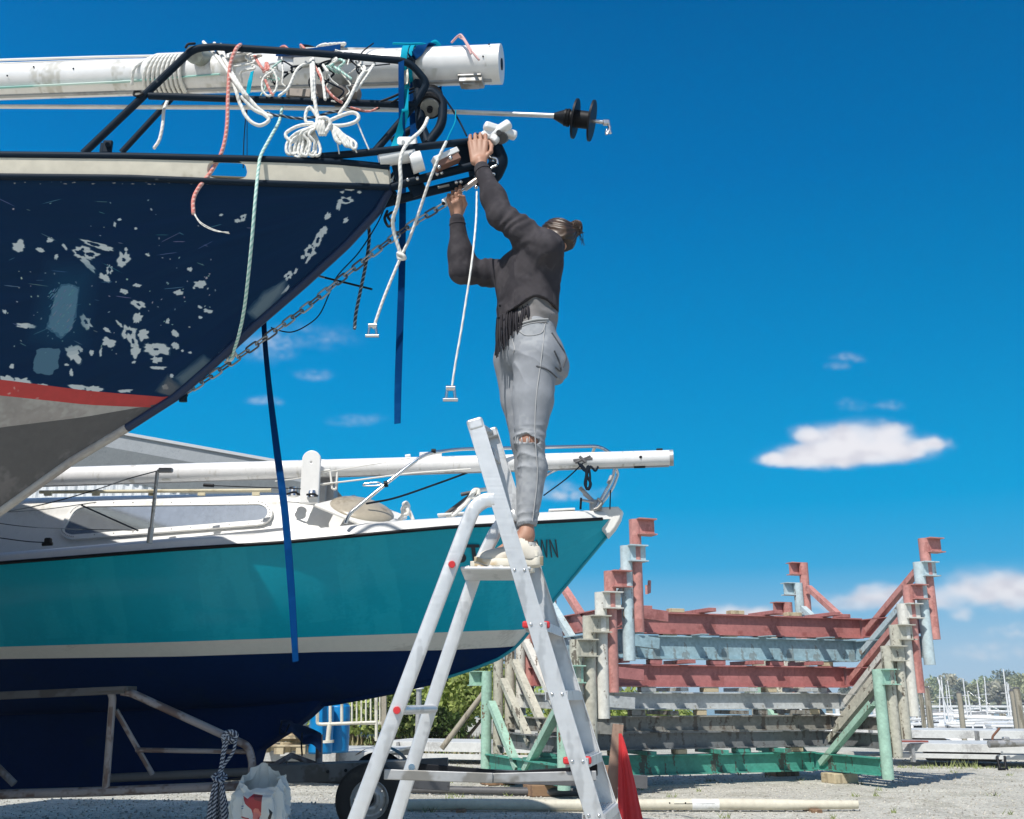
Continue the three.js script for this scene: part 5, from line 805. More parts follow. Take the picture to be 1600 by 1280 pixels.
// ---------------------------------------------------------------- the trailer under the turquoise boat
{
  const t = thing('boat_trailer', 'rusty pale painted tube trailer under the turquoise boat', 'trailer', PY(350, 7.6, 0));
  const m = mat({ tex: weather([.26, .24, .245], [.13, .09, .08], { share: .4, cells: 9 }), rough: .6 }), dk = mat({ tex: weather([.10, .10, .105], [.06, .055, .055], { cells: 6 }), rough: .6 });
  const d = 7.1, q = (x, y, dd = d) => P(x, y, dd);
  part('main_tube', pipe([q(-120, 1245), q(160, 1237), q(380, 1228), q(420, 1226)], .032, .1), m, t);
  part('support_tube', pipe([q(172, 1080, 7.0), q(176, 1090, 7.0), q(165, 1234)], .024, .03), m, t); part('support_tube', bar(q(181, 1110), q(238, 1210, 7.3), .018), m, t);
  part('support_tube', pipe([q(190, 1081, 7.0), q(205, 1083, 7.0), q(352, 1150, 7.0), q(388, 1166, 6.95), q(394, 1190, 6.95), q(393, 1226, 6.95)], .026, .14), m, t); part('support_tube', bar(q(213, 1172, 7.2), q(388, 1175, 7.0), .016), m, t);
  part('hull_pad', [beam(q(-100, 1092, 7.1), q(200, 1078, 7.02), .12, .05), beam(q(150, 1078, 7.02), q(206, 1076, 7.0), .16, .03)], dk, t);
  part('inner_tube', bar(q(170, 1216, 7.6), q(420, 1205, 7.6), .03), dk, t); part('inner_tube', bar(q(-20, 1183, 7.4), q(22, 1225, 7.4), .025), m, t);
  part('chassis_rail', beam(q(395, 1211, 7.95), q(655, 1202, 7.95), .09, .13), mat({ tex: weather([.13, .135, .14], [.08, .075, .07], { cells: 6 }), rough: .55, metal: .3 }), t); part('chassis_rail', beam(q(-60, 1222, 8.9), q(700, 1196, 8.9), .09, .12), dk, t);
  part('axle', bar(PY(575, 7.85, .36), PY(560, 9.5, .36), .03), dk, t); part('drawbar', beam(q(640, 1208, 8.5), q(1010, 1222, 8.7), .09, .1), dk, t); part('drawbar', beam(q(480, 1212, 7.95), q(700, 1226, 8.5), .08, .09), dk, t);
  part('snubber_post', [bar(q(498, 1200, 8.2), q(499, 1148, 8.2), .028), beam(q(484, 1202, 8.15), q(516, 1203, 8.15), .1, .02)], m, t);
  part('stay', [bar(q(412, 1206, 8.1), q(456, 1180, 8.2), .022), bar(q(454, 1180, 8.2), q(500, 1197, 8.2), .02), bar(q(448, 1182, 8.2), q(448, 1197, 8.2), .006)], m, t);
  part('bolt', [[512, 1206], [540, 1204]].map(([x, y]) => bar(q(x, y, 7.9), q(x, y, 7.88), .012)), M.black, t);
  const wheel = (c, label) => {
    const prof = [[.17, -.075], [.25, -.085], [.295, -.078], [.318, -.05], [.322, 0], [.318, .05], [.295, .078], [.25, .085], [.17, .075]].map(([x, y]) => new THREE.Vector2(x * .79, y * .9)), g = new THREE.LatheGeometry(prof, 48); g.rotateX(Math.PI / 2); g.translate(c.x, c.y, c.z);
    const w = part('tyre', g, M.rubber, t, label), rim = [[0, .02], [.05, .03], [.06, .055], [.10, .05], [.125, .02], [.15, .03], [.165, .07], [.178, .072], [.178, -.07], [.15, -.05]].map(([x, y]) => new THREE.Vector2(x * .79, y * .9)), r = new THREE.LatheGeometry(rim, 40); r.rotateX(Math.PI / 2); r.translate(c.x, c.y, c.z + .01);
    part('rim', r, M.galv, w); part('hub_cap', bar(V(c.x, c.y, c.z + .05), V(c.x, c.y, c.z + .1), .032, .028, 16), M.black, w); part('wheel_nut', Array.from({ length: 5 }, (_, i) => bar(V(c.x + Math.cos(i * 1.257 + .6) * .107, c.y + Math.sin(i * 1.257 + .6) * .107, c.z + .03), V(c.x + Math.cos(i * 1.257 + .6) * .107, c.y + Math.sin(i * 1.257 + .6) * .107, c.z + .055), .009, .008, 6)), M.steel, w);
  };
  const c1 = P(579, 1249, 7.75); wheel(c1, 'near tyre on a grey steel rim'); const c2 = PY(591, 9.3, c1.y); wheel(c2);
  // low arch mudguard over the near tyre
  part('mudguard', sheet(20, 3, (u, v) => { const a = lerp(.25, 2.3, u) ; return V(c2.x + Math.cos(a) * .30, c2.y + Math.sin(a) * .30, c2.z + lerp(.13, -.13, v)); }), M.black, t);
}
// ---------------------------------------------------------------- the aluminium stepladder
const ladder = {};
{
  const t = thing('stepladder', 'tall aluminium stepladder on which the person stands', 'stepladder', PY(790, 4.3, 0)), m = M.alu, dn = 4.06, df = 4.48;
  const lineX = (x0, y0, x1, y1) => (y) => x0 + (x1 - x0) * (y - y0) / (y1 - y0);
  const gy = (d) => { let lo = 1100, hi = 2200; for (let i = 0; i < 40; i++) { const k = (lo + hi) / 2; P(800, k, d).y > 0 ? lo = k : hi = k; } return lo; };
  const nf = lineX(742, 660, 930, 1280), ff = lineX(765, 672, 958, 1280), yn = gy(dn), yf = gy(df);
  // front rails: channel section, lips inwards
  const rail = (fx, y0, y1, d, flip) => { const a = P(fx(y1), y1, d), b = P(fx(y0), y0, d), ax = b.clone().sub(a).normalize(); return [profile(a, b, [[-.034, -.013], [.034, -.013], [.034, .013], [.031, .013], [.031, -.009], [-.031, -.009], [-.031, .013], [-.034, .013]].map(([x, y]) => [x, y * flip]), V(0, 0, 1).multiplyScalar(1))]; };
  const shapeRail = (fx, y0, y1, d, flip) => { const a = P(fx(y1), y1, d), b = P(fx(y0), y0, d); return profile(a, b, [[-.034, .014], [.034, .014], [.034, -.016], [.030, -.016], [.030, .010], [-.030, .010], [-.030, -.016], [-.034, -.016]].map(([x, y]) => [x, y * flip]), V(0, 0, 1)); };
  part('front_rail', shapeRail(nf, 662, yn - 6, dn, 1), m, t); part('front_rail', shapeRail(ff, 676, yf - 6, df, -1), m, t);
  // ribs of the extrusion and the rivets at the treads
  for (const [fx, d, y0, yy] of [[nf, dn, 690, yn - 12], [ff, df, 700, yf - 12]]) for (const o of [-.019, .019]) { const a = P(fx(yy), yy, d), b = P(fx(y0), y0, d), ax = b.clone().sub(a).normalize(), sd = ax.clone().cross(V(0, 0, 1)); part('rib', beam(a.clone().addScaledVector(sd, o).add(V(0, 0, d === dn ? .0145 : -.0145)), b.clone().addScaledVector(sd, o).add(V(0, 0, d === dn ? .0145 : -.0145)), .005, .003, V(0, 0, 1), 0), m, t); }
  part('rivet', [890, 975, 1083, 1188, 1272].flatMap((y) => [-.02, .02].map((o) => { const s = new THREE.SphereGeometry(.0065, 8, 6), q = P(nf(y), y, dn); s.translate(q.x + o, q.y - .004, q.z + .0155); return s; })), M.steel, t);
  // rounded tops that join the rails, grip plate between
  const tn = P(nf(662), 662, dn), tf = P(ff(676), 676, df);
  const tdir = P(nf(662), 662, dn).sub(P(nf(800), 800, dn)).normalize(); part('top_cap', [beam(tn.clone().addScaledVector(tdir, -.03), tn.clone().addScaledVector(tdir, .022), .036, .0705, tdir.clone().cross(V(0, 0, 1)), .012)], m, t); part('top_cap', [beam(tf.clone().addScaledVector(tdir, -.03), tf.clone().addScaledVector(tdir, .02), .034, .0705, tdir.clone().cross(V(0, 0, 1)), .012)], m, t);
  part('top_bar', [bar(tn, tf, .016)], m, t); { const a = P(nf(690), 690, dn - 0.0), b = P(ff(716), 716, df), c = a.clone().lerp(b, .5); part('grip_plate', [beam(a.clone().lerp(b, .06), a.clone().lerp(b, .94), .07, .012, V(1, .35, 0))], M.alu, t); }
  part('label', beam(P(nf(690), 690, dn).lerp(P(ff(720), 720, df), .3).add(V(.002, .010, 0)), P(nf(690), 690, dn).lerp(P(ff(720), 720, df), .6).add(V(.002, .010, 0)), .05, .003, V(1, .35, 0)), M.darkGrey, t);
  // rear legs: bent flat tube
  const nb = [P(772, 781, dn), P(757, 783, dn), P(738, 800, dn), P(706, 882, dn), P(620, 1110, dn)], slope = lineX(706, 882, 554, 1285), sl2 = lineX(740, 905, 619, 1280);
  const flatTube = (pts) => { const c = new THREE.CatmullRomCurve3(pts, false, 'catmullrom', .3), s = []; for (let i = 0; i <= 60; i++) s.push(c.getPoint(i / 60)); return sweep(s, .030, 20, .55, V(0, 0, 1), .45); };
  part('rear_leg', flatTube([...nb, P(slope(yn - 6), yn - 6, dn)]), m, t); part('rear_leg', flatTube([P(806, 806, df), P(790, 812, df), P(774, 832, df), P(740, 905, df), P(672, 1108, df), P(sl2(yf - 6), yf - 6, df)]), m, t);
  part('rear_tie', [bar(P(622, 1110, dn), P(678, 1108, df), .018)], m, t); part('rear_tie', [bar(P(slope(1440), 1440, dn), P(sl2(1410), 1410, df), .018)], m, t);
  for (const [x, y, dd] of [[706, 882, dn + .02], [620, 1110, dn + .02]]) part('red_cap', bar(P(x, y, dn - .01), P(x, y, dn - .045), .016, .013, 16), M.red, t);
  // platform and treads
  const Yp = P(770, 884, dn).y, X0 = P(719, 886, dn).x, X1 = P(822, 886, dn).x; ladder.Yp = Yp;
  part('platform', [box((X0 + X1) / 2 + .01, Yp - .008, -(dn + df) / 2, X1 - X0 + .02, .014, df - dn - .03, .006), ...[0, 1, 2, 3, 4, 5].map((i) => box(X0 + .03 + i * (X1 - X0 - .04) / 5, Yp + .0015, -(dn + df) / 2, .014, .005, df - dn - .05, .002))], m, t);
  [[975, 1], [1083, 0], [1188, 1], [1276, 0], [1372, 1], [1470, 0]].forEach(([y, red]) => {
    const Y = P(nf(y), y, dn).y, a = P(nf(y), y, dn), yb = (() => { let lo = 900, hi = 1600; for (let i = 0; i < 40; i++) { const k = (lo + hi) / 2; P(ff(k), k, df).y > Y ? lo = k : hi = k; } return lo; })(), b = P(ff(yb), yb, df), d0 = a.clone().lerp(b, .02), d1 = b.clone().lerp(a, .02);
    part('tread', [profile(d0.clone().add(V(-.004, 0, 0)), d1.clone().add(V(-.004, 0, 0)), [[-.045, .008], [.045, .008], [.045, -.028], [.041, -.028], [.041, .003], [-.041, .003], [-.041, -.028], [-.045, -.028]]), ...[-.03, -.015, 0, .015, .03].map((o) => beam(d0.clone().add(V(o - .004, .010, 0)), d1.clone().add(V(o - .004, .010, 0)), .005, .004, UPV, 0))], m, t);
    if (red) part('red_plug', [box(a.x + .012, a.y - .002, a.z - .028, .09, .03, .03, .008), box(a.x - .03, a.y - .002, a.z - .010, .05, .028, .026, .008)], M.red, t);
  });
  // folding stretchers
  const px = (x, y, d) => P(x, y, d);
  part('stretcher', [beam(px(642, 1198, df + .03), px(800, 1212, df + .03), .012, .034), beam(px(796, 1212, df + .042), px(945, 1202, df + .042), .012, .034)], M.black, t); part('stretcher', [beam(px(600, 1210, dn + .025), px(770, 1216, dn + .025), .010, .038), beam(px(764, 1216, dn + .036), px(932, 1212, dn + .036), .010, .036)], M.galv, t);
  part('pivot', bar(px(643, 1199, df + .02), px(643, 1199, df - .03), .014), M.steel, t); part('pivot', [bar(px(928, 1203, df + .02), px(928, 1203, df - .03), .012), box(...px(922, 1203, df).toArray(), .06, .05, .05, .006)], M.black, t);
  part('foot', [[nf(yn - 6), yn - 6, dn], [ff(yf - 6), yf - 6, df], [slope(yn - 6), yn - 6, dn], [sl2(yf - 6), yf - 6, df]].map(([x, y, d]) => { const q = P(x, y, d); return box(q.x, .03, q.z, .09, .06, .05, .012); }), M.black, t);
}
// ---------------------------------------------------------------- the person
const person = {};
{
  // a surface from a distance field, by averaging the crossings of each cell
  function fieldMesh(f, lo, hi, cell) {
    const n = [0, 1, 2].map((k) => Math.ceil((hi.getComponent(k) - lo.getComponent(k)) / cell) + 1), [nx, ny, nz] = n, val = new Float32Array(nx * ny * nz);
    for (let k = 0, o = 0; k < nz; k++) for (let j = 0; j < ny; j++) for (let i = 0; i < nx; i++, o++) val[o] = f(lo.x + i * cell, lo.y + j * cell, lo.z + k * cell);
    const id = new Int32Array(nx * ny * nz).fill(-1), pos = [], idx = [], off = [0, 1, nx, nx + 1, nx * ny, nx * ny + 1, nx * ny + nx, nx * ny + nx + 1], co = off.map((_, q) => [q & 1, (q >> 1) & 1, q >> 2]), edges = [[0, 1], [2, 3], [4, 5], [6, 7], [0, 2], [1, 3], [4, 6], [5, 7], [0, 4], [1, 5], [2, 6], [3, 7]];
    for (let k = 0; k < nz - 1; k++) for (let j = 0; j < ny - 1; j++) for (let i = 0; i < nx - 1; i++) {
      const o = i + nx * (j + ny * k); let mask = 0; for (let q = 0; q < 8; q++) if (val[o + off[q]] < 0) mask |= 1 << q; if (!mask || mask === 255) continue;
      let x = 0, y = 0, z = 0, c = 0; for (const [a, b] of edges) { const va = val[o + off[a]], vb = val[o + off[b]]; if ((va < 0) === (vb < 0)) continue; const t = va / (va - vb); x += lerp(co[a][0], co[b][0], t); y += lerp(co[a][1], co[b][1], t); z += lerp(co[a][2], co[b][2], t); c++; }
      id[o] = pos.length / 3; pos.push(lo.x + (i + x / c) * cell, lo.y + (j + y / c) * cell, lo.z + (k + z / c) * cell);
    }
    const quad = (a, b, c, d, flip) => { if (a < 0 || b < 0 || c < 0 || d < 0) return; flip ? idx.push(a, c, b, b, c, d) : idx.push(a, b, c, b, d, c); };
    for (let k = 1; k < nz - 1; k++) for (let j = 1; j < ny - 1; j++) for (let i = 1; i < nx - 1; i++) {
      const o = i + nx * (j + ny * k), s = val[o] < 0;
      if (s !== val[o + 1] < 0) quad(id[o - nx - nx * ny], id[o - nx * ny], id[o - nx], id[o], !s);
      if (s !== val[o + nx] < 0) quad(id[o - 1 - nx * ny], id[o - nx * ny], id[o - 1], id[o], s);
      if (s !== val[o + nx * ny] < 0) quad(id[o - 1 - nx], id[o - nx], id[o - 1], id[o], !s);
    }
    const nor = new Float32Array(pos.length), e = cell * .5;
    for (let v = 0; v < pos.length; v += 3) { const x = pos[v], y = pos[v + 1], z = pos[v + 2], a = f(x + e, y, z) - f(x - e, y, z), b = f(x, y + e, z) - f(x, y - e, z), c = f(x, y, z + e) - f(x, y, z - e), l = Math.hypot(a, b, c) || 1; nor[v] = a / l; nor[v + 1] = b / l; nor[v + 2] = c / l; }
    const g = new THREE.BufferGeometry(); g.setAttribute('position', new THREE.Float32BufferAttribute(pos, 3)); g.setAttribute('normal', new THREE.BufferAttribute(nor, 3)); g.setAttribute('uv', new THREE.Float32BufferAttribute(new Float32Array(pos.length / 3 * 2), 2)); g.setIndex(idx); return g;
  }
  const cap = (a, b, ra, rb, k) => ({ a, d: b.clone().sub(a), l: Math.max(1e-9, b.distanceToSquared(a)), ra, rb, k });
  const ell = (c, x, y, z, rx, ry, rz, k) => ({ e: c, x, y, z, rx, ry, rz, k });
  const dist = (p, q, x, y, z) => {
    if (q.e) { const dx = x - q.e.x, dy = y - q.e.y, dz = z - q.e.z, u = (dx * q.x.x + dy * q.x.y + dz * q.x.z) / q.rx, v = (dx * q.y.x + dy * q.y.y + dz * q.y.z) / q.ry, w = (dx * q.z.x + dy * q.z.y + dz * q.z.z) / q.rz, l = Math.hypot(u, v, w); return (l - 1) * Math.min(q.rx, q.ry, q.rz); }
    const dx = x - q.a.x, dy = y - q.a.y, dz = z - q.a.z, t = clamp((dx * q.d.x + dy * q.d.y + dz * q.d.z) / q.l); return Math.hypot(dx - q.d.x * t, dy - q.d.y * t, dz - q.d.z * t) - lerp(q.ra, q.rb, t);
  };
  const field = (prims, k0 = .03) => (x, y, z) => { let d = 1e3; for (const q of prims) { const v = dist(0, q, x, y, z), k = q.k ?? k0; if (v < d + k && v > d - k && d < 900) { const h = clamp(.5 + .5 * (d - v) / k); d = lerp(d, v, h) - k * h * (1 - h); } else if (v < d) d = v; } return d; };
  const J = (px, py, d) => P(px, py, d), mid = (a, b, t) => a.clone().lerp(b, t);
  const fw = V(-.86, 0, .5).normalize(), lf = V(.5, 0, .86).normalize(); // the way she faces, and her left
  const hipN = J(838, 562, 4.28), hipF = J(806, 562, 4.46), pel = mid(hipN, hipF, .5);
  const knN = J(827, 690, 4.22), knF = J(822, 690, 4.44), anN = J(822, 838, 4.22), anF = J(822, 838, 4.44);
  const waist = J(826, 498, 4.37), chest = J(829, 432, 4.37), neck = J(862, 385, 4.38);
  const shN = J(852, 388, 4.20), shF = J(814, 430, 4.52), elN = J(782, 336, 4.20), wrN = J(752, 262, 4.27), elF = J(722, 424, 4.46), wrF = J(714, 343, 4.42);
  const hd = J(862, 374, 4.43), hf = V(-.80, .36, -.46).normalize(), hu = V(.30, .92, 0).addScaledVector(hf, -V(.30, .92, 0).dot(hf)).normalize(), hs = hu.clone().cross(hf).normalize();
  const off = (p, a, b, c) => p.clone().addScaledVector(fw, a).addScaledVector(lf, b).add(V(0, c, 0));
  const t = thing('person', 'person in a dark cropped cardigan and grey ripped jeans reaching up to the bowsprit', 'person', V(pel.x, ladder.Yp, pel.z));

  // skin: one body under the clothes, with finer head and hands joined in
  const torso = (g) => [cap(off(pel, -.01, -.07, .02), off(waist, 0, -.055, 0), .105 + g, .085 + g), cap(off(pel, -.01, .07, .02), off(waist, 0, .055, 0), .105 + g, .085 + g), cap(off(waist, 0, -.055, 0), off(chest, 0, -.075, .02), .085 + g, .098 + g), cap(off(waist, 0, .055, 0), off(chest, 0, .075, .02), .085 + g, .098 + g), cap(off(chest, .04, -.06, .0), off(chest, .05, -.06, .04), .075 + g, .07 + g), cap(off(chest, .04, .06, 0), off(chest, .05, .06, .04), .075 + g, .07 + g), cap(off(chest, -.01, -.05, .06), shF, .085 + g, .058 + g), cap(off(chest, -.01, .05, .06), shN, .09 + g, .062 + g), cap(off(chest, -.02, 0, .06), neck, .085 + g, .05 + g)];
  const legs = (g, kn = 0) => [cap(hipN, mid(hipN, knN, .5), .103 + g, .086 + g), cap(mid(hipN, knN, .5), knN, .086 + g, .062 + g), cap(knN, mid(knN, anN, .28).addScaledVector(fw, -.022), .060 + g, .057 + g), cap(mid(knN, anN, .28).addScaledVector(fw, -.022), anN, .057 + g, .036 + g), cap(hipF, mid(hipF, knF, .5), .103 + g, .086 + g), cap(mid(hipF, knF, .5), knF, .086 + g, .064 + g), cap(knF, mid(knF, anF, .28).addScaledVector(fw, -.022), .062 + g, .062 + g), cap(mid(knF, anF, .28).addScaledVector(fw, -.022), anF, .062 + g, .038 + g)];
  const seat = (g) => [cap(off(hipN, -.075, -.01, -.02), off(hipN, -.06, -.02, .05), .085 + g, .08 + g), cap(off(hipF, -.075, .01, -.02), off(hipF, -.06, .02, .05), .085 + g, .08 + g), cap(off(pel, .02, 0, .03), off(pel, .02, 0, .08), .095 + g, .095 + g)];
  const arms = (g, cuff = 0) => [cap(shN, mid(shN, elN, .55), .062 + g, .052 + g), cap(mid(shN, elN, .55), elN, .052 + g, .044 + g), cap(elN, mid(elN, wrN, .35), .046 + g, .044 + g), cap(mid(elN, wrN, .35), mid(elN, wrN, 1 - cuff), .044 + g, .030 + g), cap(shF, mid(shF, elF, .55), .060 + g, .050 + g), cap(mid(shF, elF, .55), elF, .050 + g, .044 + g), cap(elF, mid(elF, wrF, .35), .046 + g, .044 + g), cap(mid(elF, wrF, .35), mid(elF, wrF, 1 - cuff), .044 + g, .030 + g)];
  const skull = [ell(hd.clone().addScaledVector(hf, -.012).addScaledVector(hu, .018), hf, hu, hs, .086, .086, .070), ell(hd.clone().addScaledVector(hf, .03).addScaledVector(hu, -.045), hf, hu, hs, .062, .075, .058), cap(hd.clone().addScaledVector(hf, .075).addScaledVector(hu, -.095), hd.clone().addScaledVector(hf, .05).addScaledVector(hu, -.08), .022, .035), cap(neck, hd.clone().addScaledVector(hf, -.02).addScaledVector(hu, -.05), .052, .048), cap(hd.clone().addScaledVector(hf, .092).addScaledVector(hu, .005), hd.clone().addScaledVector(hf, .112).addScaledVector(hu, -.03), .009, .014, .012), cap(hd.clone().addScaledVector(hf, .088).addScaledVector(hu, .022).addScaledVector(hs, .035), hd.clone().addScaledVector(hf, .088).addScaledVector(hu, .022).addScaledVector(hs, -.035), .012, .012, .015), cap(hd.clone().addScaledVector(hf, .088).addScaledVector(hu, -.063).addScaledVector(hs, .018), hd.clone().addScaledVector(hf, .088).addScaledVector(hu, -.063).addScaledVector(hs, -.018), .009, .009, .012), ...[1, -1].map((s) => ell(hd.clone().addScaledVector(hf, -.012).addScaledVector(hu, -.015).addScaledVector(hs, s * .08), hf, hu, hs, .02, .032, .01, .008))];
  // hands: palm, four fingers over the bar, thumb at the side
  const finger = (pts, r0 = .0088) => pts.slice(1).map((p, i) => cap(pts[i], p, r0 * (1 - .09 * i), r0 * (1 - .09 * (i + 1)), .006));
  const handN = [cap(wrN, J(750, 252, 4.275), .027, .029), ...[735, 743, 751, 759].map((x, i) => cap(J(748 + (i - 1.5) * 5, 253, 4.275), J(x, 223 - [0, 2, 2, 0][i], 4.283), .0165, .0140, .012)),
    ...[735, 743, 751, 759].flatMap((x, i) => finger([J(x, 223 - [0, 2, 2, 0][i], 4.283), J(x - .5, 213.5 - [0, 1.5, 1, 0][i] - (x - 746) * .12, 4.300), J(x, 211 - (x - 746) * .12 - [0, 1, 1, 0][i], 4.345), J(x + 1, 216 - (x - 746) * .12, 4.378)], .0108 - (i === 0 ? .0012 : 0))),
    ...finger([J(758, 247, 4.275), J(767, 237, 4.27), J(768, 228, 4.285), J(764, 221, 4.30)], .0115)];
  const handF = [cap(wrF, J(714, 334, 4.42), .026, .029), ...[704, 709.5, 715, 720.5].map((x, i) => cap(J(713 + (i - 1.5) * 3, 335, 4.42), J(x, 320 - (x - 704) * .55, 4.385), .0145, .0125, .012)),
    ...[703, 709, 715, 721].flatMap((x, i) => finger([J(x, 320 - (x - 704) * .55, 4.385), J(x - 3, 311 - (x - 704) * .7, 4.375), J(x - 2, 304 - (x - 704) * .78, 4.41), J(x + 1.5, 307 - (x - 704) * .78, 4.435)], .0096)),
    ...finger([J(722, 331, 4.42), J(727, 319, 4.40), J(724, 308, 4.375), J(717, 306, 4.36)], .0112)];
  const rip = [cap(J(806, 687, 4.175), J(822, 684, 4.158), .015, .018), cap(J(822, 684, 4.158), J(838, 690, 4.17), .018, .012)];
  const skinF = field([...torso(-.006), ...legs(-.011), ...seat(-.012), ...arms(0), cap(neck, hd, .05, .045), cap(anN, J(795, 864, 4.2), .036, .03), cap(anF, J(783, 864, 4.42), .036, .03)]);
  const bounds = (ps, m) => { const b = new THREE.Box3(); for (const q of ps) { if (q.e) { b.expandByPoint(q.e.clone().addScalar(.13)); b.expandByPoint(q.e.clone().addScalar(-.13)); } else { b.expandByPoint(q.a.clone().addScalar(q.ra)); b.expandByPoint(q.a.clone().addScalar(-q.ra)); const e = q.a.clone().add(q.d); b.expandByPoint(e.clone().addScalar(q.rb)); b.expandByPoint(e.clone().addScalar(-q.rb)); } } return [b.min.addScalar(-m), b.max.addScalar(m)]; };
  const bodyPr = [...torso(0), ...legs(0), ...seat(0), ...arms(0), cap(anN, J(800, 866, 4.2), .04, .03)];
  const skin = mat({ tex: weather([.40, .215, .145], [.34, .165, .11], { share: .35, cells: 9, grain: .06 }), rough: .55, sheen: .15, sheenRoughness: .5 });
  const clean = (g) => { const q = g.toNonIndexed(); q.userData.keepUV = false; return q; };
  part('body', [fieldMesh(skinF, ...bounds(bodyPr, .03), .012), fieldMesh(field(skull, .03), ...bounds(skull, .02), .0045), fieldMesh(field(handN, .012), ...bounds(handN, .012), .0032), fieldMesh(field(handF, .012), ...bounds(handF, .012), .0032)], skin, t);
  const eye = (s) => { const g = new THREE.SphereGeometry(.0115, 12, 8), c = hd.clone().addScaledVector(hf, .078).addScaledVector(hu, .0).addScaledVector(hs, s * .032); g.translate(c.x, c.y, c.z); return g; };
  part('eye', eye(1), mat({ color: [.6, .58, .55], rough: .2 }), t); part('eye', eye(-1), mat({ color: [.6, .58, .55], rough: .2 }), t);

  // cardigan: loose over the body, drawn up by the raised arms; folds at the elbows
  const cardPr = [...torso(.014), ...arms(.007, .03), cap(off(waist, .05, 0, -.02), off(chest, .05, 0, 0), .075, .075), cap(off(waist, .02, -.06, -.02), off(chest, .02, -.06, 0), .09, .1), cap(off(waist, .02, .06, .02), off(chest, .02, .06, .02), .09, .1)];
  const cardF = field(cardPr, .055), hemA = J(772, 508, 4.3), hemB = J(832, 472, 4.27), hemC = J(876, 500, 4.4);
  const folds = (x, y, z, c, r, fr, ax) => { const dx = x - c.x, dy = y - c.y, dz = z - c.z, d = Math.hypot(dx, dy, dz); return d > r ? 0 : (1 - (d / r) ** 2) * Math.sin((dx * ax.x + dy * ax.y + dz * ax.z) * fr + 7 * noise3(x * 13, y * 13, z * 13)) * (.4 + 1.1 * noise3(x * 9 + 3, y * 9, z * 9)); };
  const axN = shN.clone().sub(elN).normalize(), axF = shF.clone().sub(elF).normalize(), fxN = mid(elN, shN, .3), fxF = mid(elF, shF, .3), upv = V(.35, 1, .1).normalize(), belly = mid(waist, chest, .45);
  const card = (x, y, z) => {
    let d = cardF(x, y, z);
    d += .0048 * folds(x, y, z, fxN, .13, 125, axN) + .0045 * folds(x, y, z, fxF, .12, 130, axF) + .004 * folds(x, y, z, belly, .24, 45, upv) + .006 * (fbm(x * 11, y * 8, z * 11, 2) - .5) + .004 * folds(x, y, z, shN, .16, 90, V(-.6, .3, .7));
    // the hem: cut along a line that rises over the hip
    const px = (x - hemA.x) / (hemC.x - hemA.x), hy = px < .55 ? lerp(hemA.y, hemB.y, sstep(-.1, .55, px)) : lerp(hemB.y, hemC.y - .02, sstep(.55, 1.1, px));
    return Math.max(d, hy + .012 * Math.sin(x * 26 + z * 14) - y);
  };
  const knit = mat({ tex: weather([.044, .041, .047], [.062, .057, .063], { share: .45, cells: 9, grain: .22 }), rough: .95, specularIntensity: .2, sheen: .3, sheenRoughness: .7, bump: T.weave, bumpScale: .0012 });
  knit.sheenColor.setRGB(.10, .09, .09);
  part('cardigan', fieldMesh(card, ...bounds(cardPr, .02), .0075), knit, t);
  // cuffs and hem ribs
  const cuff = (el, wr) => { const a = mid(el, wr, .90), b = mid(el, wr, .985); return sweep([a, mid(a, b, .5), b], (k) => .041 - .004 * k + .0012 * Math.cos(k * 20), 20); };
  part('cuff', cuff(elN, wrN), knit, t); part('cuff', cuff(elF, wrF), knit, t);
  // button band and buttons down the open front
  { const a = J(781, 432, 4.25), b = J(776, 470, 4.24), c = J(777, 505, 4.24); part('button', [[781, 478, 4.235], [779, 497, 4.235]].map(([x, y, d]) => bar(J(x, y, d), J(x, y, d - .008), .007, .006, 10)), M.black, t); }
  // shirt below, with a fringed hem
  const shirtPr = [...torso(.010)]; const shirtF = field(shirtPr, .03);
  part('shirt', fieldMesh((x, y, z) => Math.max(shirtF(x, y, z) + .010 * folds(x, y, z, J(848, 490, 4.28), .16, 62, V(.5, .8, 0)), J(840, 515, 4.3).y - y, y - chest.y), ...bounds(shirtPr, .02), .01), mat({ tex: weather([.20, .19, .19], [.15, .145, .145], { cells: 6 }), rough: .9, bump: T.weave, bumpScale: .001 }), t);
  {
    const R = rng(61), gs = [];
    for (let i = 0; i < 74; i++) { const k = R(), x0 = lerp(776, 828, k), y0 = lerp(503, 473, Math.pow(k, .8)) + R() * 4, d0 = lerp(4.30, 4.225, Math.sqrt(k)) + R() * .03, len = lerp(50, 24, k) * (.75 + .4 * R()); gs.push(tube([J(x0, y0 - 6, d0 + .02), J(x0 + 2 * (R() - .5) - 1, y0 + len * .4, d0 - .012), J(x0 + 4 * (R() - .5) - 2 + 2 * k, y0 + len, d0 - .008 + .02 * R())], .0028 + .0012 * R(), { seg: 6, radial: 5, caps: false })); }
    part('fringe', gs, mat({ color: [.022, .02, .026], rough: .9 }), t, 'dark hanging fringe').userData.kind = 'stuff';
  }
  // jeans
  const hips = [...seat(.008), cap(off(pel, -.01, -.07, .02), off(mid(pel, waist, .62), 0, -.06, 0), .112, .098), cap(off(pel, -.01, .07, .02), off(mid(pel, waist, .62), 0, .06, 0), .112, .098)], legP = legs(.004), jA = field([...hips, ...legP.slice(0, 4)], .026), jB = field([...hips, ...legP.slice(4)], .026), jF = (x, y, z) => { const a = jA(x, y, z), b = jB(x, y, z), h = clamp(.5 + .5 * (b - a) / .006); return lerp(b, a, h) - .006 * h * (1 - h); };
  const jeansPr = [...legs(.006), ...seat(.008), cap(off(pel, -.01, -.07, .02), off(mid(pel, waist, .62), 0, -.06, 0), .112, .098), cap(off(pel, -.01, .07, .02), off(mid(pel, waist, .62), 0, .06, 0), .112, .098)], ripF = field(rip, .01);
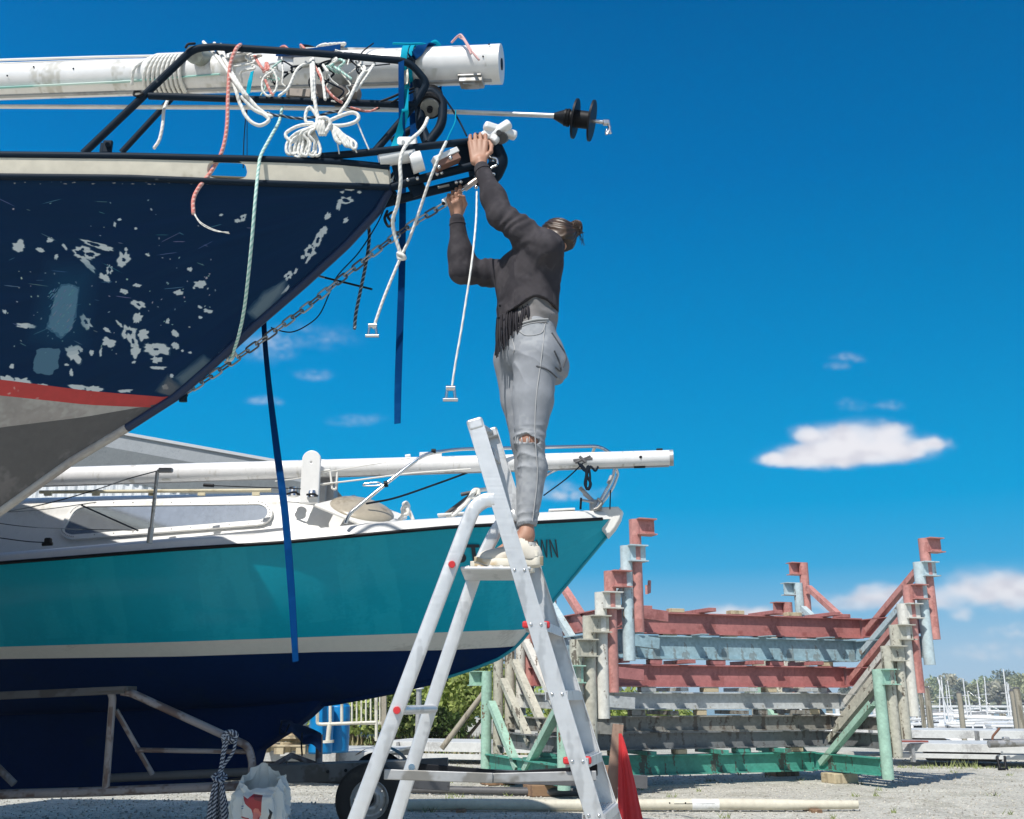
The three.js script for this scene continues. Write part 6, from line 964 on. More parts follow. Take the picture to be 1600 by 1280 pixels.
  const crease = (x, y, z, c, r, fr, ax) => { const dx = x - c.x, dy = y - c.y, dz = z - c.z, d = Math.hypot(dx, dy, dz); if (d > r) return 0; const s = Math.sin((dx * ax.x + dy * ax.y + dz * ax.z) * fr * .5 + 3.5 * noise3(x * 13, y * 13, z * 13)); return (1 - (d / r) ** 2) * (1 - 2 * Math.pow(Math.abs(s), .6)); };
  const shN2 = mid(knN, anN, .12).addScaledVector(fw, .02), thN = mid(hipN, knN, .2), kup = V(0, 1, 0), wY = J(826, 501, 4.3).y;
  const jeans = (x, y, z) => {
    let d = jF(x, y, z);
    d -= .0055 * crease(x, y, z, shN2, .13, 150, V(.25, 1, 0)) + .005 * crease(x, y, z, mid(knN, anN, .88), .11, 170, kup) + .004 * crease(x, y, z, thN, .16, 85, V(.6, .8, .2)) + .006 * crease(x, y, z, off(hipN, -.07, 0, -.10), .13, 95, V(.45, .9, 0)) + .004 * crease(x, y, z, knN, .13, 120, kup) + .004 * crease(x, y, z, J(806, 560, 4.25), .10, 100, V(.7, .6, .2)); d += .004 * (fbm(x * 14, y * 9, z * 14, 2) - .5);
    d = Math.max(d, -ripF(x, y, z));
    return Math.max(d, y - wY - .12 * (x - pel.x), (Math.abs(z + 4.22) < .12 ? J(826, 821, 4.2).y : J(806, 822, 4.44).y) - y + .004 * Math.sin(x * 60 + z * 50));
  };
  const denim = mat({ tex: weather([.235, .25, .275], [.31, .325, .345], { share: .4, cells: 3, grain: .10, n: 512 }), rough: .9, bump: T.weave, bumpScale: .0008 });
  const jn = part('jeans', fieldMesh(jeans, ...bounds(jeansPr, .02), .0075), denim, t);
  // seams, pockets, waistband
  const surf = (px, py, d0) => { const a = J(px, py, 3.9), b = J(px, py, 4.7); let k = 0; for (let i = 0; i < 200; i++) { const q = mid(a, b, k), d = jeans(q.x, q.y, q.z); if (d < .0012) return q; k += Math.max(d * .7, .0008) / a.distanceTo(b); if (k > 1) return null; } return null; };
  const seam = (pts, r) => { const q = pts.map(([x, y]) => surf(x, y)).filter(Boolean); return q.length > 1 ? tube(q, r, { radial: 5, caps: false }) : null; };
  const line = (pts, n = 14) => { const c = new THREE.CatmullRomCurve3(pts.map(([x, y]) => V(x, y, 0))); return c.getPoints(n).map((q) => [q.x, q.y]); };
  const lightD = mat({ color: [.34, .345, .35], rough: .9 }), darkD = mat({ color: [.085, .09, .10], rough: .9 });
  part('seam', [line([[852, 505], [846, 560], [838, 620], [836, 680], [840, 740], [832, 815]]), line([[797, 522], [804, 545], [802, 552]]), line([[812, 518], [822, 524], [846, 520], [852, 508]]), line([[800, 517], [826, 506], [855, 502]])].map((l) => seam(l, .0028)).filter(Boolean), lightD, jn);
  part('pocket', [seam(line([[862, 520], [872, 535], [884, 556], [880, 574]]), .004), seam(line([[866, 548], [874, 566], [876, 580], [868, 574]]), .004), seam(line([[838, 572], [856, 578], [870, 590]]), .004)].filter(Boolean), darkD, jn);
  part('waistband', [seam(line([[796, 512], [812, 506], [836, 500], [856, 499]]), .006)].filter(Boolean), lightD, jn); part('button', [[799, 513], [796, 521]].map(([x, y]) => { const q = surf(x, y) ?? J(x, y, 4.28), s = new THREE.SphereGeometry(.008, 8, 6); s.translate(q.x, q.y, q.z); return s; }), M.steel, jn);
  { const R = rng(8), gs = []; for (let i = 0; i < 9; i++) { const x = lerp(804, 838, R()), q = surf(x, 681 + 3 * R()), q2 = surf(x + 3 * (R() - .5), 690 + 3 * R()); if (q && q2) gs.push(tube([q, mid(q, q2, .5).add(V(0, 0, .006)), q2], .0013, { seg: 5, radial: 4, caps: false })); } if (gs.length) part('frayed_rip', gs, mat({ color: [.5, .5, .5], rough: 1 }), jn); }

  // hair: a cap drawn back into a bun
  const hp = [ell(hd.clone().addScaledVector(hf, -.018).addScaledVector(hu, .024), hf, hu, hs, .091, .090, .075), ell(hd.clone().addScaledVector(hf, -.07).addScaledVector(hu, .01), hf, hu, hs, .05, .065, .06)], bun = J(899, 357, 4.41), hF2 = field(hp, .03), bunP = [ell(bun, hf, hu, hs, .034, .041, .039)], bF = field(bunP, .02);
  const strands = (x, y, z, c) => { const a = Math.atan2((y - c.y) * hu.y + (x - c.x) * hu.x, (z - c.z) * hs.z + (x - c.x) * hs.x); return Math.sin(a * 30 + 5 * noise3(x * 30, y * 30, z * 30)); };
  const hairF = (x, y, z) => { const rx = x - hd.x, ry = y - hd.y, rz = z - hd.z, f = rx * hf.x + ry * hf.y + rz * hf.z, u = rx * hu.x + ry * hu.y + rz * hu.z; const d = Math.max(hF2(x, y, z) + .0016 * strands(x, y, z, bun), f - .055 - .5 * Math.max(0, u - .0), -(u + .062 + .5 * f)); const b = bF(x, y, z) + .003 * strands(x, y, z, bun) + .004 * (noise3(x * 60, y * 60, z * 60) - .5), h = clamp(.5 + .5 * (d - b) / .012); return lerp(d, b, h) - .012 * h * (1 - h); };
  const hairM = mat({ tex: weather([.022, .013, .009], [.07, .04, .023], { share: .4, cells: 10, streak: .7 }), rough: .42 });
  const hr = part('hair', fieldMesh(hairF, ...bounds([...hp, ...bunP], .02), .0042), hairM, t);
  { const R = rng(4), gs = []; for (let i = 0; i < 26; i++) { const a = R() * 6.28, s = J(903 + 5 * Math.cos(a), 359 + 9 * Math.sin(a), 4.43), l = 8 + 12 * R(), e = R() < .5 ? 1 : -.2; gs.push(tube([s, J(906 + 6 * R(), 364 + 12 * R() * e, 4.43), J(905 + 9 * R(), 366 + l * e, 4.43 + .03 * (R() - .5))], .0009, { seg: 6, radial: 4, caps: false })); } part('strand', gs, hairM, hr).userData.kind = 'stuff'; part('hair_tie', tube([0, 1, 2, 3, 4, 5, 6, 7].map((i) => J(892, 357, 4.43).add(V(.012 * Math.sin(i * .785), .028 * Math.cos(i * .785), .028 * Math.sin(i * .785)))), .006, { closed: true }), M.black, hr); }
  // earring
  part('earring', tube([0, 1, 2, 3, 4, 5].map((i) => hd.clone().addScaledVector(hf, -.012).addScaledVector(hu, -.052).addScaledVector(hs, -.088).add(V(.009 * Math.cos(i * 1.05), .009 * Math.sin(i * 1.05), 0))), .0018, { closed: true, radial: 5 }), M.steel, t);

  // trainers: thick sole, rounded upper, laces
  const shoeUp = mat({ tex: weather([.66, .62, .54], [.56, .50, .41], { share: .3, cells: 6, grain: .06 }), rough: .75, bump: T.weave, bumpScale: .0006 }), soleM = mat({ tex: weather([.70, .66, .56], [.55, .42, .25], { share: .25, cells: 5 }), rough: .6 });
  const shoe = (ank, heel, dir, lift) => {
    const Y = ladder.Yp + .006 + lift, sd = V(-dir.z, 0, dir.x), at = (f, s, y) => heel.clone().addScaledVector(dir, f).addScaledVector(sd, s).setY(Y + y), L = .295;
    const wdt = (f) => { const k = f / L; return k < .12 ? .034 * Math.sqrt(1 - ((.12 - k) / .12) ** 2) + .004 : k > .86 ? lerp(.034, .046, 1) * Math.sqrt(Math.max(0, 1 - ((k - .86) / .14) ** 2)) : lerp(.035, .048, sstep(.2, .75, k)); };
    const bottom = (k) => .004 + .022 * sstep(.72, 1, k) + .008 * sstep(.1, 0, k), topS = (k) => .040 + .010 * sstep(.35, 0, k) + .012 * sstep(.8, 1, k);
    const so = part('sole', sheet(26, 16, (u, v) => { const f = u * L, a = v * Math.PI * 2, c = Math.cos(a), s = Math.sin(a), w = wdt(f) * 1.06 * Math.sign(c) * Math.pow(Math.abs(c), .35), y = lerp(bottom(u), topS(u), .5 + .5 * Math.sign(s) * Math.pow(Math.abs(s), .35)); return at(f, w, y); }), soleM, t);
    const pr = [cap(at(.045, 0, .055), at(.10, 0, .075), .036, .036), cap(at(.10, 0, .06), at(.235, 0, .042), .042, .034), cap(at(.19, .008, .04), at(.25, 0, .036), .04, .03), cap(at(.05, 0, .05), ank.clone().lerp(at(.06, 0, .09), .7), .038, .041), cap(at(.085, 0, .08), at(.13, 0, .075), .036, .03)], f = field(pr, .03), ca = at(.058, 0, .115), opening = field([cap(at(.055, 0, .095), at(.062, 0, .2), .036, .04)], .01);
    const up = part('upper', fieldMesh((x, y, z) => Math.max(f(x, y, z), Y + .034 - y, -opening(x, y, z), y - (Y + .128)), ...bounds(pr, .02), .005), shoeUp, t);
    part('lace', [0, 1, 2, 3].map((i) => tube([at(.13 + i * .022, -.026, .088 - i * .008), at(.137 + i * .022, 0, .104 - i * .009), at(.13 + i * .022, .026, .088 - i * .008)], .0042, { radial: 6, seg: 8 })).concat([tube([at(.13, 0, .107), at(.115, .022, .12), at(.125, .032, .105)], .0035, { radial: 5 }), tube([at(.13, 0, .107), at(.118, -.022, .12), at(.13, -.034, .102)], .0035, { radial: 5 })]), M.ropeWhite, up);
    part('side_panel', [1, -1].map((s) => sheet(10, 2, (u, v) => { const k = lerp(.02, .13, u), w = wdt(k) * .98 + .004; return at(k, s * w, lerp(.045, .07, v)); })), soleM, up);
  };
  const dN = V(-.98, 0, -.12).normalize(), dF = V(-.95, 0, .25).normalize();
  shoe(anN, PY(849, 4.19, ladder.Yp), dN, 0); shoe(anF, PY(836, 4.44, ladder.Yp), dF, 0);
  part('sock', [cap, cap].map((_, i) => { const a = i ? anF : anN; return sweep([a.clone().add(V(0, -.075, 0)), a.clone().add(V(0, -.03, 0))], .041, 14); }), M.ropeWhite, t);
}
// ---------------------------------------------------------------- ropes, straps and chain
{
  const p = (x, y, d = 4.2) => P(x, y, d), rope = (pts, r, pitch = .026) => tube(pts.map((q) => p(...q)), r * .88, { pitch, radial: 7 });
  const { at, px, R } = navy.mast;
  const mm = M.ropeWhite;
  // wrapped round the mast: eight turns, each close to the next
  {
    const gs = [];
    for (let i = 0; i < 9; i++) { const x0 = 246 + i * 6.2, sl = 10 - i * 1.1, pts = []; for (let k = 0; k <= 12; k++) { const a = k / 12 * Math.PI * 2; pts.push(at(px(x0 + sl * Math.cos(a)), .112 * Math.cos(a), .112 * Math.sin(a))); } gs.push(tube(pts, .0085, { pitch: .03, closed: false, radial: 7 })); }
    gs.push(tube([at(px(240), .1, .04), at(px(228), -.02, .115), at(px(222), -.1, .08)], .0085, { pitch: .03, radial: 7 }));
    gs.push(rope([[262, 156, 4.36], [256, 172, 4.3], [254, 195, 4.28], [249, 218, 4.28], [241, 231, 4.28]], .009));
    gs.push(tube([at(px(304), .11, .05), at(px(298), .0, .115), at(px(297), -.08, .09), at(px(297), -.11, .02)], .008, { pitch: .03, radial: 7 }));
    single('rope', gs, mm, 'white rope wound in many turns round the big mast, its loose end hanging', 'rope');
  }
  // the crossing falls right of the winch
  single('rope', [rope([[318, 66, 4.4], [340, 90, 4.22], [365, 125, 4.16], [382, 148, 4.16]], .0105), rope([[335, 68, 4.4], [352, 96, 4.22], [372, 130, 4.16], [386, 150, 4.16]], .0105), rope([[345, 70, 4.4], [356, 105, 4.22], [368, 140, 4.17], [374, 160, 4.18], [378, 168, 4.18], [382, 178, 4.18], [392, 190, 4.18], [405, 196, 4.18], [416, 192, 4.18], [420, 186, 4.18], [412, 178, 4.18], [400, 166, 4.2], [386, 150, 4.2]], .0105), rope([[382, 148, 4.17], [402, 168, 4.18], [420, 182, 4.18]], .0105), rope([[378, 152, 4.17], [398, 172, 4.18], [424, 182, 4.18]], .0105)], mm, 'white braided ropes falling across the rails right of the mast winch', 'rope');
  // the hank, tied in a bow on the lower rail
  {
    const gs = [], c = [503, 193, 4.2];
    gs.push(rope([[489, 92, 4.32], [490, 110, 4.2], [491, 150, 4.17], [496, 180, 4.17], [500, 192, 4.17]], .0105), rope([[486, 94, 4.32], [487, 120, 4.18], [489, 155, 4.17]], .0105));
    gs.push(rope([[500, 190, 4.17], [485, 168, 4.17], [478, 176, 4.17], [478, 190, 4.17], [488, 192, 4.17]], .009));
    gs.push(rope([[500, 194, 4.17], [470, 196, 4.17], [449, 206, 4.17], [447, 214, 4.17], [458, 222, 4.17], [466, 216, 4.17], [484, 200, 4.17], [500, 194, 4.17]], .0095));
    gs.push(rope([[504, 194, 4.17], [530, 182, 4.17], [550, 176, 4.17], [560, 181, 4.17], [556, 190, 4.17], [536, 196, 4.17], [510, 196, 4.17]], .0105));
    const Rn = rng(17);
    for (let i = 0; i < 8; i++) { const x = 447 + i * 6.2 + 4 * Rn(), y = 236 + 10 * Rn() - i * .6; gs.push(rope([[498 + i * .6, 196, 4.17], [480 - (7 - i) * 2.4 + 5 * Rn(), 206 + 4 * Rn(), 4.15 + .03 * Rn()], [x, (y + 206) / 2, 4.16 + .02 * Rn()], [x - 2, y, 4.17 + .02 * Rn()], [x + 6, y + 3, 4.18], [x + 9, y - 8, 4.19], [490, 205, 4.19]], .0085)); }
    for (let i = 0; i < 6; i++) { const x = 522 + i * 5 + 3 * Rn(), y = 214 + i * 2.5 + 4 * Rn(); gs.push(rope([[508, 197, 4.17], [518 + i * 2, 202, 4.165], [x, y, 4.165], [x + 5, y + 4, 4.17], [x + 4, y - 8, 4.18], [514, 199, 4.19]], .0085)); }
    for (let i = 0; i < 3; i++) gs.push(rope([[497 + i * 4, 184, 4.16], [495 + i * 5, 196, 4.148], [500 + i * 4, 210, 4.16]], .0105));
    gs.push(rope([[495, 187, 4.155], [508, 184, 4.145], [516, 192, 4.15], [510, 206, 4.15]], .0105));
    gs.push(rope([[530, 178, 4.18], [544, 158, 4.18], [560, 125, 4.2], [570, 108, 4.26], [563, 100, 4.33]], .0095));
    gs.push(rope([[436, 150, 4.2], [450, 138, 4.2], [462, 112, 4.22], [472, 102, 4.25], [486, 99, 4.3]], .008));
    gs.push(rope([[558, 190, 4.18], [566, 210, 4.19], [576, 233, 4.2]], .0045), rope([[526, 217, 4.18], [530, 240, 4.2]], .004), rope([[552, 226, 4.18], [557, 238, 4.2]], .004));
    single('rope', gs, mm, 'hank of white rope knotted in a bow on the middle rail', 'rope');
  }
  // small loops and leftovers in the muddle under the mast
  single('rope', [rope([[428, 110, 4.22], [412, 122, 4.22], [410, 140, 4.22], [420, 150, 4.22], [431, 140, 4.22], [432, 122, 4.22], [424, 108, 4.22], [416, 114, 4.22]], .0065), rope([[440, 90, 4.3], [442, 112, 4.24], [441, 130, 4.24], [446, 135, 4.24]], .005), rope([[366, 104, 4.24], [390, 100, 4.24], [402, 94, 4.26]], .006), rope([[498, 108, 4.24], [504, 125, 4.22], [508, 155, 4.2]], .009), rope([[505, 102, 4.24], [512, 112, 4.22]], .009), rope([[556, 97, 4.3], [572, 112, 4.24], [586, 98, 4.3], [572, 120, 4.22], [556, 142, 4.2]], .007)], mm, 'small loop of pale cord beside the red cord under the mast', 'rope');
  single('rope', [0, 1, 2, 3, 4].map((i) => tube([at(px(484 + i * 9), .115, -.02), at(px(500 + i * 8), .128 + .006 * (i % 2), .02), at(px(512 + i * 7), .118, .06), at(px(496 + i * 7), .125, .03), at(px(486 + i * 10), .12, -.02)], .009, { pitch: .03 })), M.ropeWhite, 'bundle of rope lying on top of the big mast', 'rope');
  single('cord', [tube([at(px(494), .12, .02), at(px(482), .124, .04), at(px(474), .115, .06)], .008), tube([at(px(588), .09, .09), at(px(575), .02, .115), at(px(571), -.03, .11), at(px(580), -.055, .105), at(px(618), -.05, .105)], .0035, { radial: 5 })], M.cord, 'dark cord tangled on the big mast near the rope bundle', 'cord');
  {
    const Rn = rng(71), tangle = (n, m, r, label, x0, x1) => { const gs = []; for (let i = 0; i < n; i++) { let x = lerp(x0, x1, Rn()), y = 84 + 30 * Rn(); const q = []; for (let k = 0; k < 6; k++) { q.push([x, y, 4.24 + .06 * Rn()]); x += (Rn() - .5) * 46; y = clamp(y + (Rn() - .35) * 34, 78, 158); } gs.push(rope(q, r * (.7 + .6 * Rn()))); } single('rope_tangle', gs, m, label, 'rope'); };
    tangle(9, mm, .0055, 'tangle of thin pale lines under the rails between the mast winch and the rope bow', 385, 560); tangle(6, M.cord, .005, 'tangle of thin dark lines under the rails near the rope bow', 390, 560); tangle(3, M.ropeGreen, .006, 'few pale green lines tangled under the big mast', 400, 560);
  }
  // red ropes
  single('rope', [rope([[371, 76, 4.26], [376, 70, 4.22], [368, 78, 4.18], [359, 105, 4.17], [356, 150, 4.16], [354, 200, 4.15], [346, 238, 4.14], [330, 268, 4.12], [310, 294, 4.10], [302, 312, 4.08], [302, 333, 4.07]], .0105, .025)], M.ropeRed, 'faded red rope hanging over the pulpit and down the navy hull', 'rope');
  single('cord', [[[303, 332, 4.07], [312, 346, 4.06], [330, 357, 4.06], [345, 362, 4.06], [358, 365, 4.07]], [[302, 333, 4.07], [314, 350, 4.06], [336, 361, 4.055], [357, 363, 4.06]]].map((q) => rope(q, .0025)), mm, 'frayed white core hanging out of the end of the red rope', 'rope');
  single('rope', [rope([[398, 88, 4.28], [406, 102, 4.22], [414, 110, 4.22], [416, 98, 4.24], [420, 108, 4.22], [412, 112, 4.22]], .009), rope([[415, 126, 4.22], [419, 136, 4.22], [424, 146, 4.22], [426, 148, 4.22]], .009), rope([[436, 76, 4.4], [444, 72, 4.35], [452, 78, 4.3]], .007), rope([[492, 104, 4.25], [500, 118, 4.22], [505, 132, 4.22], [514, 144, 4.22], [524, 154, 4.22], [534, 160, 4.24]], .008), rope([[470, 74, 4.4], [470, 70, 4.35], [476, 76, 4.3]], .007), rope([[548, 168, 4.26], [575, 174, 4.26], [590, 169, 4.27]], .006)], M.ropeRed, 'short red rope ends tangled under the big mast', 'rope');
  single('rope', [rope([[706, 66, 4.36], [716, 56, 4.34], [722, 56, 4.32], [735, 76, 4.28], [742, 86, 4.27], [748, 93, 4.27]], .0065), rope([[718, 58, 4.36], [726, 64, 4.3], [736, 84, 4.27]], .006)], mat({ color: [.62, .38, .37], rough: .8 }), 'pink cord lying over the heel of the big mast', 'cord');
  // green flecked rope down to the stem chain
  single('rope', rope([[441, 168, 4.3], [436, 190, 4.25], [424, 212, 4.18], [408, 242, 4.12], [404, 262, 4.10], [399, 310, 4.06], [394, 370, 4.1], [388, 430, 4.2], [382, 480, 4.35], [374, 520, 4.5], [364, 552, 4.66], [357, 568, 4.72]], .0088, .032), M.ropeGreen, 'pale green flecked rope hanging down the navy hull to the chain', 'rope');
  single('rope_lashing', [rope([[352, 566, 4.70], [362, 562, 4.70], [366, 552, 4.70], [358, 552, 4.70], [355, 562, 4.69]], .008), rope([[360, 556, 4.69], [364, 548, 4.68], [370, 556, 4.69]], .008)], M.ropeWhite, 'white lashing where the green flecked rope meets the chain', 'rope');
  // blue and teal webbing
  const face = (u) => V(1, 0, .12 + .55 * Math.sin(u * 6 + 1));
  const strap = (pts, w, label, mt = M.strapBlue, ff = face, group) => single('strap', band(pts.map((q) => p(...q)), w, .004, ff), mt, label, 'strap', group);
  strap([[627, 96, 4.25], [627, 130, 4.25], [628, 200, 4.33], [629, 270, 4.5], [629, 330, 4.56], [628, 420, 4.57], [625, 510, 4.57], [622, 600, 4.58], [621, 662, 4.58]], .034, 'dark blue strap hanging free below the bowsprit');
  strap([[411, 440, 5.05], [413, 520, 5.03], [420, 600, 5.0], [432, 700, 4.95], [445, 800, 4.9], [455, 920, 4.88], [462, 1034, 4.86]], .036, 'long blue strap hanging in front of the turquoise hull', M.strapBlue, (u) => V(1, .02, .35 + .4 * Math.sin(u * 7)));
  strap([[660, 140, 4.46], [648, 128, 4.46], [645, 150, 4.46], [646, 214, 4.46]], .035, 'dark blue strap tied behind the bow of the pulpit');
  strap([[686, 136, 4.5], [687, 160, 4.5], [688, 180, 4.5]], .03, 'short blue strap end behind the furling drum');
  strap([[634, 140, 4.28], [633, 170, 4.28], [632, 180, 4.3], [622, 215, 4.34], [612, 238, 4.33]], .036, 'bright turquoise strap holding the pulpit to the bowsprit', M.strapTeal);
  { const turn = (x, w2) => { const pts = []; for (let k = 0; k <= 14; k++) { const a = k / 14 * Math.PI * 2; pts.push(at(px(x + 2 * Math.sin(a)), .108 * Math.cos(a), .108 * Math.sin(a))); } return band(pts, w2, .004, () => at(1, 0, 0).sub(at(0, 0, 0))); };
    single('strap', [turn(637, .035), turn(647, .02), tube([at(px(676), .118, -.02), at(px(672), .135, .0), at(px(678), .14, .01), at(px(683), .125, -.01), at(px(676), .118, 0)], .013), tube([at(px(672), .11, .02), at(px(660), .105, .05), at(px(640), .10, .06), at(px(618), .095, .075)], .006)], M.strapTeal, 'turquoise tape knotted round the heel end of the big mast', 'strap');
    single('strap', band([at(px(674), .108, .02), at(px(668), .06, .10), at(px(658), -.0, .112), at(px(648), -.02, .115)], .05, .004, () => V(1, .4, 0)), M.strapBlue, 'blue strap crossing the mast diagonally beside the turquoise tape', 'strap');
    single('strap', [band([at(px(442), .04, .107), at(px(490), .035, .118), at(px(540), .06, .11)], .04, .004, () => V(0, 1, -.2))], M.strapBlue, 'blue strap stretched along the side of the big mast', 'strap'); }
  strap([[394, 112, 4.22], [390, 130, 4.2], [387, 148, 4.19]], .02, 'small turquoise strap end beside the crossing ropes', M.strapTeal);
  strap([[634, 110, 4.27], [634, 120, 4.26], [633, 132, 4.26]], .026, 'cream strap end at the bend of the pulpit', M.cream);
  // white lines with shackles at their ends
  const shackle = (x, y, d, tilt) => { const c = p(x, y, d), g = [tube([V(-.014, .03, 0), V(-.018, .0, 0), V(-.02, -.022, 0)].map((v) => v.add(c)), .006), tube([V(.014, .03, 0), V(.018, 0, 0), V(.02, -.022, 0)].map((v) => v.add(c)), .006), bar(c.clone().add(V(-.032, -.022, 0)), c.clone().add(V(.032, -.022, 0)), .0085), bar(c.clone().add(V(-.02, .03, 0)), c.clone().add(V(.02, .03, 0)), .012)]; return g; };
  {
    const t = thing('halyard', 'white line in two strands joined under the bowsprit, a shackle at its end', 'line', p(582, 520, 4.45));
    part('line', [rope([[668, 185, 4.32], [664, 195, 4.3], [656, 206, 4.28], [640, 220, 4.24], [630, 235, 4.22], [625, 255, 4.22], [626, 285, 4.24], [621, 320, 4.3], [614, 342, 4.34], [616, 365, 4.38], [627, 400, 4.42]], .0105), rope([[697, 222, 4.26], [686, 245, 4.26], [670, 285, 4.3], [655, 330, 4.36], [640, 372, 4.4], [627, 400, 4.42], [612, 435, 4.43], [598, 470, 4.44], [587, 502, 4.45], [584, 512, 4.45]], .0085), rope([[622, 396, 4.41], [630, 399, 4.4], [632, 404, 4.41], [624, 404, 4.42], [622, 398, 4.42]], .011)], mm, t); part('shackle', shackle(582, 518, 4.45), M.steel, t); part('tail', tube([p(712, 172, 4.4), p(711, 190, 4.36), p(703, 208, 4.3), p(697, 222, 4.26)], .003, { radial: 5 }), M.strapTeal, t);
    const t2 = thing('halyard', 'white line with a shackle at its end, hanging in front of the far elbow', 'line', p(704, 618, 4.1));
    part('line', [rope([[745, 300, 4.3], [744, 340, 4.2], [740, 385, 4.1], [735, 425, 4.06], [728, 470, 4.06], [720, 520, 4.06], [712, 565, 4.07], [706, 605, 4.08]], .0055, .06)], M.ropeWhite, t2); part('shackle', shackle(704, 617, 4.08), M.steel, t2);
  }
  single('cord', [tube([p(692, 150, 4.42), p(706, 170, 4.42), p(718, 190, 4.42), p(729, 212, 4.36)], .005, { radial: 6 })], M.cord, 'thin dark cord running from the furling drum to the raised hand', 'cord');
  single('cord', [tube([p(574, 340, 4.6), p(577, 370, 4.6), p(572, 410, 4.6), p(564, 450, 4.6), p(556, 490, 4.6), p(554, 513, 4.6)], .0085, { pitch: .03 })], M.ropeDark, 'short dark rope hanging under the navy stem', 'rope');
  single('cord', [tube([p(602, 322, 4.5), p(588, 352, 4.55), p(560, 395, 4.6), p(528, 430, 4.65), p(516, 455, 4.68), p(500, 490, 4.72), p(480, 508, 4.76), p(455, 519, 4.8), p(430, 515, 4.85), p(424, 512, 4.9)], .0035, { radial: 5 })], M.cord, 'thin dark cord sagging in a curve below the chain', 'cord');
  single('batten', [bar(p(482, 427, 4.8), p(508, 434, 4.75), .006, .006, 6)], M.galv, 'thin pale rod sticking out below the navy stem', 'rod'); single('batten', [bar(p(508, 434, 4.75), p(581, 452, 4.6), .0055, .0055, 6)], M.black, 'thin dark rod sticking out below the navy stem', 'rod');
  single('wire', [tube([p(385, 30 + 140, 5.2), p(381, 220, 5.2), p(380, 262, 5.2)], .0035, { radial: 5 }), tube([p(386, 170, 5.2), p(386, 262, 5.2)], .0025, { radial: 5 })], M.cord, 'thin dark wires behind the opening of the bulwark', 'wire');
  single('chain_lashing', [tube([p(418, 176, 4.26), p(428, 180, 4.26), p(440, 181, 4.26), p(455, 184, 4.26), p(472, 185, 4.26), p(495, 182, 4.26), p(515, 176, 4.26), p(530, 174, 4.26)], .007, { pitch: .04 })], M.ropeDark, 'dark twisted line tied across to the white rope bow', 'rope');
  single('cable', [tube([p(535, 165, 4.28), p(556, 172, 4.27), p(575, 174, 4.27), p(592, 169, 4.27)], .005, { radial: 6 }), tube([p(596, 158, 4.3), p(612, 152, 4.3), p(630, 144, 4.32), p(646, 138, 4.36)], .006, { radial: 6 }), tube([p(612, 160, 4.32), p(630, 150, 4.33), p(646, 143, 4.36)], .005, { radial: 6 })], M.black, 'black cables under the forward end of the pulpit', 'cable');
  single('pulley_block', [bar(p(526, 152, 4.3), p(538, 148, 4.34), .05, .05, 18), bar(p(505, 148, 4.3), p(512, 150, 4.33), .035, .03, 14), beam(p(494, 140, 4.32), p(516, 152, 4.3), .04, .05), bar(p(545, 150, 4.32), p(552, 146, 4.36), .045, .045, 18), beam(p(448, 146, 4.3), p(486, 148, 4.3), .03, .045)], mat({ tex: weather([.24, .20, .17], [.10, .09, .085], { cells: 9 }), rough: .6 }), 'brownish pulley blocks hanging under the big mast', 'pulley');
  // the chain from the stem up to the bowsprit, every link
  {
    const path = new THREE.CatmullRomCurve3([p(287, 616, 4.77), p(340, 581, 4.72), p(420, 524, 4.68), p(480, 479, 4.63), p(560, 414, 4.56), p(640, 353, 4.49), p(696, 319, 4.42)]), L = path.getLength(), t = thing('chain', 'steel chain running from the foot of the navy stem up to the hands', 'chain', p(287, 616, 4.77)), lk = .070, n = Math.floor(L / (lk * .80));
    for (let i = 0; i < n; i++) {
      const c = path.getPointAt((i + .5) / n), tg = path.getTangentAt((i + .5) / n), q = [], w = .0155, h = lk / 2 - w; for (let k = 0; k < 14; k++) { const a = k / 14 * Math.PI * 2; q.push(V(0, Math.sin(a) * w, Math.cos(a) * w + Math.sign(Math.cos(a)) * h)); }
      const g = tube(q, .0048, { closed: true, seg: 22, radial: 6, tension: .5 }); const up = i % 2 ? V(.15, 1, .2) : V(.3, .25, 1); g.applyMatrix4(frameAt(c, c.clone().add(tg), up)); part('link', g, i * 7 % 5 < 3 ? M.galv : M.darkGrey, t);
    }
    const s = thing('turnbuckle', 'bright bottle screw held in the lower hand between chain and bowsprit', 'bottle screw', p(715, 305, 4.40));
    part('body', [bar(p(700, 313, 4.41), p(721, 299, 4.40), .013, .013, 12)], M.steel, s); part('rod', bar(p(694, 317, 4.41), p(748, 279, 4.40), .008, .008, 10), M.steel, s); part('fork', [beam(p(692, 318, 4.41), p(704, 310, 4.41), .034, .03, UPV, .006)], M.whitePaint, s); part('pin', bar(p(693, 318, 4.38), p(693, 318, 4.44), .009), M.black, s); part('sleeve', [bar(p(726, 295, 4.40), p(748, 279, 4.40), .015, .015, 12)], mat({ color: [.5, .44, .4], rough: .35, metal: .5 }), s);
  }
  // rope hank hung on the trailer, and the bag
  {
    const gs = [], Rn = rng(23), d = 6.85; const q = (x, y, dd = d) => [x, y, dd];
    gs.push(rope([q(349, 1150), q(353, 1145), q(362, 1144), q(368, 1150), q(366, 1158, 6.95), q(352, 1160, 6.95), q(348, 1152)], .016, .05), rope([q(352, 1149), q(362, 1156), q(370, 1148), q(360, 1143), q(350, 1154)], .014, .05));
    gs.push(rope([q(350, 1158), q(348, 1175), q(345, 1196), q(342, 1208)], .012, .05), rope([q(368, 1158), q(364, 1175), q(350, 1196), q(345, 1208)], .012, .05), rope([q(355, 1158), q(350, 1180), q(346, 1205)], .011, .05));
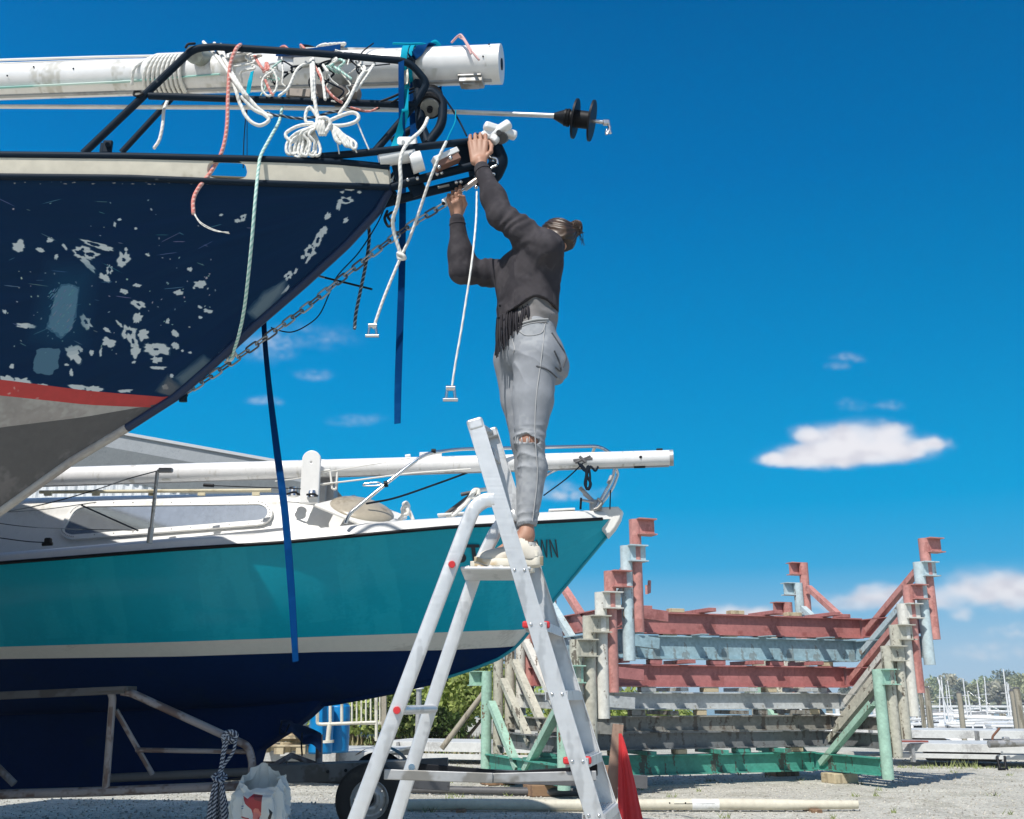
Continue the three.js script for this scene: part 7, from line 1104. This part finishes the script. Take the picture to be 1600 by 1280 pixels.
    for (let i = 0; i < 14; i++) { const k = (Rn() - .5) * 2, x = 340 + k * 18; gs.push(rope([[342 + k * 3, 1210, d - .02 * Rn()], [340 + k * 9, 1235, d - .05 * Rn()], [x, 1280, d - .04 * Rn()], [x + 2 * k, 1345, d], [x - 6, 1356, d + .05], [340 + k * 7, 1290, d + .05], [342 + k * 2, 1215, d + .03]], .012, .05)); }
    gs.push(rope([q(332, 1214), q(343, 1208), q(353, 1214), q(345, 1221, 6.8), q(334, 1217, 6.8)], .014, .05));
    single('rope', gs, M.ropeMix, 'blue flecked rope hank hanging on the trailer tube', 'rope', undefined);
  }
}
// ---------------------------------------------------------------- the bag, the pontoon load, flag, spar
{
  const p = (x, y, d) => P(x, y, d);
  // plastic carrier bag hung on the trailer end
  {
    const d = 6.7, t = thing('carrier_bag', 'crumpled white plastic bag with red print hanging on the trailer', 'bag', p(405, 1340, d)), w = .165, dp = .09, top = p(405, 1212, d).y, bot = p(405, 1345, d).y, cx = p(405, 1270, d).x, cz = -d;
    const tex = (() => { const c = document.createElement('canvas'); c.width = c.height = 512; const g = c.getContext('2d'); g.fillStyle = 'rgb(196,202,202)'; g.fillRect(0, 0, 512, 512); const blob = (x, y, rx, ry, st, z) => { g.fillStyle = st; g.beginPath(); for (let i = 0; i <= 40; i++) { const t = i / 40 * 6.283, r = .55 + .9 * fbm(Math.cos(t) * 1.6 + z, Math.sin(t) * 1.6 + z, 2, 3); i ? g.lineTo(x + Math.cos(t) * rx * r, y + Math.sin(t) * ry * r) : g.moveTo(x + Math.cos(t) * rx * r, y + Math.sin(t) * ry * r); } g.closePath(); g.fill(); };
      const pg = (pts, st) => { g.fillStyle = st; g.beginPath(); pts.forEach(([x, y], i) => i ? g.lineTo(x, y) : g.moveTo(x, y)); g.closePath(); g.fill(); };
      pg([[84, 116], [118, 132], [150, 104], [206, 112], [204, 210], [190, 268], [160, 252], [142, 196], [106, 162]], 'rgb(158,44,54)'); pg([[150, 104], [206, 112], [204, 150], [160, 140]], 'rgb(116,40,46)'); blob(176, 226, 22, 34, 'rgb(206,120,110)', 7); pg([[78, 176], [100, 172], [98, 178], [80, 182]], 'rgb(70,96,150)'); pg([[80, 190], [98, 186], [96, 192], [82, 195]], 'rgb(70,96,150)'); pg([[250, 190], [276, 214], [262, 262], [246, 250], [258, 222]], 'rgb(22,26,32)'); blob(246, 290, 18, 12, 'rgb(24,28,34)', 8); pg([[84, 236], [132, 250], [130, 258], [84, 246]], 'rgb(150,60,66)'); pg([[84, 262], [126, 274], [124, 281], [84, 271]], 'rgb(150,60,66)'); const q = new THREE.CanvasTexture(c); q.colorSpace = THREE.SRGBColorSpace; return q; })();
    const tri = (t) => Math.abs(((t % 1) + 1) % 1 - .5) * 2, g = sheet(96, 60, (u, v) => {
      const a = u * Math.PI * 2, sn = Math.sin(a), cs = Math.cos(a), n1 = fbm(cs * 1.6 + 5, v * 2.6, sn * 1.6, 2), n2 = fbm(cs * 3 + 1, v * 5, sn * 3 + 4, 2);
      const full = .86 + .22 * Math.sin(v * Math.PI * .9) - .16 * sstep(.8, 1, v), cr = .26 * (tri(n1 * 3.2 + cs * .6) - .5) + .05 * (tri(n2 * 3 + v) - .5) + .09 * v * (tri(u * 5 + n1 * 1.5) - .5);
      const ex = Math.sign(cs) * Math.pow(Math.abs(cs), .75), ez = Math.sign(sn) * Math.pow(Math.abs(sn), .85), lip = sstep(.72, 1, v) * (.055 * sn + .045 * (tri(u * 3 + .2) - .5) + .05 * (n2 - .5));
      return V(cx + ex * w * (full + cr), lerp(bot, top, v) + lip - .01, cz - ez * dp * (full + cr) * 1.1);
    });
    // the print sits on the face that looks outwards
    const uv = g.attributes.uv, ps = g.attributes.position; for (let i = 0; i < uv.count; i++) uv.setXY(i, clamp((ps.getX(i) - cx + w * 1.05) / (w * 2.1), .01, .99) * .66, clamp((ps.getY(i) - bot) / (top - bot), .01, .99));
    part('sack', (() => { const q = toCreasedNormals(g, .28); q.userData.keepUV = true; return q; })(), mat({ tex, rough: .38, transmission: .12, thickness: 0 }), t, undefined);
  }
  // blue drums, pallets, outboard and railing on the pontoon
  const D = 13.6, top = .405;
  {
    const blueM = mat({ tex: weather([.0, .20, .50], [.005, .16, .42], { cells: 4 }), rough: .4 });
    const drum = (px, d, h, r, label) => { const c = PY(px, d, top), t = thing('blue_drum', label, 'drum', c, undefined); const pr = [[0, 0], [r * .94, 0], [r, .03], [r, h * .3], [r * 1.03, h * .32], [r, h * .34], [r, h * .7], [r * 1.03, h * .72], [r, h * .74], [r * .98, h * .95], [r * .9, h], [0, h]].map(([x, y]) => new THREE.Vector2(x, y)), g = new THREE.LatheGeometry(pr, 32); g.translate(c.x, c.y, c.z); part('barrel', g, blueM, t); part('lid', bar(c.clone().add(V(0, h - .01, 0)), c.clone().add(V(0, h + .02, 0)), r * .86, r * .84, 28), blueM, t); };
    drum(500, 13.5, .60, .155, 'bright blue plastic drum beside the railing on the pontoon'); drum(526, 13.8, .60, .155, 'darker blue plastic drum behind the railing post on the pontoon');
    // railing: frame and uprights
    const t = thing('railing', 'white tube railing in front of the blue drums on the pontoon', 'railing', PY(540, 13.2, top)), rm = mat({ tex: weather([.66, .64, .55], [.45, .42, .34], { share: .25, cells: 6 }), rough: .5 }), d = 13.2, q = (x, y) => p(x, y, d);
    part('rail', [pipe([q(496, 1070), q(496, 1131), q(502, 1132), q(588, 1129)], .022, .05)], rm, t); part('rail', bar(q(490, 1066), q(592, 1066), .022), rm, t);
    for (const x of [516, 534, 588]) part('upright', bar(q(x, 1066), q(x, x === 588 ? 1158 : 1131), .02), rm, t); part('post', [bar(q(515, 1131), q(512, 1159), .03), bar(q(512, 1157), q(512, 1161), .08)], rm, t);
    const f = thing('slatted_railing', 'white slatted railing panel behind the blue drums', 'railing', PY(570, 14.6, top)), d2 = 14.6; for (let i = 0; i < 11; i++) part('slat', beam(p(528 + i * 7.3, 1060, d2), p(528 + i * 7.3, 1131, d2), .03 + .02 * (i % 3 === 0), .02), rm, f); part('rail', beam(p(524, 1131, d2), p(604, 1130, d2), .04, .04), rm, f); part('rail', beam(p(524, 1062, d2), p(604, 1062, d2), .04, .04), rm, f); part('post', beam(p(600, 1058, d2), p(600, 1165, d2), .07, .07), M.pileWood, f);
    // pallet with timber offcuts
    const pl = thing('pallet', 'pale timber pallet on the pontoon left of the blue drums', 'pallet', PY(440, 13.7, top)), A = PY(395, 13.4, top).x, B = PY(478, 13.4, top).x; for (const z of [-13.4, -13.8, -14.2]) part('block', [box(A + .06, top + .045, z, .12, .09, .12), box((A + B) / 2, top + .045, z, .12, .09, .12), box(B - .06, top + .045, z, .12, .09, .12)], M.paleWood, pl); for (let i = 0; i < 7; i++) part('board', box((A + B) / 2, top + .1, -13.38 - i * .135, B - A, .02, .1), M.paleWood, pl);
    const R = rng(44); for (let i = 0; i < 7; i++) { const y = top + .125 + i * .034, x = lerp(A, B, .25 + .4 * R() + .1), l = (B - A) * (.35 + .3 * R()); single('timber_offcut', beam(V(x - l / 2 + i * .01, y, -13.5 - .2 * R()), V(x + l / 2 + i * .01, y, -13.55 - .2 * R()), .09, .03), M.paleWood, 'pale timber offcut piled on the pallet by the blue drums', 'timber', 'timber offcuts on the pallet'); }
    const yl = single('yellow_board', beam(p(414, 1140, 13.75), p(450, 1148, 13.75), .3, .04), mat({ tex: weather([.58, .52, .26], [.42, .36, .2], {}), rough: .8 }), 'pale yellow board leaning on the pallet under the keel', 'board');
    const ob = thing('outboard_motor', 'dark outboard motor lying on the pallet left of the blue drums', 'outboard motor', PY(462, 13.45, top + .12)); part('cowl', (() => { const g = new THREE.SphereGeometry(1, 18, 12); g.scale(.13, .17, .14); const c = p(463, 1112, 13.4); g.translate(c.x, c.y, c.z); return g; })(), M.black, ob); part('shaft', [beam(p(466, 1105, 13.3), p(462, 1134, 13.3), .05, .04), beam(p(440, 1140, 13.3), p(480, 1140, 13.3), .05, .05)], M.darkGrey, ob); part('bracket', [beam(p(464, 1106, 13.25), p(461, 1132, 13.25), .03, .02), tube([p(452, 1122, 13.3), p(446, 1126, 13.3), p(450, 1134, 13.3), p(458, 1130, 13.3), p(452, 1122, 13.3)], .012)], M.galv, ob);
    // blue tarpaulin draped over the snubber post
    const tp = thing('tarpaulin', 'dark blue tarpaulin end draped over the trailer post', 'tarpaulin', p(490, 1150, 8.1)); part('cloth', sheet(18, 8, (u, v) => { const x = lerp(438, 502, u), y = lerp(1128 + 18 * u * u, 1140 + 34 * u, v) + (u < .3 ? -3 : 0) + 3 * Math.sin(u * 14) * v; return p(x, y, 8.05 + .1 * Math.sin(v * 3) + .05 * Math.sin(u * 9 + v * 4)); }), mat({ color: [.006, .035, .12], rough: .7 }), tp); part('cord', tube([p(472, 1146, 8.0), p(471, 1165, 8.0), p(472, 1180, 8.0)], .007), M.cord, tp); part('cord', tube([p(440, 1128, 8.0), p(437, 1145, 8.0), p(445, 1146, 8.0), p(452, 1132, 8.0)], .006), M.cord, tp);
  }
  // pale post far behind, and the leaning pole
  { const t = thing('lamp_post', 'slim pale post behind the rear legs of the stepladder', 'post', PY(652, 20, 0)); part('pole', bar(PY(652, 20, 0), p(655, 1062, 20), .06, .05), M.galv, t); part('collar', bar(p(655, 1077, 20), p(655, 1062, 20), .09, .09), M.whitePaint, t); }
  single('pole', bar(p(690, 1170, 16.5), p(757, 1081, 16.5), .045, .04, 10), M.pileWood, 'dark pole leaning out to the right in front of the lime bushes', 'pole'); 
  // red cloth over a leaning board
  {
    const d = 7.2, b0 = PY(942, d, 0), t = thing('leaning_board', 'brown board leaning beside the ladder foot, the red cloth hung on it', 'board', b0);
    part('board', beam(PY(944, d + .02, .0), p(966, 1132, d + .05), .075, .035, V(0, 0, 1)), mat({ tex: weather([.30, .20, .15], [.22, .14, .10], { streak: .8 }), rough: .8 }), t); part('crate_side', beam(p(948, 1196, d + .15), p(948, 1240, d + .15), .14, .03, V(0, 0, 1)), mat({ tex: weather([.26, .16, .11], [.18, .11, .08], { streak: .8 }), rough: .85 }), t); part('block', box(...PY(940, d + .2, .12).toArray(), .22, .24, .2, .01), mat({ tex: weather([.45, .44, .38], [.33, .32, .27], {}), rough: .9 }), t);
    const c = thing('red_cloth', 'red cloth hanging in folds from the leaning board', 'cloth', p(982, 1300, d)); const topY = p(968, 1146, d).y, L = (u, v) => { const y = lerp(topY, .12, v), k = Math.pow(v, .85), wd = lerp(.02, .215, k), x = p(966, 1146, d).x - .035 * v + u * wd, f = .022 * k * Math.sin(u * 9 + 1 + v * .8) + .008 * k * Math.sin(u * 23 + 2); return V(x, y, -d + .03 + f + .04 * u * k); };
    part('cloth', sheet(48, 30, L), mat({ tex: weather([.56, .03, .035], [.50, .026, .032], { cells: 3 }), rough: .75, bump: T.weave, bumpScale: .0008 }), c);
  }
  // long white spar on the gravel
  {
    const a = G(636, 1258, .06), b = G(1340, 1257, .06), t = thing('spar', 'long weathered white spar lying on the gravel in front of the cradle stack', 'spar', a.clone().lerp(b, .5).setY(0)); a.y = b.y = .06; const at = (k) => a.clone().lerp(b, k), path = []; for (let i = 0; i <= 12; i++) path.push(at(i / 12).add(V(0, .004 * Math.sin(i), 0)));
    part('tube', sweep(path, (k) => .055 - .014 * sstep(.8, 1, k), 14), mat({ tex: weather([.62, .58, .47], [.42, .36, .25], { share: .3, cells: 3 }), rough: .5 }), t); part('sleeve', bar(at(.63), at(.69), .058, .058, 16), M.whitePaint, t); part('groove', beam(at(.59).add(V(0, .012, .052)), at(.68).add(V(0, .012, .053)), .006, .006), M.black, t); part('hole', [.58, .615].map((k) => { const s = new THREE.SphereGeometry(.008, 6, 5), q = at(k); s.translate(q.x, q.y + .02, q.z + .052); return s; }), M.black, t);
    for (const k of [.12, .5, .9]) single('timber_batten', box(at(k).x, .0, at(k).z, .1, .05, .3, .006), M.wood, 'flat batten under the long white spar', 'timber', 'battens under the long spar');
    const c = G(640, 1232, .06), e = G(965, 1238, .06); c.y = e.y = .05; single('dark_pipe', bar(c, e, .045, .045, 14), M.darkGrey, 'dark pipe lying on the ground behind the long white spar', 'pipe');
  }
}
scene.fog = new THREE.FogExp2(new THREE.Color(.80, .88, .95), 0.0005);
renderer.render(scene, camera);
